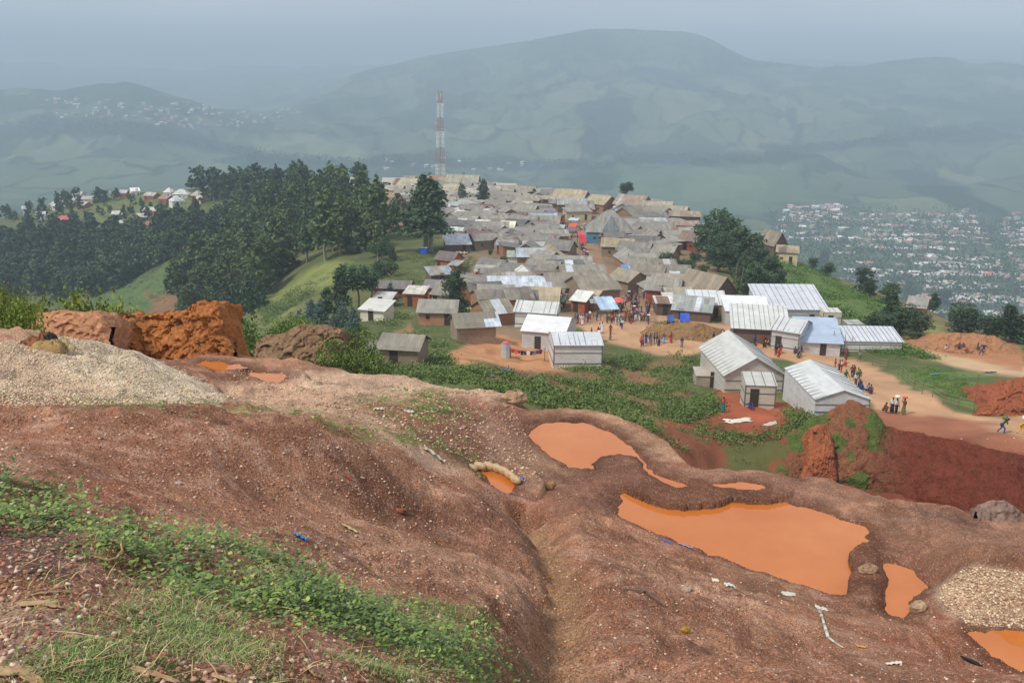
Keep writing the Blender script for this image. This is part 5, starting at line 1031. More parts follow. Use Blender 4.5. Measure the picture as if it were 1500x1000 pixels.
for k in range(45000):
    x = random.uniform(lo[0], hi[0]); y = random.uniform(lo[1], hi[1])
    w = random.uniform(5.5, 9)*(1 if y < 280 else 1.15); d = random.uniform(4.6, 6)*(1 if y < 280 else 1.15); 
    if sdist(np.array([x]), np.array([y]), TOWN)[0] > -1: continue
    if seg_d(x, y, STREET) < 4.4+(.5*d) or seg_d(x, y, STREET2) < 2.2+.5*d or sdist(np.array([x]), np.array([y]), MARKET)[0] < 2.5: continue
    if any((x-a)**2+((y-b)*1.1)**2 < (.5*max(w, d)*.70+r_*.72)**2 for a, b, r_ in PLACED): continue
    z = float(interp2(x, y)); px_, py_ = proj(np.array(x), np.array(y-d/2), np.array(z)); px_ = float(px_); py_ = float(py_)
    yaw = random.choice((-8, 4, 10, -14, 0, -25, 22, 80, 100)) if random.random() < .8 else random.uniform(-60, 60)
    wall = random.choices(('mud','plank','brick','dark','cream','orange','grey','white'), (5,4,3,3,1.2 if py_ < 330 else .3,2,2,.5))[0]
    beige = py_ < 312
    rc = random.choice([(150,142,126),(140,134,122),(158,150,136),(132,126,118),(176,172,162)]) if beige else random.choices(GREY+[(118,94,86),(178,180,178),(160,172,184),(200,200,194),(152,138,112)], [3]*8+[2.0,.8,.7,.5,.6])[0]
    rn = 'whitish' if min(rc) > 185 else 'pale' if min(rc) > 165 else 'rust brown' if rc[0]-rc[2] > 28 and rc[0] < 130 else 'tan' if rc[0]-rc[2] > 25 else 'beige' if beige else 'dark grey' if rc[0] < 122 else 'grey'
    wn = {'mud': 'mud walled', 'plank': 'plank walled', 'brick': 'brick', 'dark': 'dark walled', 'cream': 'cream walled', 'orange': 'orange walled', 'grey': 'grey walled', 'white': 'white walled'}[wall]
    if py_ < 300: zn = 'on the crest of the town'
    elif py_ < 330: zn = 'just below the crest, '+('left of the upper market street' if px_ < 850 else 'right of the upper market street')
    elif py_ < 372: zn = 'halfway up the town, '+('left of the market street' if px_ < 850 else 'right of the market street')
    else: zn = 'in the lower town, '+('left of the market street' if px_ < 885 else 'right of the market street')
    kd = random.choices(('gable', 'shed', 'hip'), (6, 3, 1))[0]
    if py_ < 300: kd = 'gable'
    PLACED.append((x, y, .5*max(w, d)))
    SPEC.append((w/y, dict(px=px_, py=py_, w=w, d=d, h=random.uniform(2.1, 2.9), rise=random.uniform(.9, 1.8) if kd != 'shed' else random.uniform(.5, 1.0), yaw=yaw, roof=rc, wall=wall, kind=kd, wins=random.choice((1, 2, 2)), pos=np.array([x, y-d/2, z]),
          label=f'{rn} roofed {wn} shack {zn}', group='packed shacks of the town', lod=1, over=.4)))
    ninf += 1
    if ninf >= 420: break
SPEC.sort(key=lambda t: -t[0]); NIND = 303-nfix; SAVE = list(PLACED)
for _, kw in SPEC[:NIND]: house(**kw)
REST = [kw for _, kw in SPEC[NIND:]]
print('infill', ninf, 'houses', len(PLACED))
# houses of the valley town: the nearest ones are things, the far sea of roofs is one object
def tiny_arrays(P, w, d, h, r_, th):
    n = len(P); b = np.array([(-1,-1,0),(1,-1,0),(1,1,0),(-1,1,0),(-1,-1,1),(1,-1,1),(1,1,1),(-1,1,1)], float)*.5; b[:, 2] = b[:, 2]*2
    Vw = np.repeat(b[None], n, 0)*np.stack([w, d, h], -1)[:, None]; Vw[:, :4, 2] -= 3
    rr = np.array([(-.56,-.6,0),(.56,-.6,0),(.56,.6,0),(-.56,.6,0),(-.56,0,1),(.56,0,1)], float); Vr = np.repeat(rr[None], n, 0)*np.stack([w, d, r_], -1)[:, None]; Vr[..., 2] += h[:, None]*1.0+.03
    Vv = np.concatenate([Vw, Vr], 1); c, s = np.cos(th)[:, None], np.sin(th)[:, None]
    x = Vv[..., 0]*c-Vv[..., 1]*s; y = Vv[..., 0]*s+Vv[..., 1]*c
    return np.stack([x+P[:, 0:1], y+P[:, 1:2], Vv[..., 2]+P[:, 2:3]], -1)
QF = np.array([(0,1,5,4),(1,2,6,5),(2,3,7,6),(3,0,4,7),(8,9,13,12),(10,11,12,13),(9,10,13,13),(11,8,12,12)])
VP = []
for poly_, n in (([(1150,310),(1215,300),(1290,320),(1200,360),(1130,345)], 130), ([(1255,318),(1420,310),(1445,350),(1470,400),(1400,420),(1320,380),(1250,360)], 620), ([(1200,340),(1260,350),(1330,385),(1400,420),(1470,440),(1500,480),(1380,450),(1300,420),(1240,400)], 230), ([(1380,380),(1500,400),(1500,480),(1420,460),(1370,430)], 430), ([(1465,320),(1500,310),(1500,400),(1470,380)], 70), ([(1320,430),(1500,450),(1500,490),(1380,470)], 170)):
    q = inpoly(poly_, int(n*1.6)); h_ = hit(q[:, 0], q[:, 1], 500); h_ = h_[fbm(h_[:, 0], h_[:, 1], 90, 3, 700)+.6*np.sin((h_[:, 1]+.12*h_[:, 0])/11.) > .1]; VP.append(h_[:n])
VP = np.concatenate(VP); VP = VP[(VP[:, 1] > 500) & (VP[:, 1] < 3000)]
VP[:, 2] = interp2(VP[:, 0], VP[:, 1]); VP = VP[np.argsort(VP[:, 1])]
far_ = VP

q2 = inpoly([(200,150),(300,150),(345,165),(400,160),(425,150),(440,165),(390,182),(300,190),(220,185)], 90); f2 = hit(q2[:, 0], q2[:, 1], 2000)
q3 = inpoly([(60,140),(200,150),(230,180),(90,175)], 40); f3 = hit(q3[:, 0], q3[:, 1], 2000); q4 = inpoly([(560,235),(780,238),(780,252),(560,250)], 14); f4 = hit(q4[:, 0], q4[:, 1], 1500); q5 = inpoly([(1150,300),(1240,305),(1230,330),(1140,325)], 50); f5 = hit(q5[:, 0], q5[:, 1], 700)
far_ = np.concatenate([far_, f2, f3, f4, f5]); n = len(far_); k_ = 1+.25*(far_[:, 1] > 1900)
Vv = tiny_arrays(far_, rng.uniform(6, 11, n)*k_, rng.uniform(5, 7, n)*k_, rng.uniform(3, 4, n)*k_, rng.uniform(1.2, 2.2, n)*k_, rng.uniform(-.5, .5, n))
pc = np.array([lin(c) for c in ((206,202,192),(180,164,152),(186,130,114),(226,226,226),(150,148,142),(206,180,160),(246,246,246))]); cw = np.array([lin(c) for c in ((190,176,160),(160,110,92),(206,200,190))])
cc = np.concatenate([np.repeat(cw[rng.integers(0, 3, n)][:, None], 8, 1), np.repeat(pc[rng.choice(7, n, p=[.2,.19,.15,.12,.2,.1,.04])][:, None], 6, 1)], 1).reshape(-1, 3)
FF = (QF[None]+14*np.arange(n)[:, None, None]).reshape(-1, 4)
# gable ends as triangles are kept apart so that no face is degenerate
isq = FF[:, 2] != FF[:, 3]
me_c = np.concatenate([cc, np.ones((len(cc), 1))], 1)
if REST:
    RP = np.array([kw['pos'] for kw in REST]); nr = len(REST)
    Vr_ = tiny_arrays(RP, np.array([kw['w'] for kw in REST]), np.array([kw['d'] for kw in REST]), np.array([kw['h'] for kw in REST]), np.array([kw['rise'] for kw in REST]), np.radians([kw['yaw'] for kw in REST]))
    wl_ = np.array([lin(WCOL[kw['wall']]) for kw in REST]); rl_ = np.array([lin(kw['roof']) for kw in REST])*rng.uniform(.85, 1.1, (nr, 1)); c2 = np.concatenate([np.repeat(wl_[:, None], 8, 1), np.repeat(rl_[:, None], 6, 1)], 1).reshape(-1, 3)
    F2 = (QF[None]+14*np.arange(nr)[:, None, None]).reshape(-1, 4); k2 = F2[:, 2] != F2[:, 3]
    tagp(npmesh('far_shacks', Vr_.reshape(-1, 3), F2[k2], STONE, smooth=False, colors=np.concatenate([c2, np.ones((len(c2), 1))], 1)), kind='stuff')
o = npmesh('far_houses', Vv.reshape(-1, 3), FF[isq], STONE, smooth=False, colors=me_c); tagp(o, kind='stuff')
# far trees along the hedges of the valley so that the floor is not bare
qv = inpoly([(1130,310),(1420,305),(1500,330),(1500,480),(1300,470),(1150,390)], 900); fv = hit(qv[:, 0], qv[:, 1], 500); fv = fv[(fv[:, 1] > 500) & (fv[:, 1] < 3000)]
hb = [np.zeros((0, 3))]
for P_, n_ in (([(905,226),(1010,227),(1115,230),(1115,238),(1000,240),(905,238)], 260), ([(1115,214),(1230,210),(1340,192),(1500,174),(1500,184),(1400,198),(1250,216),(1120,228)], 260), ([(0,182),(60,174),(200,182),(300,207),(420,227),(540,234),(540,240),(400,236),(250,212),(100,190)], 300), ([(560,228),(760,234),(905,240),(905,244),(700,243),(540,236)], 160), ([(1130,82),(1190,98),(1240,97),(1240,102),(1120,100)], 60), ([(1300,92),(1390,83),(1500,95),(1500,100),(1400,92),(1300,98)], 90), ([(20,122),(100,118),(110,124),(30,130)], 40), ([(380,168),(440,150),(560,100),(560,106),(440,158)], 40), ([(900,39),(960,43),(960,46),(900,43)], 12), ([(1180,320),(1500,330),(1500,345),(1200,335)], 60)):
    q = inpoly(P_, n_); h_ = hit(q[:, 0], q[:, 1], 1500); hb.append(h_)
fv = np.concatenate([fv]+hb)
PP = np.repeat(fv, 12, 0)+rng.normal(size=(len(fv)*12, 3))*np.array([6, 6, 2.5])+np.array([0, 0, 5.]); n = len(PP)
a = rng.normal(size=(n, 3)); a /= np.linalg.norm(a, axis=1)[:, None]; b = np.cross(a, rng.normal(size=(n, 3))); b /= np.linalg.norm(b, axis=1)[:, None]; s = 2.2
o = npmesh('valley_trees', np.stack([PP-a*s-b*s*.5, PP+a*s*.3-b*s*.7, PP+a*s+b*s*.4, PP-a*s*.4+b*s*.7], 1).reshape(-1, 3), np.arange(4*n).reshape(-1, 4), LEAF, smooth=False); o.color = (*lin((60,84,58)), 1); tagp(o, kind='stuff')
# ---------------------------------------------------------------- people
def skin(nodes, edges, root=0, sub=1, caps=None):
    """nodes {name: (x, y, z, r)} -> one smooth tapered surface (Skin + Subdivision, applied)"""
    names = list(nodes); idx = {n: i for i, n in enumerate(names)}
    me = bpy.data.meshes.new('skin'); me.from_pydata([nodes[n][:3] for n in names], [(idx[a], idx[b]) for a, b in edges], []); me.update()
    ob = bpy.data.objects.new('skin', me); col.objects.link(ob)
    md = ob.modifiers.new('s', 'SKIN'); md.use_smooth_shade = True
    for i, n in enumerate(names):
        v = me.skin_vertices[0].data[i]; v.radius = (nodes[n][3], nodes[n][4] if len(nodes[n]) > 4 else nodes[n][3]); v.use_root = (i == root)
    sb = ob.modifiers.new('u', 'SUBSURF'); sb.levels = sub; sb.render_levels = sub
    dg = bpy.context.evaluated_depsgraph_get(); out = bpy.data.meshes.new_from_object(ob.evaluated_get(dg)); bpy.data.objects.remove(ob); bpy.data.meshes.remove(me)
    out.name = 'body'; return out
def pose_nodes(p):
    """joints of a standing adult facing -y; pose gives lean, arm and leg targets"""
    ln = p.get('lean', 0); hipz = p.get('hip', .93)
    def up(h, y=0): return (0, y-math.sin(ln)*h, hipz+math.cos(ln)*h)
    N = {}
    x, y, z = up(0); N['pelvis'] = (x, y, z, .135, .10)
    for n, h, r, r2 in (('belly', .17, .12, .09), ('chest', .37, .145, .10), ('neck', .52, .05, .05), ('jaw', .60, .062, .07), ('head', .67, .078, .092), ('crown', .735, .055, .065)):
        x, y, z = up(h, -.02 if n in ('jaw', 'head') else 0); N[n] = (x, y, z, r, r2)
    x, y, z = up(.655, -.105); N['nose'] = (x, y, z, .016)
    E_ = [('pelvis','belly'),('belly','chest'),('chest','neck'),('neck','jaw'),('jaw','head'),('head','crown'),('head','nose')]
    for s, nm in ((-1, 'l'), (1, 'r')):
        sx, sy, sz = up(.47); N[nm+'sh'] = (s*.175, sy, sz, .052)
        el, ha = p.get('arm_'+nm, ((.24, -.02, -.28), (.26, -.12, -.52)))
        N[nm+'el'] = (s*el[0], sy+el[1], sz+el[2], .040); N[nm+'wr'] = (s*ha[0], sy+ha[1], sz+ha[2], .026)
        d = Vector((s*(ha[0]-el[0]), ha[1]-el[1], ha[2]-el[2])).normalized(); N[nm+'pa'] = (N[nm+'wr'][0]+d.x*.07, N[nm+'wr'][1]+d.y*.07, N[nm+'wr'][2]+d.z*.07, .032, .02)
        kn, an = p.get('leg_'+nm, ((.10, -.02, -.44), (.10, 0, -.86)))
        N[nm+'hp'] = (s*.09, N['pelvis'][1], hipz-.06, .085); N[nm+'kn'] = (s*kn[0], N['pelvis'][1]+kn[1], hipz+kn[2], .058); N[nm+'an'] = (s*an[0], N['pelvis'][1]+an[1], hipz+an[2], .036)
        N[nm+'fo'] = (s*an[0], N['pelvis'][1]+an[1]-.15, hipz+an[2]-.035, .032)
        E_ += [('chest',nm+'sh'),(nm+'sh',nm+'el'),(nm+'el',nm+'wr'),(nm+'wr',nm+'pa'),('pelvis',nm+'hp'),(nm+'hp',nm+'kn'),(nm+'kn',nm+'an'),(nm+'an',nm+'fo')]
        if p.get('fingers', True):
            side = Vector((0, 1, 0)).cross(d); side = side.normalized() if side.length > .1 else Vector((1, 0, 0))
            lat = d.cross(side).normalized()
            P0 = Vector(N[nm+'pa'][:3])
            for k, (o, L) in enumerate(((-.028,.062),(-.010,.075),(.009,.07),(.027,.055))):
                b = P0+lat*o+d*.02; q = b+d*L*.55+side*.006*s; e = q+d*L*.45+side*.02*s
                N[nm+'f%d' % k] = (*q, .0095); N[nm+'g%d' % k] = (*e, .008); E_ += [(nm+'pa',nm+'f%d' % k),(nm+'f%d' % k,nm+'g%d' % k)]
            q = P0-lat*.045-d*.02; N[nm+'t'] = (*q, .011); e = q-lat*.012+d*.045; N[nm+'u'] = (*e, .009); E_ += [(nm+'pa',nm+'t'),(nm+'t',nm+'u')]
    return N, E_
def person_meshes(p):
    N, E_ = pose_nodes(p); names = list(N)
    body = skin(N, E_, 0, 1)
    def sub(keep, grow, edges):
        M = {n: (*N[n][:3], *[r+grow for r in N[n][3:]]) for n in keep}; return skin(M, edges, 0, 1)
    short = {}
    for nm in 'lr':
        a, b = Vector(N[nm+'el'][:3]), Vector(N[nm+'wr'][:3]); t = p.get('sleeve', .25); c = a+(b-a)*t; N[nm+'cu'] = (*c, .040)
    shirt = sub(['pelvis','belly','chest','lsh','rsh','lel','rel','lcu','rcu'], .022, [('pelvis','belly'),('belly','chest'),('chest','lsh'),('chest','rsh'),('lsh','lel'),('rsh','rel'),('lel','lcu'),('rel','rcu')]); shirt.name = 'shirt'
    if p.get('skirt'):
        m = MB(); pz = N['pelvis']; k = Vector(N['lkn'][:3]).lerp(Vector(N['rkn'][:3]), .5); f = Vector(N['lan'][:3]).lerp(Vector(N['ran'][:3]), .5)
        n = 12; vs = []; rings = [(Vector(pz[:3])+Vector((0, 0, .12)), .15, .12), (Vector(pz[:3]), .185, .15), (k, .20, .19), (k.lerp(f, .75), .23, .21)]
        for c, rx, ry in rings:
            for q in range(n): a = 2*math.pi*q/n; vs.append((c.x+rx*math.cos(a)*(1+.04*math.cos(5*a)), c.y+ry*math.sin(a), c.z))
        m.add(vs, [(i*n+q, i*n+(q+1) % n, (i+1)*n+(q+1) % n, (i+1)*n+q) for i in range(3) for q in range(n)]); low = m.mesh('skirt', True)
    else:
        low = sub(['pelvis','lhp','rhp','lkn','rkn','lan','ran'], .02, [('pelvis','lhp'),('pelvis','rhp'),('lhp','lkn'),('rhp','rkn'),('lkn','lan'),('rkn','ran')]); low.name = 'trousers'
    hd = N['head']; cr = N['crown']; m = MB(); m.lathe([(-.055,.072),(-.01,.088),(.045,.086),(.085,.062),(.108,.02)], 10, (hd[0], hd[1]+.022, hd[2]+.012), 1, 1.12); hair = m.mesh('hair', True)
    for a in (body, shirt, low, hair): a.materials.clear(); a.materials.append(PLAIN)
    return body, shirt, low, hair, N
HEADLOAD = dict(arm_r=((.30, -.03, .05), (.16, -.05, .27)))
POSES = {
 'stand': dict(), 'stand_skirt': dict(skirt=True, arm_l=((.25,-.05,-.27),(.12,-.2,-.38))),
 'walk': dict(leg_l=((.09,-.20,-.40),(.09,-.16,-.86)), leg_r=((.09,.08,-.44),(.09,.34,-.80)), arm_l=((.22,.10,-.27),(.22,.06,-.52)), arm_r=((.22,-.12,-.26),(.20,-.32,-.44))),
 'walk_skirt': dict(skirt=True, leg_l=((.09,-.16,-.42),(.09,-.14,-.86)), leg_r=((.09,.04,-.44),(.09,.2,-.84)), arm_r=((.26,-.1,-.25),(.12,-.26,-.30))),
 'carry': dict(skirt=True, leg_l=((.09,-.12,-.43),(.09,-.10,-.86)), leg_r=((.09,.03,-.44),(.09,.15,-.85)), **HEADLOAD),
 'bent': dict(lean=.75, leg_l=((.10,-.28,-.38),(.10,-.22,-.84)), leg_r=((.10,.02,-.43),(.10,.32,-.80)), hip=.88, arm_l=((.24,-.1,-.25),(.14,-.02,-.05)), arm_r=((.24,-.1,-.25),(.14,-.02,-.05)), sleeve=.9),
 'squat': dict(hip=.32, lean=.35, leg_l=((.16,-.40,.12),(.14,-.22,-.26)), leg_r=((.16,-.40,.12),(.14,-.22,-.26)), arm_l=((.22,-.2,-.22),(.12,-.42,-.24)), arm_r=((.22,-.2,-.22),(.12,-.42,-.24))),
 'sit_skirt': dict(hip=.22, lean=.15, skirt=False, leg_l=((.13,-.38,.20),(.12,-.52,-.14)), leg_r=((.13,-.38,.16),(.12,-.60,-.14)), arm_l=((.23,-.1,-.25),(.10,-.32,-.28)), arm_r=((.23,-.1,-.25),(.10,-.32,-.28))),
}
PM = {k: person_meshes(v) for k, v in POSES.items()}
CLO = {'red': (176,44,50), 'blue': (48,76,140), 'dark blue': (36,46,84), 'green': (42,98,70), 'yellow': (212,168,50), 'white': (222,220,214), 'black': (34,32,36), 'purple': (96,54,110), 'pink': (206,120,130), 'orange': (206,96,50), 'brown': (110,78,58), 'grey': (120,120,124), 'teal': (44,112,116), 'olive': (104,104,62), 'maroon': (110,36,48), 'light blue': (130,160,196)}
LOADM = {}
def load_mesh(kind):
    if kind in LOADM: return LOADM[kind]
    m = MB()
    if kind == 'basin': m.lathe([(0,.13),(.05,.24),(.14,.30),(.15,.28),(.08,.20)], 14)
    elif kind == 'sack': m.lathe([(-.17,.10),(-.12,.22),(0,.27),(.12,.22),(.18,.09)], 10, sx=1.5, sy=.85)
    elif kind == 'bundle': m.lathe([(0,.12),(.06,.26),(.16,.28),(.24,.16),(.27,.05)], 10, sx=1.2)
    elif kind == 'can': m.box((0,0,.16), (.18,.28,.32)); m.box((0,0,.35), (.05,.14,.05)); m.tube((0,.1,.32),(0,.1,.38),.03,.03,6)
    LOADM[kind] = m.mesh(kind, kind != 'can'); LOADM[kind].materials.append(PLAIN); return LOADM[kind]
NP = 0
def person(px, py, pose, top, low, where, yaw=None, load=None, lcol=None, h=1.66, group=None, dmin=50, pos=None, lod=0):
    """feet at (px, py); yaw in degrees, 0 faces the camera, 180 walks away"""
    global NP; NP += 1
    P = gh(px, py, dmin) if pos is None else pos; yaw = random.uniform(0, 360) if yaw is None else yaw
    t = empty('person', (P[0], P[1], P[2]+(0.0)), R(yaw), None, 'person', group); s = h/1.72; t.scale = (s, s, s)
    b, sh, lw, hr, N = PM[pose]; sk = tuple(v*random.uniform(.8, 1.2) for v in (.085, .048, .032))
    link('body', b, None, t, sk); link('shirt', sh, None, t, lin(CLO[top])); link(lw.name.split('.')[0], lw, None, t, lin(CLO[low])); link('hair', hr, None, t, (.015, .013, .012))
    pn = {'stand': 'standing', 'stand_skirt': 'standing', 'walk': 'walking', 'walk_skirt': 'walking', 'carry': 'walking with one arm raised to a head load', 'bent': 'bent forward while walking', 'squat': 'squatting', 'sit_skirt': 'sitting'}[pose]
    g = 'wrap' if 'skirt' in lw.name else 'trousers'
    say(t, f'person in {top} top and {low} {g} {pn} {where}', px)
    if load:
        cc = N['crown']; q = Vector((cc[0], cc[1], cc[2]+.075))*s
        if pose == 'bent': c2 = N['chest']; q = Vector((c2[0], c2[1]+.12, c2[2]+.34))*s
        if load == 'can': q = Vector((.30, -.16, .42))*s
        M = Matrix.Rotation(R(yaw), 3, 'Z'); o = bpy.data.objects.new({'basin': 'basin', 'sack': 'sack', 'bundle': 'bundle', 'can': 'jerrycan'}[load], load_mesh(load)); col.objects.link(o)
        o.location = Vector(t.location)+M @ q; o.rotation_euler = (0, 0, R(yaw)); o.color = (*lin(CLO[lcol]), 1); o['category'] = o.name.split('.')[0]
        say(o, f"{lcol} {o['category']} carried by the person in {top} top {where}", px)
    return t
random.seed(33)
person(1466, 634, 'bent', 'green', 'blue', 'on the ridge road at the far right', 62, 'sack', 'olive', dmin=50)
person(1495, 636, 'bent', 'yellow', 'yellow', 'at the right edge on the ridge road', 70, 'sack', 'white', dmin=50)
person(1323, 607, 'carry', 'brown', 'olive', 'where the dirt road bends', 200, 'basin', 'orange', dmin=50)
person(1306, 605, 'stand_skirt', 'white', 'black', 'left of the one carrying an orange basin', 150, None, dmin=50)
person(1312, 606, 'stand', 'white', 'black', 'beside the one carrying an orange basin', 30, 'bundle', 'white', dmin=50)
person(1294, 603, 'squat', 'maroon', 'brown', 'at the lower road bend', 80, dmin=50)
person(1238, 561, 'walk', 'green', 'olive', 'on the dirt road above the striped white hut', 20)
for x, y, ps, a, b in ((1243,566,'squat','dark blue','blue'),(1253,566,'stand','white','olive'),(1258,570,'squat','dark blue','black'),(1264,572,'squat','blue','blue'),(1269,574,'squat','light blue','dark blue'),(1274,577,'squat','maroon','dark blue'),(1261,567,'squat','purple','blue')):
    person(x, y, ps, a, b, 'in the group behind the striped white hut', None)
person(1239, 526, 'stand_skirt', 'red', 'maroon', 'beside the fence left of the green crop rows', 180)
person(1236, 536, 'squat', 'orange', 'red', 'below the one in red beside the fence', 90, None)
person(1258, 530, 'walk', 'grey', 'olive', 'on the path right of the one in red', 130)
person(1223, 538, 'stand', 'brown', 'brown', 'on the bank left of the one in red', 90, h=1.3)
person(1140, 524, 'walk_skirt', 'orange', 'red', 'on the yard in front of the plywood patched hall', 60, 'can', 'yellow')
person(1136, 521, 'stand', 'black', 'brown', 'on the yard in front of the plywood patched hall', 200)
for x, y, ps, a, b in ((1168,524,'squat','black','olive'),(1164,518,'squat','maroon','dark blue'),(1173,522,'stand','black','grey')):
    person(x, y, ps, a, b, 'at the wall of the plywood patched hall', None)
for x, y, ps, a, b in ((1105,506,'stand','blue','dark blue'),(1118,504,'stand','red','brown'),(1123,505,'squat','yellow','maroon'),(1129,507,'squat','purple','black'),(1121,509,'squat','black','black'),(1133,508,'squat','maroon','grey'),(1060,500,'stand_skirt','pink','blue'),(1064,502,'stand','teal','grey'),(1058,497,'stand','white','red'),(1155,548,'squat','black','black')):
    person(x, y, ps, a, b, 'in the shade of the market shelter', None)
person(1044, 495, 'stand_skirt', 'orange', 'brown', 'on the orange ground left of the market shelter', 200)
person(1098, 598, 'sit_skirt', 'blue', 'purple', 'in the red yard before the small lean-to', 10, dmin=60)
person(1059, 604, 'stand_skirt', 'orange', 'teal', 'in the red yard beside the green bush', 220, dmin=60)
for x, y, ps, a, b in ((946,503,'stand_skirt','dark blue','blue'),(952,504,'stand','blue','grey'),(958,503,'stand','dark blue','dark blue'),(962,502,'stand','blue','black'),(972,503,'stand_skirt','purple','light blue'),(983,502,'stand_skirt','red','red')):
    person(x, y, ps, a, b, 'in the row below the grassy bank', None)
for x, y, ps, a, b in ((878,489,'stand_skirt','white','pink'),(876,494,'stand','red','black'),(882,487,'stand_skirt','white','white'),(894,490,'stand','brown','orange'),(911,482,'walk','white','dark blue'),(909,478,'stand_skirt','light blue','dark blue'),(850,475,'stand_skirt','white','pink'),(846,474,'stand','purple','maroon'),(853,476,'stand_skirt','white','white'),(856,471,'stand','purple','pink'),(861,472,'stand','blue','black'),(864,468,'walk_skirt','white','red'),(874,470,'stand','green','dark blue'),(902,470,'stand_skirt','yellow','orange'),(842,474,'stand','dark blue','purple'),(905,473,'stand','white','white')):
    person(x, y, ps, a, b, 'on the open orange ground right of the white battened shed', None)
for x, y, a, b in ((977,476,'blue','blue'),(985,474,'white','dark blue'),(982,478,'dark blue','black'),(1000,478,'blue','blue')):
    person(x, y, 'squat', a, b, 'on top of the grassy bank', None, pos=(lambda p: np.array([p[0], p[1], p[2]]))(gh(x, y)))
for x, y, ps, a, b in ((1410,516,'stand','purple','dark blue'),(1404,516,'stand','maroon','black'),(1416,518,'squat','red','brown'),(1425,514,'squat','teal','grey'),(1431,517,'stand','green','olive'),(1437,520,'bent','purple','blue'),(1441,515,'squat','pink','purple'),(1383,514,'squat','white','brown'),(1390,512,'squat','pink','purple'),(1398,512,'squat','maroon','black')):
    person(x, y, ps, a, b, 'at the diggings below the brown spoil mound', None, 'bundle' if ps == 'bent' else None, 'purple' if ps == 'bent' else None, dmin=100)
def crowd(path, n, spread, where):
    for k in range(n):
        t = random.random()*(len(path)-1); i = int(t); p = [path[i][c]+(path[i+1][c]-path[i][c])*(t-i) for c in (0, 1)]
        x = p[0]+random.gauss(0, spread*12/ max(6, (520-p[1])/20)); y = p[1]+random.gauss(0, spread*2.2)
        person(x, y, random.choice(('stand','stand_skirt','walk','walk_skirt','stand')), random.choice(list(CLO)), random.choice(('black','dark blue','brown','grey','maroon','olive','red','white','purple')), where, None, group='people of the market crowd', h=random.uniform(1.5, 1.75), load=('basin' if random.random() < .05 else None), lcol='white')
crowd([(885,472),(920,470),(935,466),(950,472)], 32, 1.6, 'in the market crowd right of the blue stall roof')
crowd([(898,458),(912,452),(925,450),(945,455),(962,452)], 26, 1.6, 'in the market crowd beside the red umbrella')
crowd([(918,445),(925,436),(945,438),(960,446)], 18, 1.2, 'in the upper end of the market place')
crowd([(870,400),(858,378),(852,365)], 34, .9, 'in the lower market street below the red awnings')
crowd([(846,350),(848,342),(860,335),(868,330),(878,322)], 30, .7, 'in the upper market street')
crowd([(838,350),(826,330),(815,320)], 16, .6, 'in the side street of the upper town')
print('people', NP)

for seg_, n_, w_ in ((((1040,500),(1100,512),(1150,520)), 10, 'on the yard before the market shelter'), (((1215,540),(1240,548),(1262,560)), 6, 'on the dirt road below the fence'), (((860,495),(930,505),(1000,510)), 9, 'on the open ground below the market crowd')):
    crowd(list(seg_), n_, .8, w_)
# ---------------------------------------------------------------- tower
P = at(645, 264, 482); bz = float(interp2(P[0], P[1])); Hh = at(648, 134, 482)[2]-bz
t = empty('lattice_tower', (P[0], P[1], bz), .35, 'tall red and white lattice radio tower on the crest', 'tower')
lw = at(656, 262, 482)[0]-at(640, 262, 482)[0]
bands = [(0, .07, 'r'), (.07, .22, 'w'), (.22, .40, 'r'), (.40, .57, 'w'), (.57, .72, 'r'), (.72, .87, 'w'), (.87, 1.0, 'r')]
def half(t_): return (lw/2)*(1-.60*t_)/1.3
for a, b, c in bands:
    m = MB(); n = max(1, round((b-a)/.055)); zs = [a+(b-a)*k/n for k in range(n+1)]
    for z0_, z1_ in zip(zs[:-1], zs[1:]):
        h0, h1 = half(z0_), half(z1_); A0, A1 = z0_*Hh, z1_*Hh
        C0 = [(-h0,-h0,A0),(h0,-h0,A0),(h0,h0,A0),(-h0,h0,A0)]; C1 = [(-h1,-h1,A1),(h1,-h1,A1),(h1,h1,A1),(-h1,h1,A1)]
        for k in range(4):
            m.tube(C0[k], C1[k], .075, .07, 5); m.tube(C0[k], C1[(k+1) % 4], .038, .038, 4); m.tube(C0[(k+1) % 4], C1[k], .038, .038, 4); m.tube(C1[k], C1[(k+1) % 4], .05, .05, 4)
    o = m.build('lattice_section', PLAIN, t, lin((170,120,114) if c == 'r' else (232,232,232))); tagp(o, 'red painted lattice section' if c == 'r' else 'white painted lattice section')
m = MB(); m.box((0,0,Hh*.48), (.16,.12,Hh*.96)); m.build('ladder', PLAIN, t, lin((96,92,92)))
for z, a in ((.95, .4), (.93, 2.5), (.95, 4.6), (.82, 1.2), (.86, 5.6), (.80, 3.4)):
    h = half(z)+.6; m = MB(); m.box((math.cos(a)*h, math.sin(a)*h, z*Hh), (.35,.2,2.6), a); m.tube((0,0,z*Hh), (math.cos(a)*h, math.sin(a)*h, z*Hh), .06); m.build('panel_antenna', PLAIN, t, lin((214,214,210)))
for z, a, r_ in ((.54, -.4, .75), (.29, -.5, .5), (.66, 2.6, .4), (.60, -.3, .35)):
    h = half(z)+.7; m = MB(); p0 = Vector((math.cos(a)*h, math.sin(a)*h, z*Hh)); d = Vector((math.cos(a-.9), math.sin(a-.9), 0)); m.tube(p0, p0+d*.35, r_, r_*.9, 14); m.tube((0,0,z*Hh), p0, .07); m.build('dish_antenna', PLAIN, t, lin((226,226,226)))
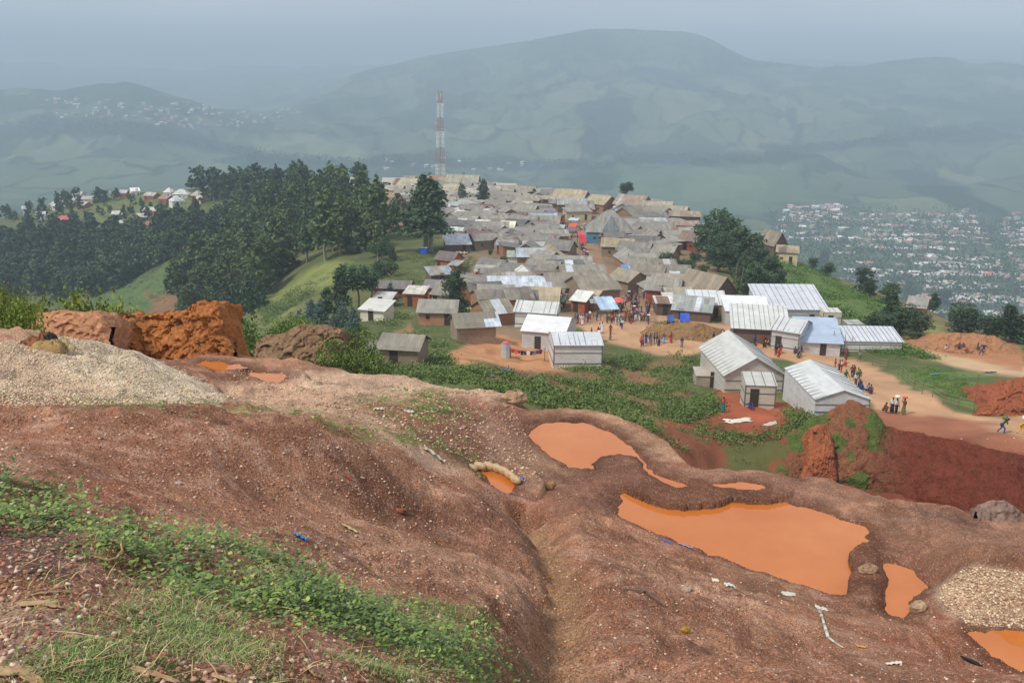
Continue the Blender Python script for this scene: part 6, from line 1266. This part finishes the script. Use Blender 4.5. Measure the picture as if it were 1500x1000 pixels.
# ---------------------------------------------------------------- market: umbrella, awnings, cloths
def post(mb, x, y, h): mb.tube((x, y, -.4), (x, y, h), .05, .04, 5)
def awning(px, py, w, d, h, rise, yaw, c, label, name='market_awning', cat='awning', mat=None, posts=True):
    D = D_of(px, py); P = gh(px, py, 60); w = w*D/F; a = R(yaw); cpos = (P[0]-math.sin(a)*d/2, P[1]+math.cos(a)*d/2, P[2]); t = empty(name, cpos, a, None, cat)
    m = MB(); nx, ny = 8, 5; vs = []; 
    for i in range(nx+1):
        for j in range(ny+1):
            u, v = i/nx, j/ny; vs.append((-w/2+w*u, -d/2+d*v, h+rise*v-.22*math.sin(math.pi*u)*math.sin(math.pi*v)+random.uniform(-.03,.03)))
    fs = [(i*(ny+1)+j, (i+1)*(ny+1)+j, (i+1)*(ny+1)+j+1, i*(ny+1)+j+1) for i in range(nx) for j in range(ny)]
    n = len(vs); m.add(vs+[(x,y,z-.03) for x,y,z in vs], fs+[tuple(q+n for q in f[::-1]) for f in fs]); m.build('sheet', mat or TARP, t, lin(c), True)
    for sx in (-1, 1):
        for sy in (-1, 1): m = MB(); post(m, sx*w*.46, sy*d*.45, h+rise*(sy*.45+.5)); m.build('post', WOOD, t, lin((92,74,60)))
    say(t, label, px); return t
random.seed(44)
awning(893, 470, 30, 4.5, 1.9, 1.2, 12, (172,194,216), 'pale blue sheet roof on posts in front of the market crowd', mat=ROOF)
awning(877, 462, 26, 2.5, 2.1, .2, 2, (150,150,146), 'flat grey sheet roof above the pale blue sheet roof', mat=ROOF)
awning(934, 422, 20, 4, 2.3, .5, -20, (60,92,160), 'larger blue tarpaulin at the mouth of the market street')
awning(918, 413, 22, 4, 2.3, .6, -10, (110,140,190), 'light blue tarpaulin above the larger blue one')
awning(930, 412, 18, 4, 2.3, .4, 0, (206,196,160), 'cream cloth between the blue tarpaulins and the roofs')
awning(965, 438, 20, 3, 2.2, .4, 5, (120,150,200), 'blue and white cloth stall right of the upper market place')
awning(978, 452, 18, 2.4, 2.1, .3, 0, (206,204,196), 'small white flat awning right of the market crowd')
awning(854, 366, 9, 3.2, 1.8, 1.6, 0, (196,36,52), 'red cloth awning in the market street')
awning(850, 357, 8, 3, 2.2, .8, 0, (206,80,90), 'pinkish red awning above the red one in the market street')
awning(838, 343, 11, 3, 2.2, .6, -10, (224,86,50), 'orange red awning at the top of the market street')
awning(836, 348, 9, 3, 2.0, .4, 10, (110,96,150), 'violet awning just below the orange red one')
awning(838, 334, 15, 3, 2.4, .4, -20, (190,206,220), 'whitish long awning above the orange red one')
awning(818, 345, 16, 4, 2.2, .5, -10, (176,180,184), 'grey white curved awning left of the orange red one')
awning(906, 318, 16, 5, 2.6, .4, -5, (176,196,220), 'pale blue sheet roof behind the blue dormer building', mat=ROOF)
awning(813, 323, 9, 4, 2.4, .6, 30, (90,120,180), 'blue awning in the side street of the upper town')
awning(824, 372, 9, 3, 2.0, .9, 20, (224,222,212), 'small white tent left of the market street') if False else None
awning(834, 375, 9, 3, 1.6, 1.4, 0, (230,228,220), 'small white tent beside the lower market street')
awning(925, 381, 20, 3, 2.0, .4, -8, (216,204,160), 'cream yellow cloth roof right of the market street')
awning(1002, 481, 14, 1.8, 1.2, .9, -10, (40,84,190), 'bright blue tarpaulin tent on the grassy bank')
awning(983, 479, 10, 1.4, 1.0, .7, 0, (52,88,160), 'small blue tarpaulin left of the bright blue tent')
awning(690, 443, 1, 1, 1, 0, 0, (0,0,0), 'x') if False else None
P = gh(905, 458); t = empty('umbrella', P, 0, 'round salmon red market umbrella over the crowd', 'umbrella')
m = MB(); m.lathe([(2.15,1.35),(2.35,1.1),(2.6,.6),(2.72,.12)], 12); m.build('canopy', TARP, t, lin((222,96,88))); m = MB(); m.tube((0,0,0),(0,0,2.8),.03); m.build('pole', WOOD, t, lin((120,110,100)))
# blue water box
P = gh(621, 371); D = P[1]; w = 10*D/F; t = empty('blue_crate', P, -.1, 'bright blue box below the tall eucalyptus', 'tank')
m = MB(); m.box((0,0,w*.42), (w,w*.8,w*.85)); m.build('shell', PLAIN, t, lin((28,92,214))); m = MB(); m.box((0,0,w*.87), (w*1.06,w*.86,.12)); m.build('lid', PLAIN, t, lin((190,206,230)))
# poles
for x, y0, y1, lean, lab in ((1030,446,0,0,''),):
    pass
def pole(px, py, hpx, label, r=.09, lean=0, cross=False, name='pole'):
    P = gh(px, py); h = hpx*P[1]/F; t = empty(name, P, 0, None, 'pole'); m = MB(); m.tube((0,0,-.5),(lean*h,0,h), r, r*.7, 6); m.build('shaft', WOOD, t, lin((120,104,86)))
    if cross: m = MB(); m.box((lean*h*.95,0,h*.93), (1.4,.1,.1)); m.build('crossarm', WOOD, t, lin((96,84,72)))
    say(t, label, px); return t
pole(969, 450, 35, 'thin utility pole at the right side of the market place', cross=True)
pole(1076, 432, 48, 'left of two tall bare poles before the dark grove', .12); pole(1082, 436, 46, 'right of two tall bare poles before the dark grove', .12, .08)
pole(881, 462, 30, 'thin pole before the wide market roof', .06)
for x, y, h in ((1219,516,34),(1236,516,30),(1247,514,22)): pole(x, y, h, 'thin fence pole in front of the long low white roof', .06)
# wire fence beside the dirt road
fence_pts = [(1278,535),(1320,552),(1326,560),(1355,576),(1381,592),(1426,603)]
for seg, lab in (([(1258,522),(1278,535),(1300,540)], 'short rail fence on the bank above the dirt road'), ([(1316,548),(1328,562),(1350,577),(1381,592),(1426,604)], 'wooden post and wire fence around the green patch beside the dirt road')):
    P0 = gh(*seg[0]); t = empty('fence', P0, 0, None, 'fence'); say(t, lab, seg[0][0]); prev = None
    G_ = [gh(*s) for s in seg]; dense = []
    for a, b in zip(G_[:-1], G_[1:]):
        for k in range(2): dense.append(a+(b-a)*k/2)
    dense.append(G_[-1])
    w_ = MB()
    for k, p in enumerate(dense):
        p = np.array([p[0], p[1], float(interp2(p[0], p[1]))])-P0; h = random.uniform(1.3, 1.9) if k < len(dense)-1 else 4.0
        m = MB(); m.tube((p[0],p[1],p[2]-.3),(p[0]+random.uniform(-.1,.1),p[1],p[2]+h),.05,.035,5); m.build('post', WOOD, t, lin((116,100,82)))
        if prev is not None:
            for f in (.35, .65, .95): w_.tube((prev[0],prev[1],prev[2]+f*1.3),(p[0],p[1],p[2]+f*1.3),.022,.022,3)
        prev = p
    w_.build('wire', WOOD, t, lin((150,138,118)))
# clothes line beside the white halls
P = gh(748, 524); t = empty('clothes_line', P, 0, 'washing hung out on a line left of the blank white front wall', 'clothes line'); D = P[1]; L = 52*D/F
m = MB(); m.tube((0,0,1.3),(L*.5,-.5,1.05),.015,.015,4); m.tube((L*.5,-.5,1.05),(L,0,1.2),.015,.015,4); m.build('line', WOOD, t, lin((60,56,52)))
for x in (0, L): m = MB(); m.tube((x,0,-.3),(x,0,1.35),.04); m.build('post', WOOD, t, lin((96,80,66)))
cx = ['red','orange','red','black','dark blue','white','black','grey','purple','maroon']
for k, c in enumerate(cx):
    x = L*(.06+.09*k); z = 1.25-.2*math.sin(math.pi*x/L); m = MB(); w_ = random.uniform(.3,.42); h = random.uniform(.35,.6)
    m.box((x, -.5*math.sin(math.pi*x/L)-.03, z-h/2), (w_,.04,h), random.uniform(-.2,.2)); m.box((x, -.5*math.sin(math.pi*x/L)-.03, z-.1), (w_*1.5,.05,.14)); m.build('garment', PLAIN, t, lin(CLO[c]))
t = empty('water_drum', gh(741,522), 0, 'small grey latrine booth wrapped in sheeting at the left end of the clothes line', 'booth')
m = MB(); m.lathe([(-.3,.6),(0,.62),(.9,.55),(1.7,.58),(1.75,.1)], 8, sx=1, sy=.9); m.build('sheeting', TARP, t, lin((180,186,192))); m = MB(); m.lathe([(1.76,.5),(1.95,.35),(2.0,.1)], 8); m.build('cloth', PLAIN, t, lin((206,90,90)))
# washing and cloths on the ground
def cloth(px, py, w, d, c, label, name='cloth', dmin=50, thick=.03, amp=.08, yaw=0, mat=None, seed=1, cat='cloth', off=.02):
    P = gh(px, py, dmin); a = R(yaw); nx, ny = 16, 12; r = random.Random(seed); ph = [r.uniform(0,6) for _ in range(6)]; T = []; 
    for i in range(nx+1):
        for j in range(ny+1):
            u, v = i/nx-.5, j/ny-.5; e = 1+.12*math.sin(5*u+ph[0])+.1*math.sin(9*v+ph[1]); x0, y0 = u*w*e, v*d*(1+.15*math.sin(7*u+ph[2]))
            x = P[0]+x0*math.cos(a)-y0*math.sin(a); y = P[1]+x0*math.sin(a)+y0*math.cos(a)
            T.append((x, y, float(interp2(x, y))+off+amp*abs(math.sin(u*9+ph[3]+2*v)*math.sin(v*7+ph[4]))))
    fs = [(i*(ny+1)+j, (i+1)*(ny+1)+j, (i+1)*(ny+1)+j+1, i*(ny+1)+j+1) for i in range(nx) for j in range(ny)]; n = len(T)
    m = MB(); m.add([(x,y,z+thick) for x,y,z in T]+[(x,y,z-.004) for x,y,z in T], fs+[tuple(q+n for q in f[::-1]) for f in fs])
    # closed rim
    rim = [(i*(ny+1)) for i in range(nx+1)]+[nx*(ny+1)+j for j in range(1, ny+1)]+[i*(ny+1)+ny for i in range(nx-1, -1, -1)]+[j for j in range(ny-1, 0, -1)]
    m.f += [(rim[k], rim[(k+1) % len(rim)] , rim[(k+1) % len(rim)]+n, rim[k]+n)[::-1] for k in range(len(rim))]
    o = m.build(name, mat or TARP, None, lin(c), True); o['category'] = cat; say(o, label, px); return o
cloth(1079, 617, 2.4, 1.2, (222,216,196), 'white cloth spread flat on the red yard', seed=2, yaw=-3)
cloth(1128, 621, 1.3, .5, (196,180,170), 'pale plastic scrap on the red yard right of the white cloth', seed=3)
cloth(1052, 572, 1.3, 1.0, (150,70,66), 'reddish mat spread on the yard edge before the low lean-to', seed=4)
cloth(1072, 570, 2.0, .7, (214,170,160), 'pinkish cloth in front of the low lean-to', seed=5)
cloth(700, 546, 2.4, 1.4, (130,124,124), 'grey sheet lying on the green slope below the spoil', seed=6, yaw=25)
cloth(745, 543, 1.0, .9, (60,128,160), 'blue sheet scrap lying on the green slope', seed=7)
cloth(1428, 507+4, 1.2, .5, (206,66,50), 'red cloth at the diggings below the spoil mound', seed=8, dmin=100, amp=.15)
cloth(1449, 546, 2.0, .8, (50,60,90), 'dark blue clothes drying on the green patch', seed=9, dmin=60, amp=.15); cloth(1372, 549, 1.2, .6, (60,130,150), 'teal clothes drying on the green patch', seed=10, dmin=60, amp=.15)
cloth(683, 452, 2.6, 1.0, (214,196,160), 'cream sheet on the rubble at the left town edge', seed=12); 
cloth(676, 372, 3, 1.5, (226,206,176), 'cream sheet hanging right of the shiny metal shack', seed=13, amp=.6)
# ---------------------------------------------------------------- near things
# clothes pile on the gravel heap
P = hit([66], [512], 13)[0]
def pile(name, c, parts, label, cat, col_, seed):
    r = np.random.default_rng(seed); t = None; m = MB(); n = 20; k = 14
    for (x, y, sx, sy, sz) in parts:
        vs = []
        for i in range(k+1):
            ph = math.pi*.5*(i/k)
            for q in range(n):
                a = 2*math.pi*q/n; f = 1+.22*math.sin(3*a+seed+x*9)+.14*math.sin(6*a+3*ph+seed)+.05*r.normal()
                vs.append((c[0]+x+math.cos(a)*math.cos(ph)*sx*f, c[1]+y+math.sin(a)*math.cos(ph)*sy*f, c[2]-.06+math.sin(ph)*sz*(1+.25*math.sin(4*a+5*ph))+.035*math.sin(7*a+x*20)*math.cos(ph)))
        m.add(vs, [(i*n+q, i*n+(q+1) % n, (i+1)*n+(q+1) % n, (i+1)*n+q) for i in range(k) for q in range(n)])
    o = m.build(name, PLAIN, None, lin(col_), True); o['category'] = cat; say(o, label, 60); return o
pile('jacket', P, [(.06,-.10,.30,.22,.24),(.22,.0,.2,.18,.24),(-.06,-.16,.18,.12,.16),(.17,-.22,.12,.12,.10),(.3,-.12,.13,.1,.15)], 'khaki jacket crumpled on the pale gravel heap', 'jacket', (158,130,84), 2)
pile('brown_coat', P+np.array([-.26,.1,.02]), [(-.02,0,.25,.16,.26),(.14,.08,.18,.14,.30),(-.2,-.05,.12,.12,.18)], 'brown cloth heaped behind the khaki jacket', 'coat', (128,84,54), 5)
pile('black_shirt', P+np.array([.1,.12,.12]), [(0,0,.17,.1,.22)], 'black shirt with white edge tucked in the clothes heap', 'shirt', (26,26,30), 7)
pile('pale_rag', P+np.array([.24,.34,.0]), [(0,0,.16,.2,.2),(.14,-.08,.15,.1,.1)], 'pale tan rag behind the clothes heap on the gravel', 'rag', (176,158,116), 9)
# sandbags round the little pool
pts = [(690,684),(703,681),(716,681),(728,684),(738,688),(747,694),(755,701)]
for k, (x, y) in enumerate(pts):
    q = atz(x, y, -8.42); m = MB(); m.lathe([(-.15,.04),(-.12,.08),(0,.10),(.12,.08),(.16,.03)], 12, sx=.8)
    me = m.mesh('sandbag', True); o = link('sandbag', me, TARP, None, lin((190,160,122))); o.location = (q[0], q[1], q[2]-.02); o.rotation_euler = (R(90), 0, R(-25*k/6+62)); o['category'] = 'sandbag'; o['group'] = 'sandbags on the rim of the small pool'; say(o, 'pale sandbag in the curved row on the rim of the small orange pool', x)
def litter(px, py, w, d, c, label, seed, dmin=1.6, amp=.02, name='plastic_scrap', cat='litter', yaw=0, thick=.006): return cloth(px, py, w, d, c, label, name, dmin, thick, amp, yaw, TARP, seed, cat, .008)
litter(440, 788, .10, .035, (60,130,200), 'crumpled blue plastic on the red slope above the weeds', 21)
litter(755, 703, .3, .16, (70,80,150), 'dark blue rag at the end of the sandbag row', 22, 12)
litter(975, 793, .22, .12, (90,96,170), 'left of two bluish plastic scraps on the bank of the big pool', 23, 9); litter(1005, 800, .30, .14, (150,150,180), 'right of two bluish plastic scraps on the bank of the big pool', 24, 9)
litter(1070, 857, .18, .14, (196,206,190), 'small whitish green scrap below the big pool', 25, 6); litter(1155, 870, .22, .14, (206,206,190), 'crumpled whitish scrap on the slope below the big pool', 26, 6)
litter(1048, 850, .10, .07, (220,210,190), 'tiny pale scrap left of the whitish green one', 27, 6)
litter(1202, 892, .20, .16, (206,202,188), 'white torn cloth on the slope, upper blob', 28, 6, .03, 'torn_cloth', 'cloth') ; 
m = MB(); prev = None
for k, (x, y, w_) in enumerate(((1200,896,.045),(1204,905,.022),(1207,915,.018),(1210,925,.026),(1213,935,.022),(1222,942,.012),(1235,950,.008))):
    q = hit([x], [y], 6)[0]; p = Vector(q)+Vector((0,0,.02))
    if prev: m.tube(prev[0], p, prev[1], w_, 6)
    prev = (p, w_)
o = m.build('torn_cloth', TARP, None, lin((204,200,186)), True); o['category'] = 'cloth'; say(o, 'long twisted tail of white torn cloth on the slope', 1215)
litter(1262, 948, .12, .06, (200,150,50), 'yellowish brown leaf scrap on the lower right slope', 29, 6); litter(1310, 972, .16, .10, (226,214,196), 'pale scrap at the lower right edge of the slope', 30, 6)
litter(512, 775, .16, .03, (206,186,140), 'pale straw scraps on the red slope', 31, 4); litter(510, 700, .08, .03, (206,60,50), 'small red plastic bit on the red mound', 32, 6)
litter(600, 600+4, .25, .14, (200,196,182), 'white scrap on the weedy gully wall', 33, 14, .04); litter(556, 600, .25, .14, (196,190,176), 'white scrap left of the weedy gully wall', 34, 14, .04); litter(638, 668, .4, .12, (196,190,176), 'whitish stone like bag at the gully mouth', 35, 12, .06)
litter(515, 540, .5, .2, (34,26,24), 'dark rag on the pale shelf above the gully', 36, 20, .06, 'rag', 'rag')
# flip flop
q = hit([1424], [970], 8)[0]; m = MB(); n = 16
def sole(z): return [(q[0]+.16*math.cos(2*math.pi*k/n)*(1), q[1]+(.055+.018*math.cos(2*math.pi*k/n))*math.sin(2*math.pi*k/n)-.5*.16*math.cos(2*math.pi*k/n), q[2]+z-.25*.16*math.cos(2*math.pi*k/n)) for k in range(n)]
m.add(sole(.01)+sole(.035), [tuple(range(n-1,-1,-1)), tuple(range(n, 2*n))]+[(k, (k+1) % n, n+(k+1) % n, n+k) for k in range(n)])
o = m.build('sandal', PLAIN, None, lin((22,22,24))); o['category'] = 'sandal'; say(o, 'black sandal sole lying near the corner pool', 1424)
# dry leaves and stalks between the weeds
DL = [(60,885,.30,.06,20),(80,890,.10,.12,60),(110,935,.09,.07,0),(230,990,.32,.035,-8),(20,985,.22,.07,40),(40,992,.22,.06,-20),(75,870,.30,.02,50),(170,905,.25,.012,10),(330,1000-3,.18,.03,-10),(455,985,.14,.018,-40),(205,660+270,.10,.02,0)]
for k, (x, y, w, d, a) in enumerate(DL):
    litter(x, y, w*.42, d*.6, (176,140,98) if k % 2 else (190,156,112), 'dry tan leaf on the ground among the weeds', 50+k, 1.7, .004, 'dry_leaf', 'dry leaf', a, .0015)
def twig(pix, r0, c, label, dmin=3, lift=.03):
    Pp = hit([p[0] for p in pix], [p[1] for p in pix], dmin); m = MB()
    for a, b in zip(Pp[:-1], Pp[1:]): m.tube((a[0],a[1],a[2]+lift),(b[0],b[1],b[2]+lift), r0, r0*.8, 5)
    o = m.build('twig', WOOD, None, lin(c)); o['category'] = 'twig'; say(o, label, pix[0][0])
twig([(178,802),(180,815),(172,825),(158,829),(140,824)], .006, (190,160,110), 'curved dry stalk hanging over the small hollow')
twig([(925,855),(950,872),(975,890)], .02, (110,90,80), 'lower of two grey sticks on the slope below the big pool', 8); twig([(912,865),(945,868),(958,872)], .012, (120,104,94), 'upper of two grey sticks on the slope below the big pool', 8)
# single stones one can point to
def stone(px, py, r, c, label, dmin=3, seed=0):
    q = hit([px], [py], dmin)[0]; rr = np.random.default_rng(seed+int(px)); bmv = []
    m = MB(); n, k = 12, 8; vs = []
    for i in range(k+1):
        ph = -math.pi/2+math.pi*i/k
        for j in range(n):
            a = 2*math.pi*j/n; f = 1+.14*math.sin(2*a+seed)+.12*math.sin(3*a+3*ph+seed)+.05*rr.normal(); vs.append((q[0]+r*math.cos(a)*math.cos(ph)*f*1.15, q[1]+r*math.sin(a)*math.cos(ph)*f*.85, q[2]+r*.35+r*.7*math.sin(ph)*f))
    m.add(vs, [(i*n+j, i*n+(j+1) % n, (i+1)*n+(j+1) % n, (i+1)*n+j) for i in range(k) for j in range(n)])
    o = m.build('stone', ROCK, None, lin(c)); o['category'] = 'stone'; say(o, label, px)
for a in ((587,750,.055,(190,110,84),'reddish stone standing out on the red slope'),(261,709,.03,(226,206,190),'small white stone on the upper left red slope'),(456,826,.03,(216,196,170),'pale stone among the weeds at the end of their upper row'),(1006,865,.07,(190,170,150),'flat pale stone on the slope below the big pool'),(1076,870+2,.05,(196,150,130),'pinkish stone on the slope below the big pool'),(1004,924,.05,(206,160,70),'ochre stone low on the slope'),(1272,838,.16,(190,156,124),'flat block in the dyke between the big pool and the narrow one'),(1345,893,.15,(196,166,138),'pale block at the end of the narrow pool'),(802,715,.16,(196,150,104),'orange tan rock above the gully head'),
          (1300,716,.22,(150,118,104),'grey rock on the rim of the red pit'),(725,705-8,.0001,(0,0,0),'x'),(805,846,.03,(196,140,80),'ochre pebble in the gully bed'),(752,590,.35,(196,160,130),'pale overhanging lump at the edge of the shelf')):
    if a[2] > .001: stone(*a[:4], a[4], 3 if a[1] > 640 else 14)
# crop rows
def crop():
    q = inpoly([(1262,512),(1330,510),(1370,524),(1340,527),(1280,524)], 1); return
# brick rubble at the left town edge
q = inpoly([(690,395),(705,395),(715,430),(700,452),(690,440)], 500); hpp = hit(q[:, 0], q[:, 1], 100); stones('rubble', hpp, .12+.2*rng.random(len(hpp)), pal[rng.integers(0, 7, len(hpp))])
q = inpoly([(1000,480),(1040,485),(1060,500),(1010,500),(985,490)], 300); hpp = hit(q[:, 0], q[:, 1], 100); stones('rubble', hpp, .1+.2*rng.random(len(hpp)), pal[rng.integers(0, 7, len(hpp))])
# brittle scraps scattered through slopes and yards
q = np.concatenate([inpoly([(540,440),(660,440),(720,545),(560,545)], 160), inpoly([(760,560),(1000,520),(1100,600),(950,640)], 60), inpoly([(640,350),(720,350),(720,440),(640,420)], 120), inpoly([(1100,620),(1500,640),(1500,740),(1250,700)], 80), inpoly([(880,480),(1100,490),(1300,560),(1450,620),(1200,560),(1000,520)], 90)])
hpp = hit(q[:, 0], q[:, 1], 60); o = stones('scraps', hpp, .05+.12*rng.random(len(hpp))**2, pal2[rng.integers(0, 5, len(hpp))], flat=.2)
# ---------------------------------------------------------------- labels: where a description repeats, say which one from left to right
ORD = ['leftmost', 'second from the left', 'third from the left', 'fourth from the left', 'fifth from the left', 'sixth from the left', 'seventh from the left', 'eighth from the left', 'ninth from the left', 'tenth from the left', 'eleventh from the left', 'twelfth from the left']
byl = {}
for o, px, lab in LABELLED: byl.setdefault(lab, []).append((px, o))
for lab, L in byl.items():
    L.sort(key=lambda t: t[0]); n = len(L)
    for k, (px, o) in enumerate(L):
        if n == 1: s = lab
        elif n == 2: s = lab+(', left one of two' if k == 0 else ', right one of two')
        elif n <= 12: s = lab+', '+('rightmost' if k == n-1 else ORD[k])
        else: s = lab+', '+ORD[k] if k < 6 else (lab+', '+ORD[n-1-k].replace('left', 'right') if n-1-k < 6 else lab)
        w_ = s.split()
        if len(w_) > 16:
            short = s.replace(' in the ', ' in ').replace(' of the ', ' of ').replace(' at the ', ' at ').replace(' with one arm raised to a head load', ' with a head load').replace(' on the ', ' on ')
            w_ = short.split()
            if len(w_) > 16: w_ = [x for x in w_ if x not in ('the', 'a')]
            s = ' '.join(w_[:16])
        o['label'] = s
        if n > 1 and 'group' not in o: o['group'] = lab[:60]
# ---------------------------------------------------------------- light, sky, air
SUN_EL, SUN_AZ = R(52), R(-125)     # azimuth clockwise from +Y as seen from above: sun is to the left and a little behind
w = bpy.data.worlds.new('World'); sc.world = w; w.use_nodes = True; nt = w.node_tree
bg = nt.nodes['Background']; bg.inputs[1].default_value = .12
sky = nt.nodes.new('ShaderNodeTexSky'); sky.sky_type = 'NISHITA'; sky.sun_disc = False; sky.sun_elevation = SUN_EL; sky.sun_rotation = SUN_AZ; sky.dust_density = 3; sky.altitude = 1800
tc = nt.nodes.new('ShaderNodeTexCoord'); mp = nt.nodes.new('ShaderNodeMapping'); mp.inputs['Scale'].default_value = (1.2, 1.2, 5); nt.links.new(tc.outputs['Generated'], mp.inputs[0])
n1 = noise(nt, 2.2, 6, .55, mp.outputs[0])
cl = mixc(nt, (5.0, 5.25, 5.8), (6.6, 6.75, 7.1), ramp(nt, n1, .35, .68))
nt.links.new(mixc(nt, sky.outputs[0], cl, .88), bg.inputs[0])
sd = bpy.data.lights.new('sun', 'SUN'); sd.energy = 3.0; sd.angle = R(9); sd.color = (1, .95, .86)
so = bpy.data.objects.new('sun', sd); col.objects.link(so)
dv = Vector((math.sin(SUN_AZ)*math.cos(SUN_EL), math.cos(SUN_AZ)*math.cos(SUN_EL), math.sin(SUN_EL)))
so.rotation_euler = dv.to_track_quat('Z', 'Y').to_euler()
def vol():
    m = bpy.data.materials.new('haze'); m.use_nodes = True; nt = m.node_tree; nt.nodes.clear()
    o = nt.nodes.new('ShaderNodeOutputMaterial'); v = nt.nodes.new('ShaderNodeVolumePrincipled')
    v.inputs['Color'].default_value = (.55, .685, .83, 1); v.inputs['Density'].default_value = HAZE; v.inputs['Anisotropy'].default_value = 0.0
    nt.links.new(v.outputs[0], o.inputs['Volume']); return m
HAZE = 3.5e-4
x0, x1, y0, y1, z0, z1 = -15500, 15500, -60, 12000, float(H.min())-1, max(float(H.max()), 1)+8
me = bpy.data.meshes.new('haze'); me.from_pydata([(x, y, z) for x in (x0, x1) for y in (y0, y1) for z in (z0, z1)], [], [(0,1,3,2),(4,6,7,5),(0,4,5,1),(2,3,7,6),(0,2,6,4),(1,5,7,3)]); me.update()
me.materials.append(vol()); hz = bpy.data.objects.new('haze', me); col.objects.link(hz); tagp(hz, kind='stuff')
sc.render.engine = 'CYCLES'
sc.cycles.volume_bounces = 1
sc.view_settings.view_transform = 'Standard'; sc.view_settings.look = 'None'; sc.view_settings.exposure = 0.13; sc.view_settings.gamma = 1
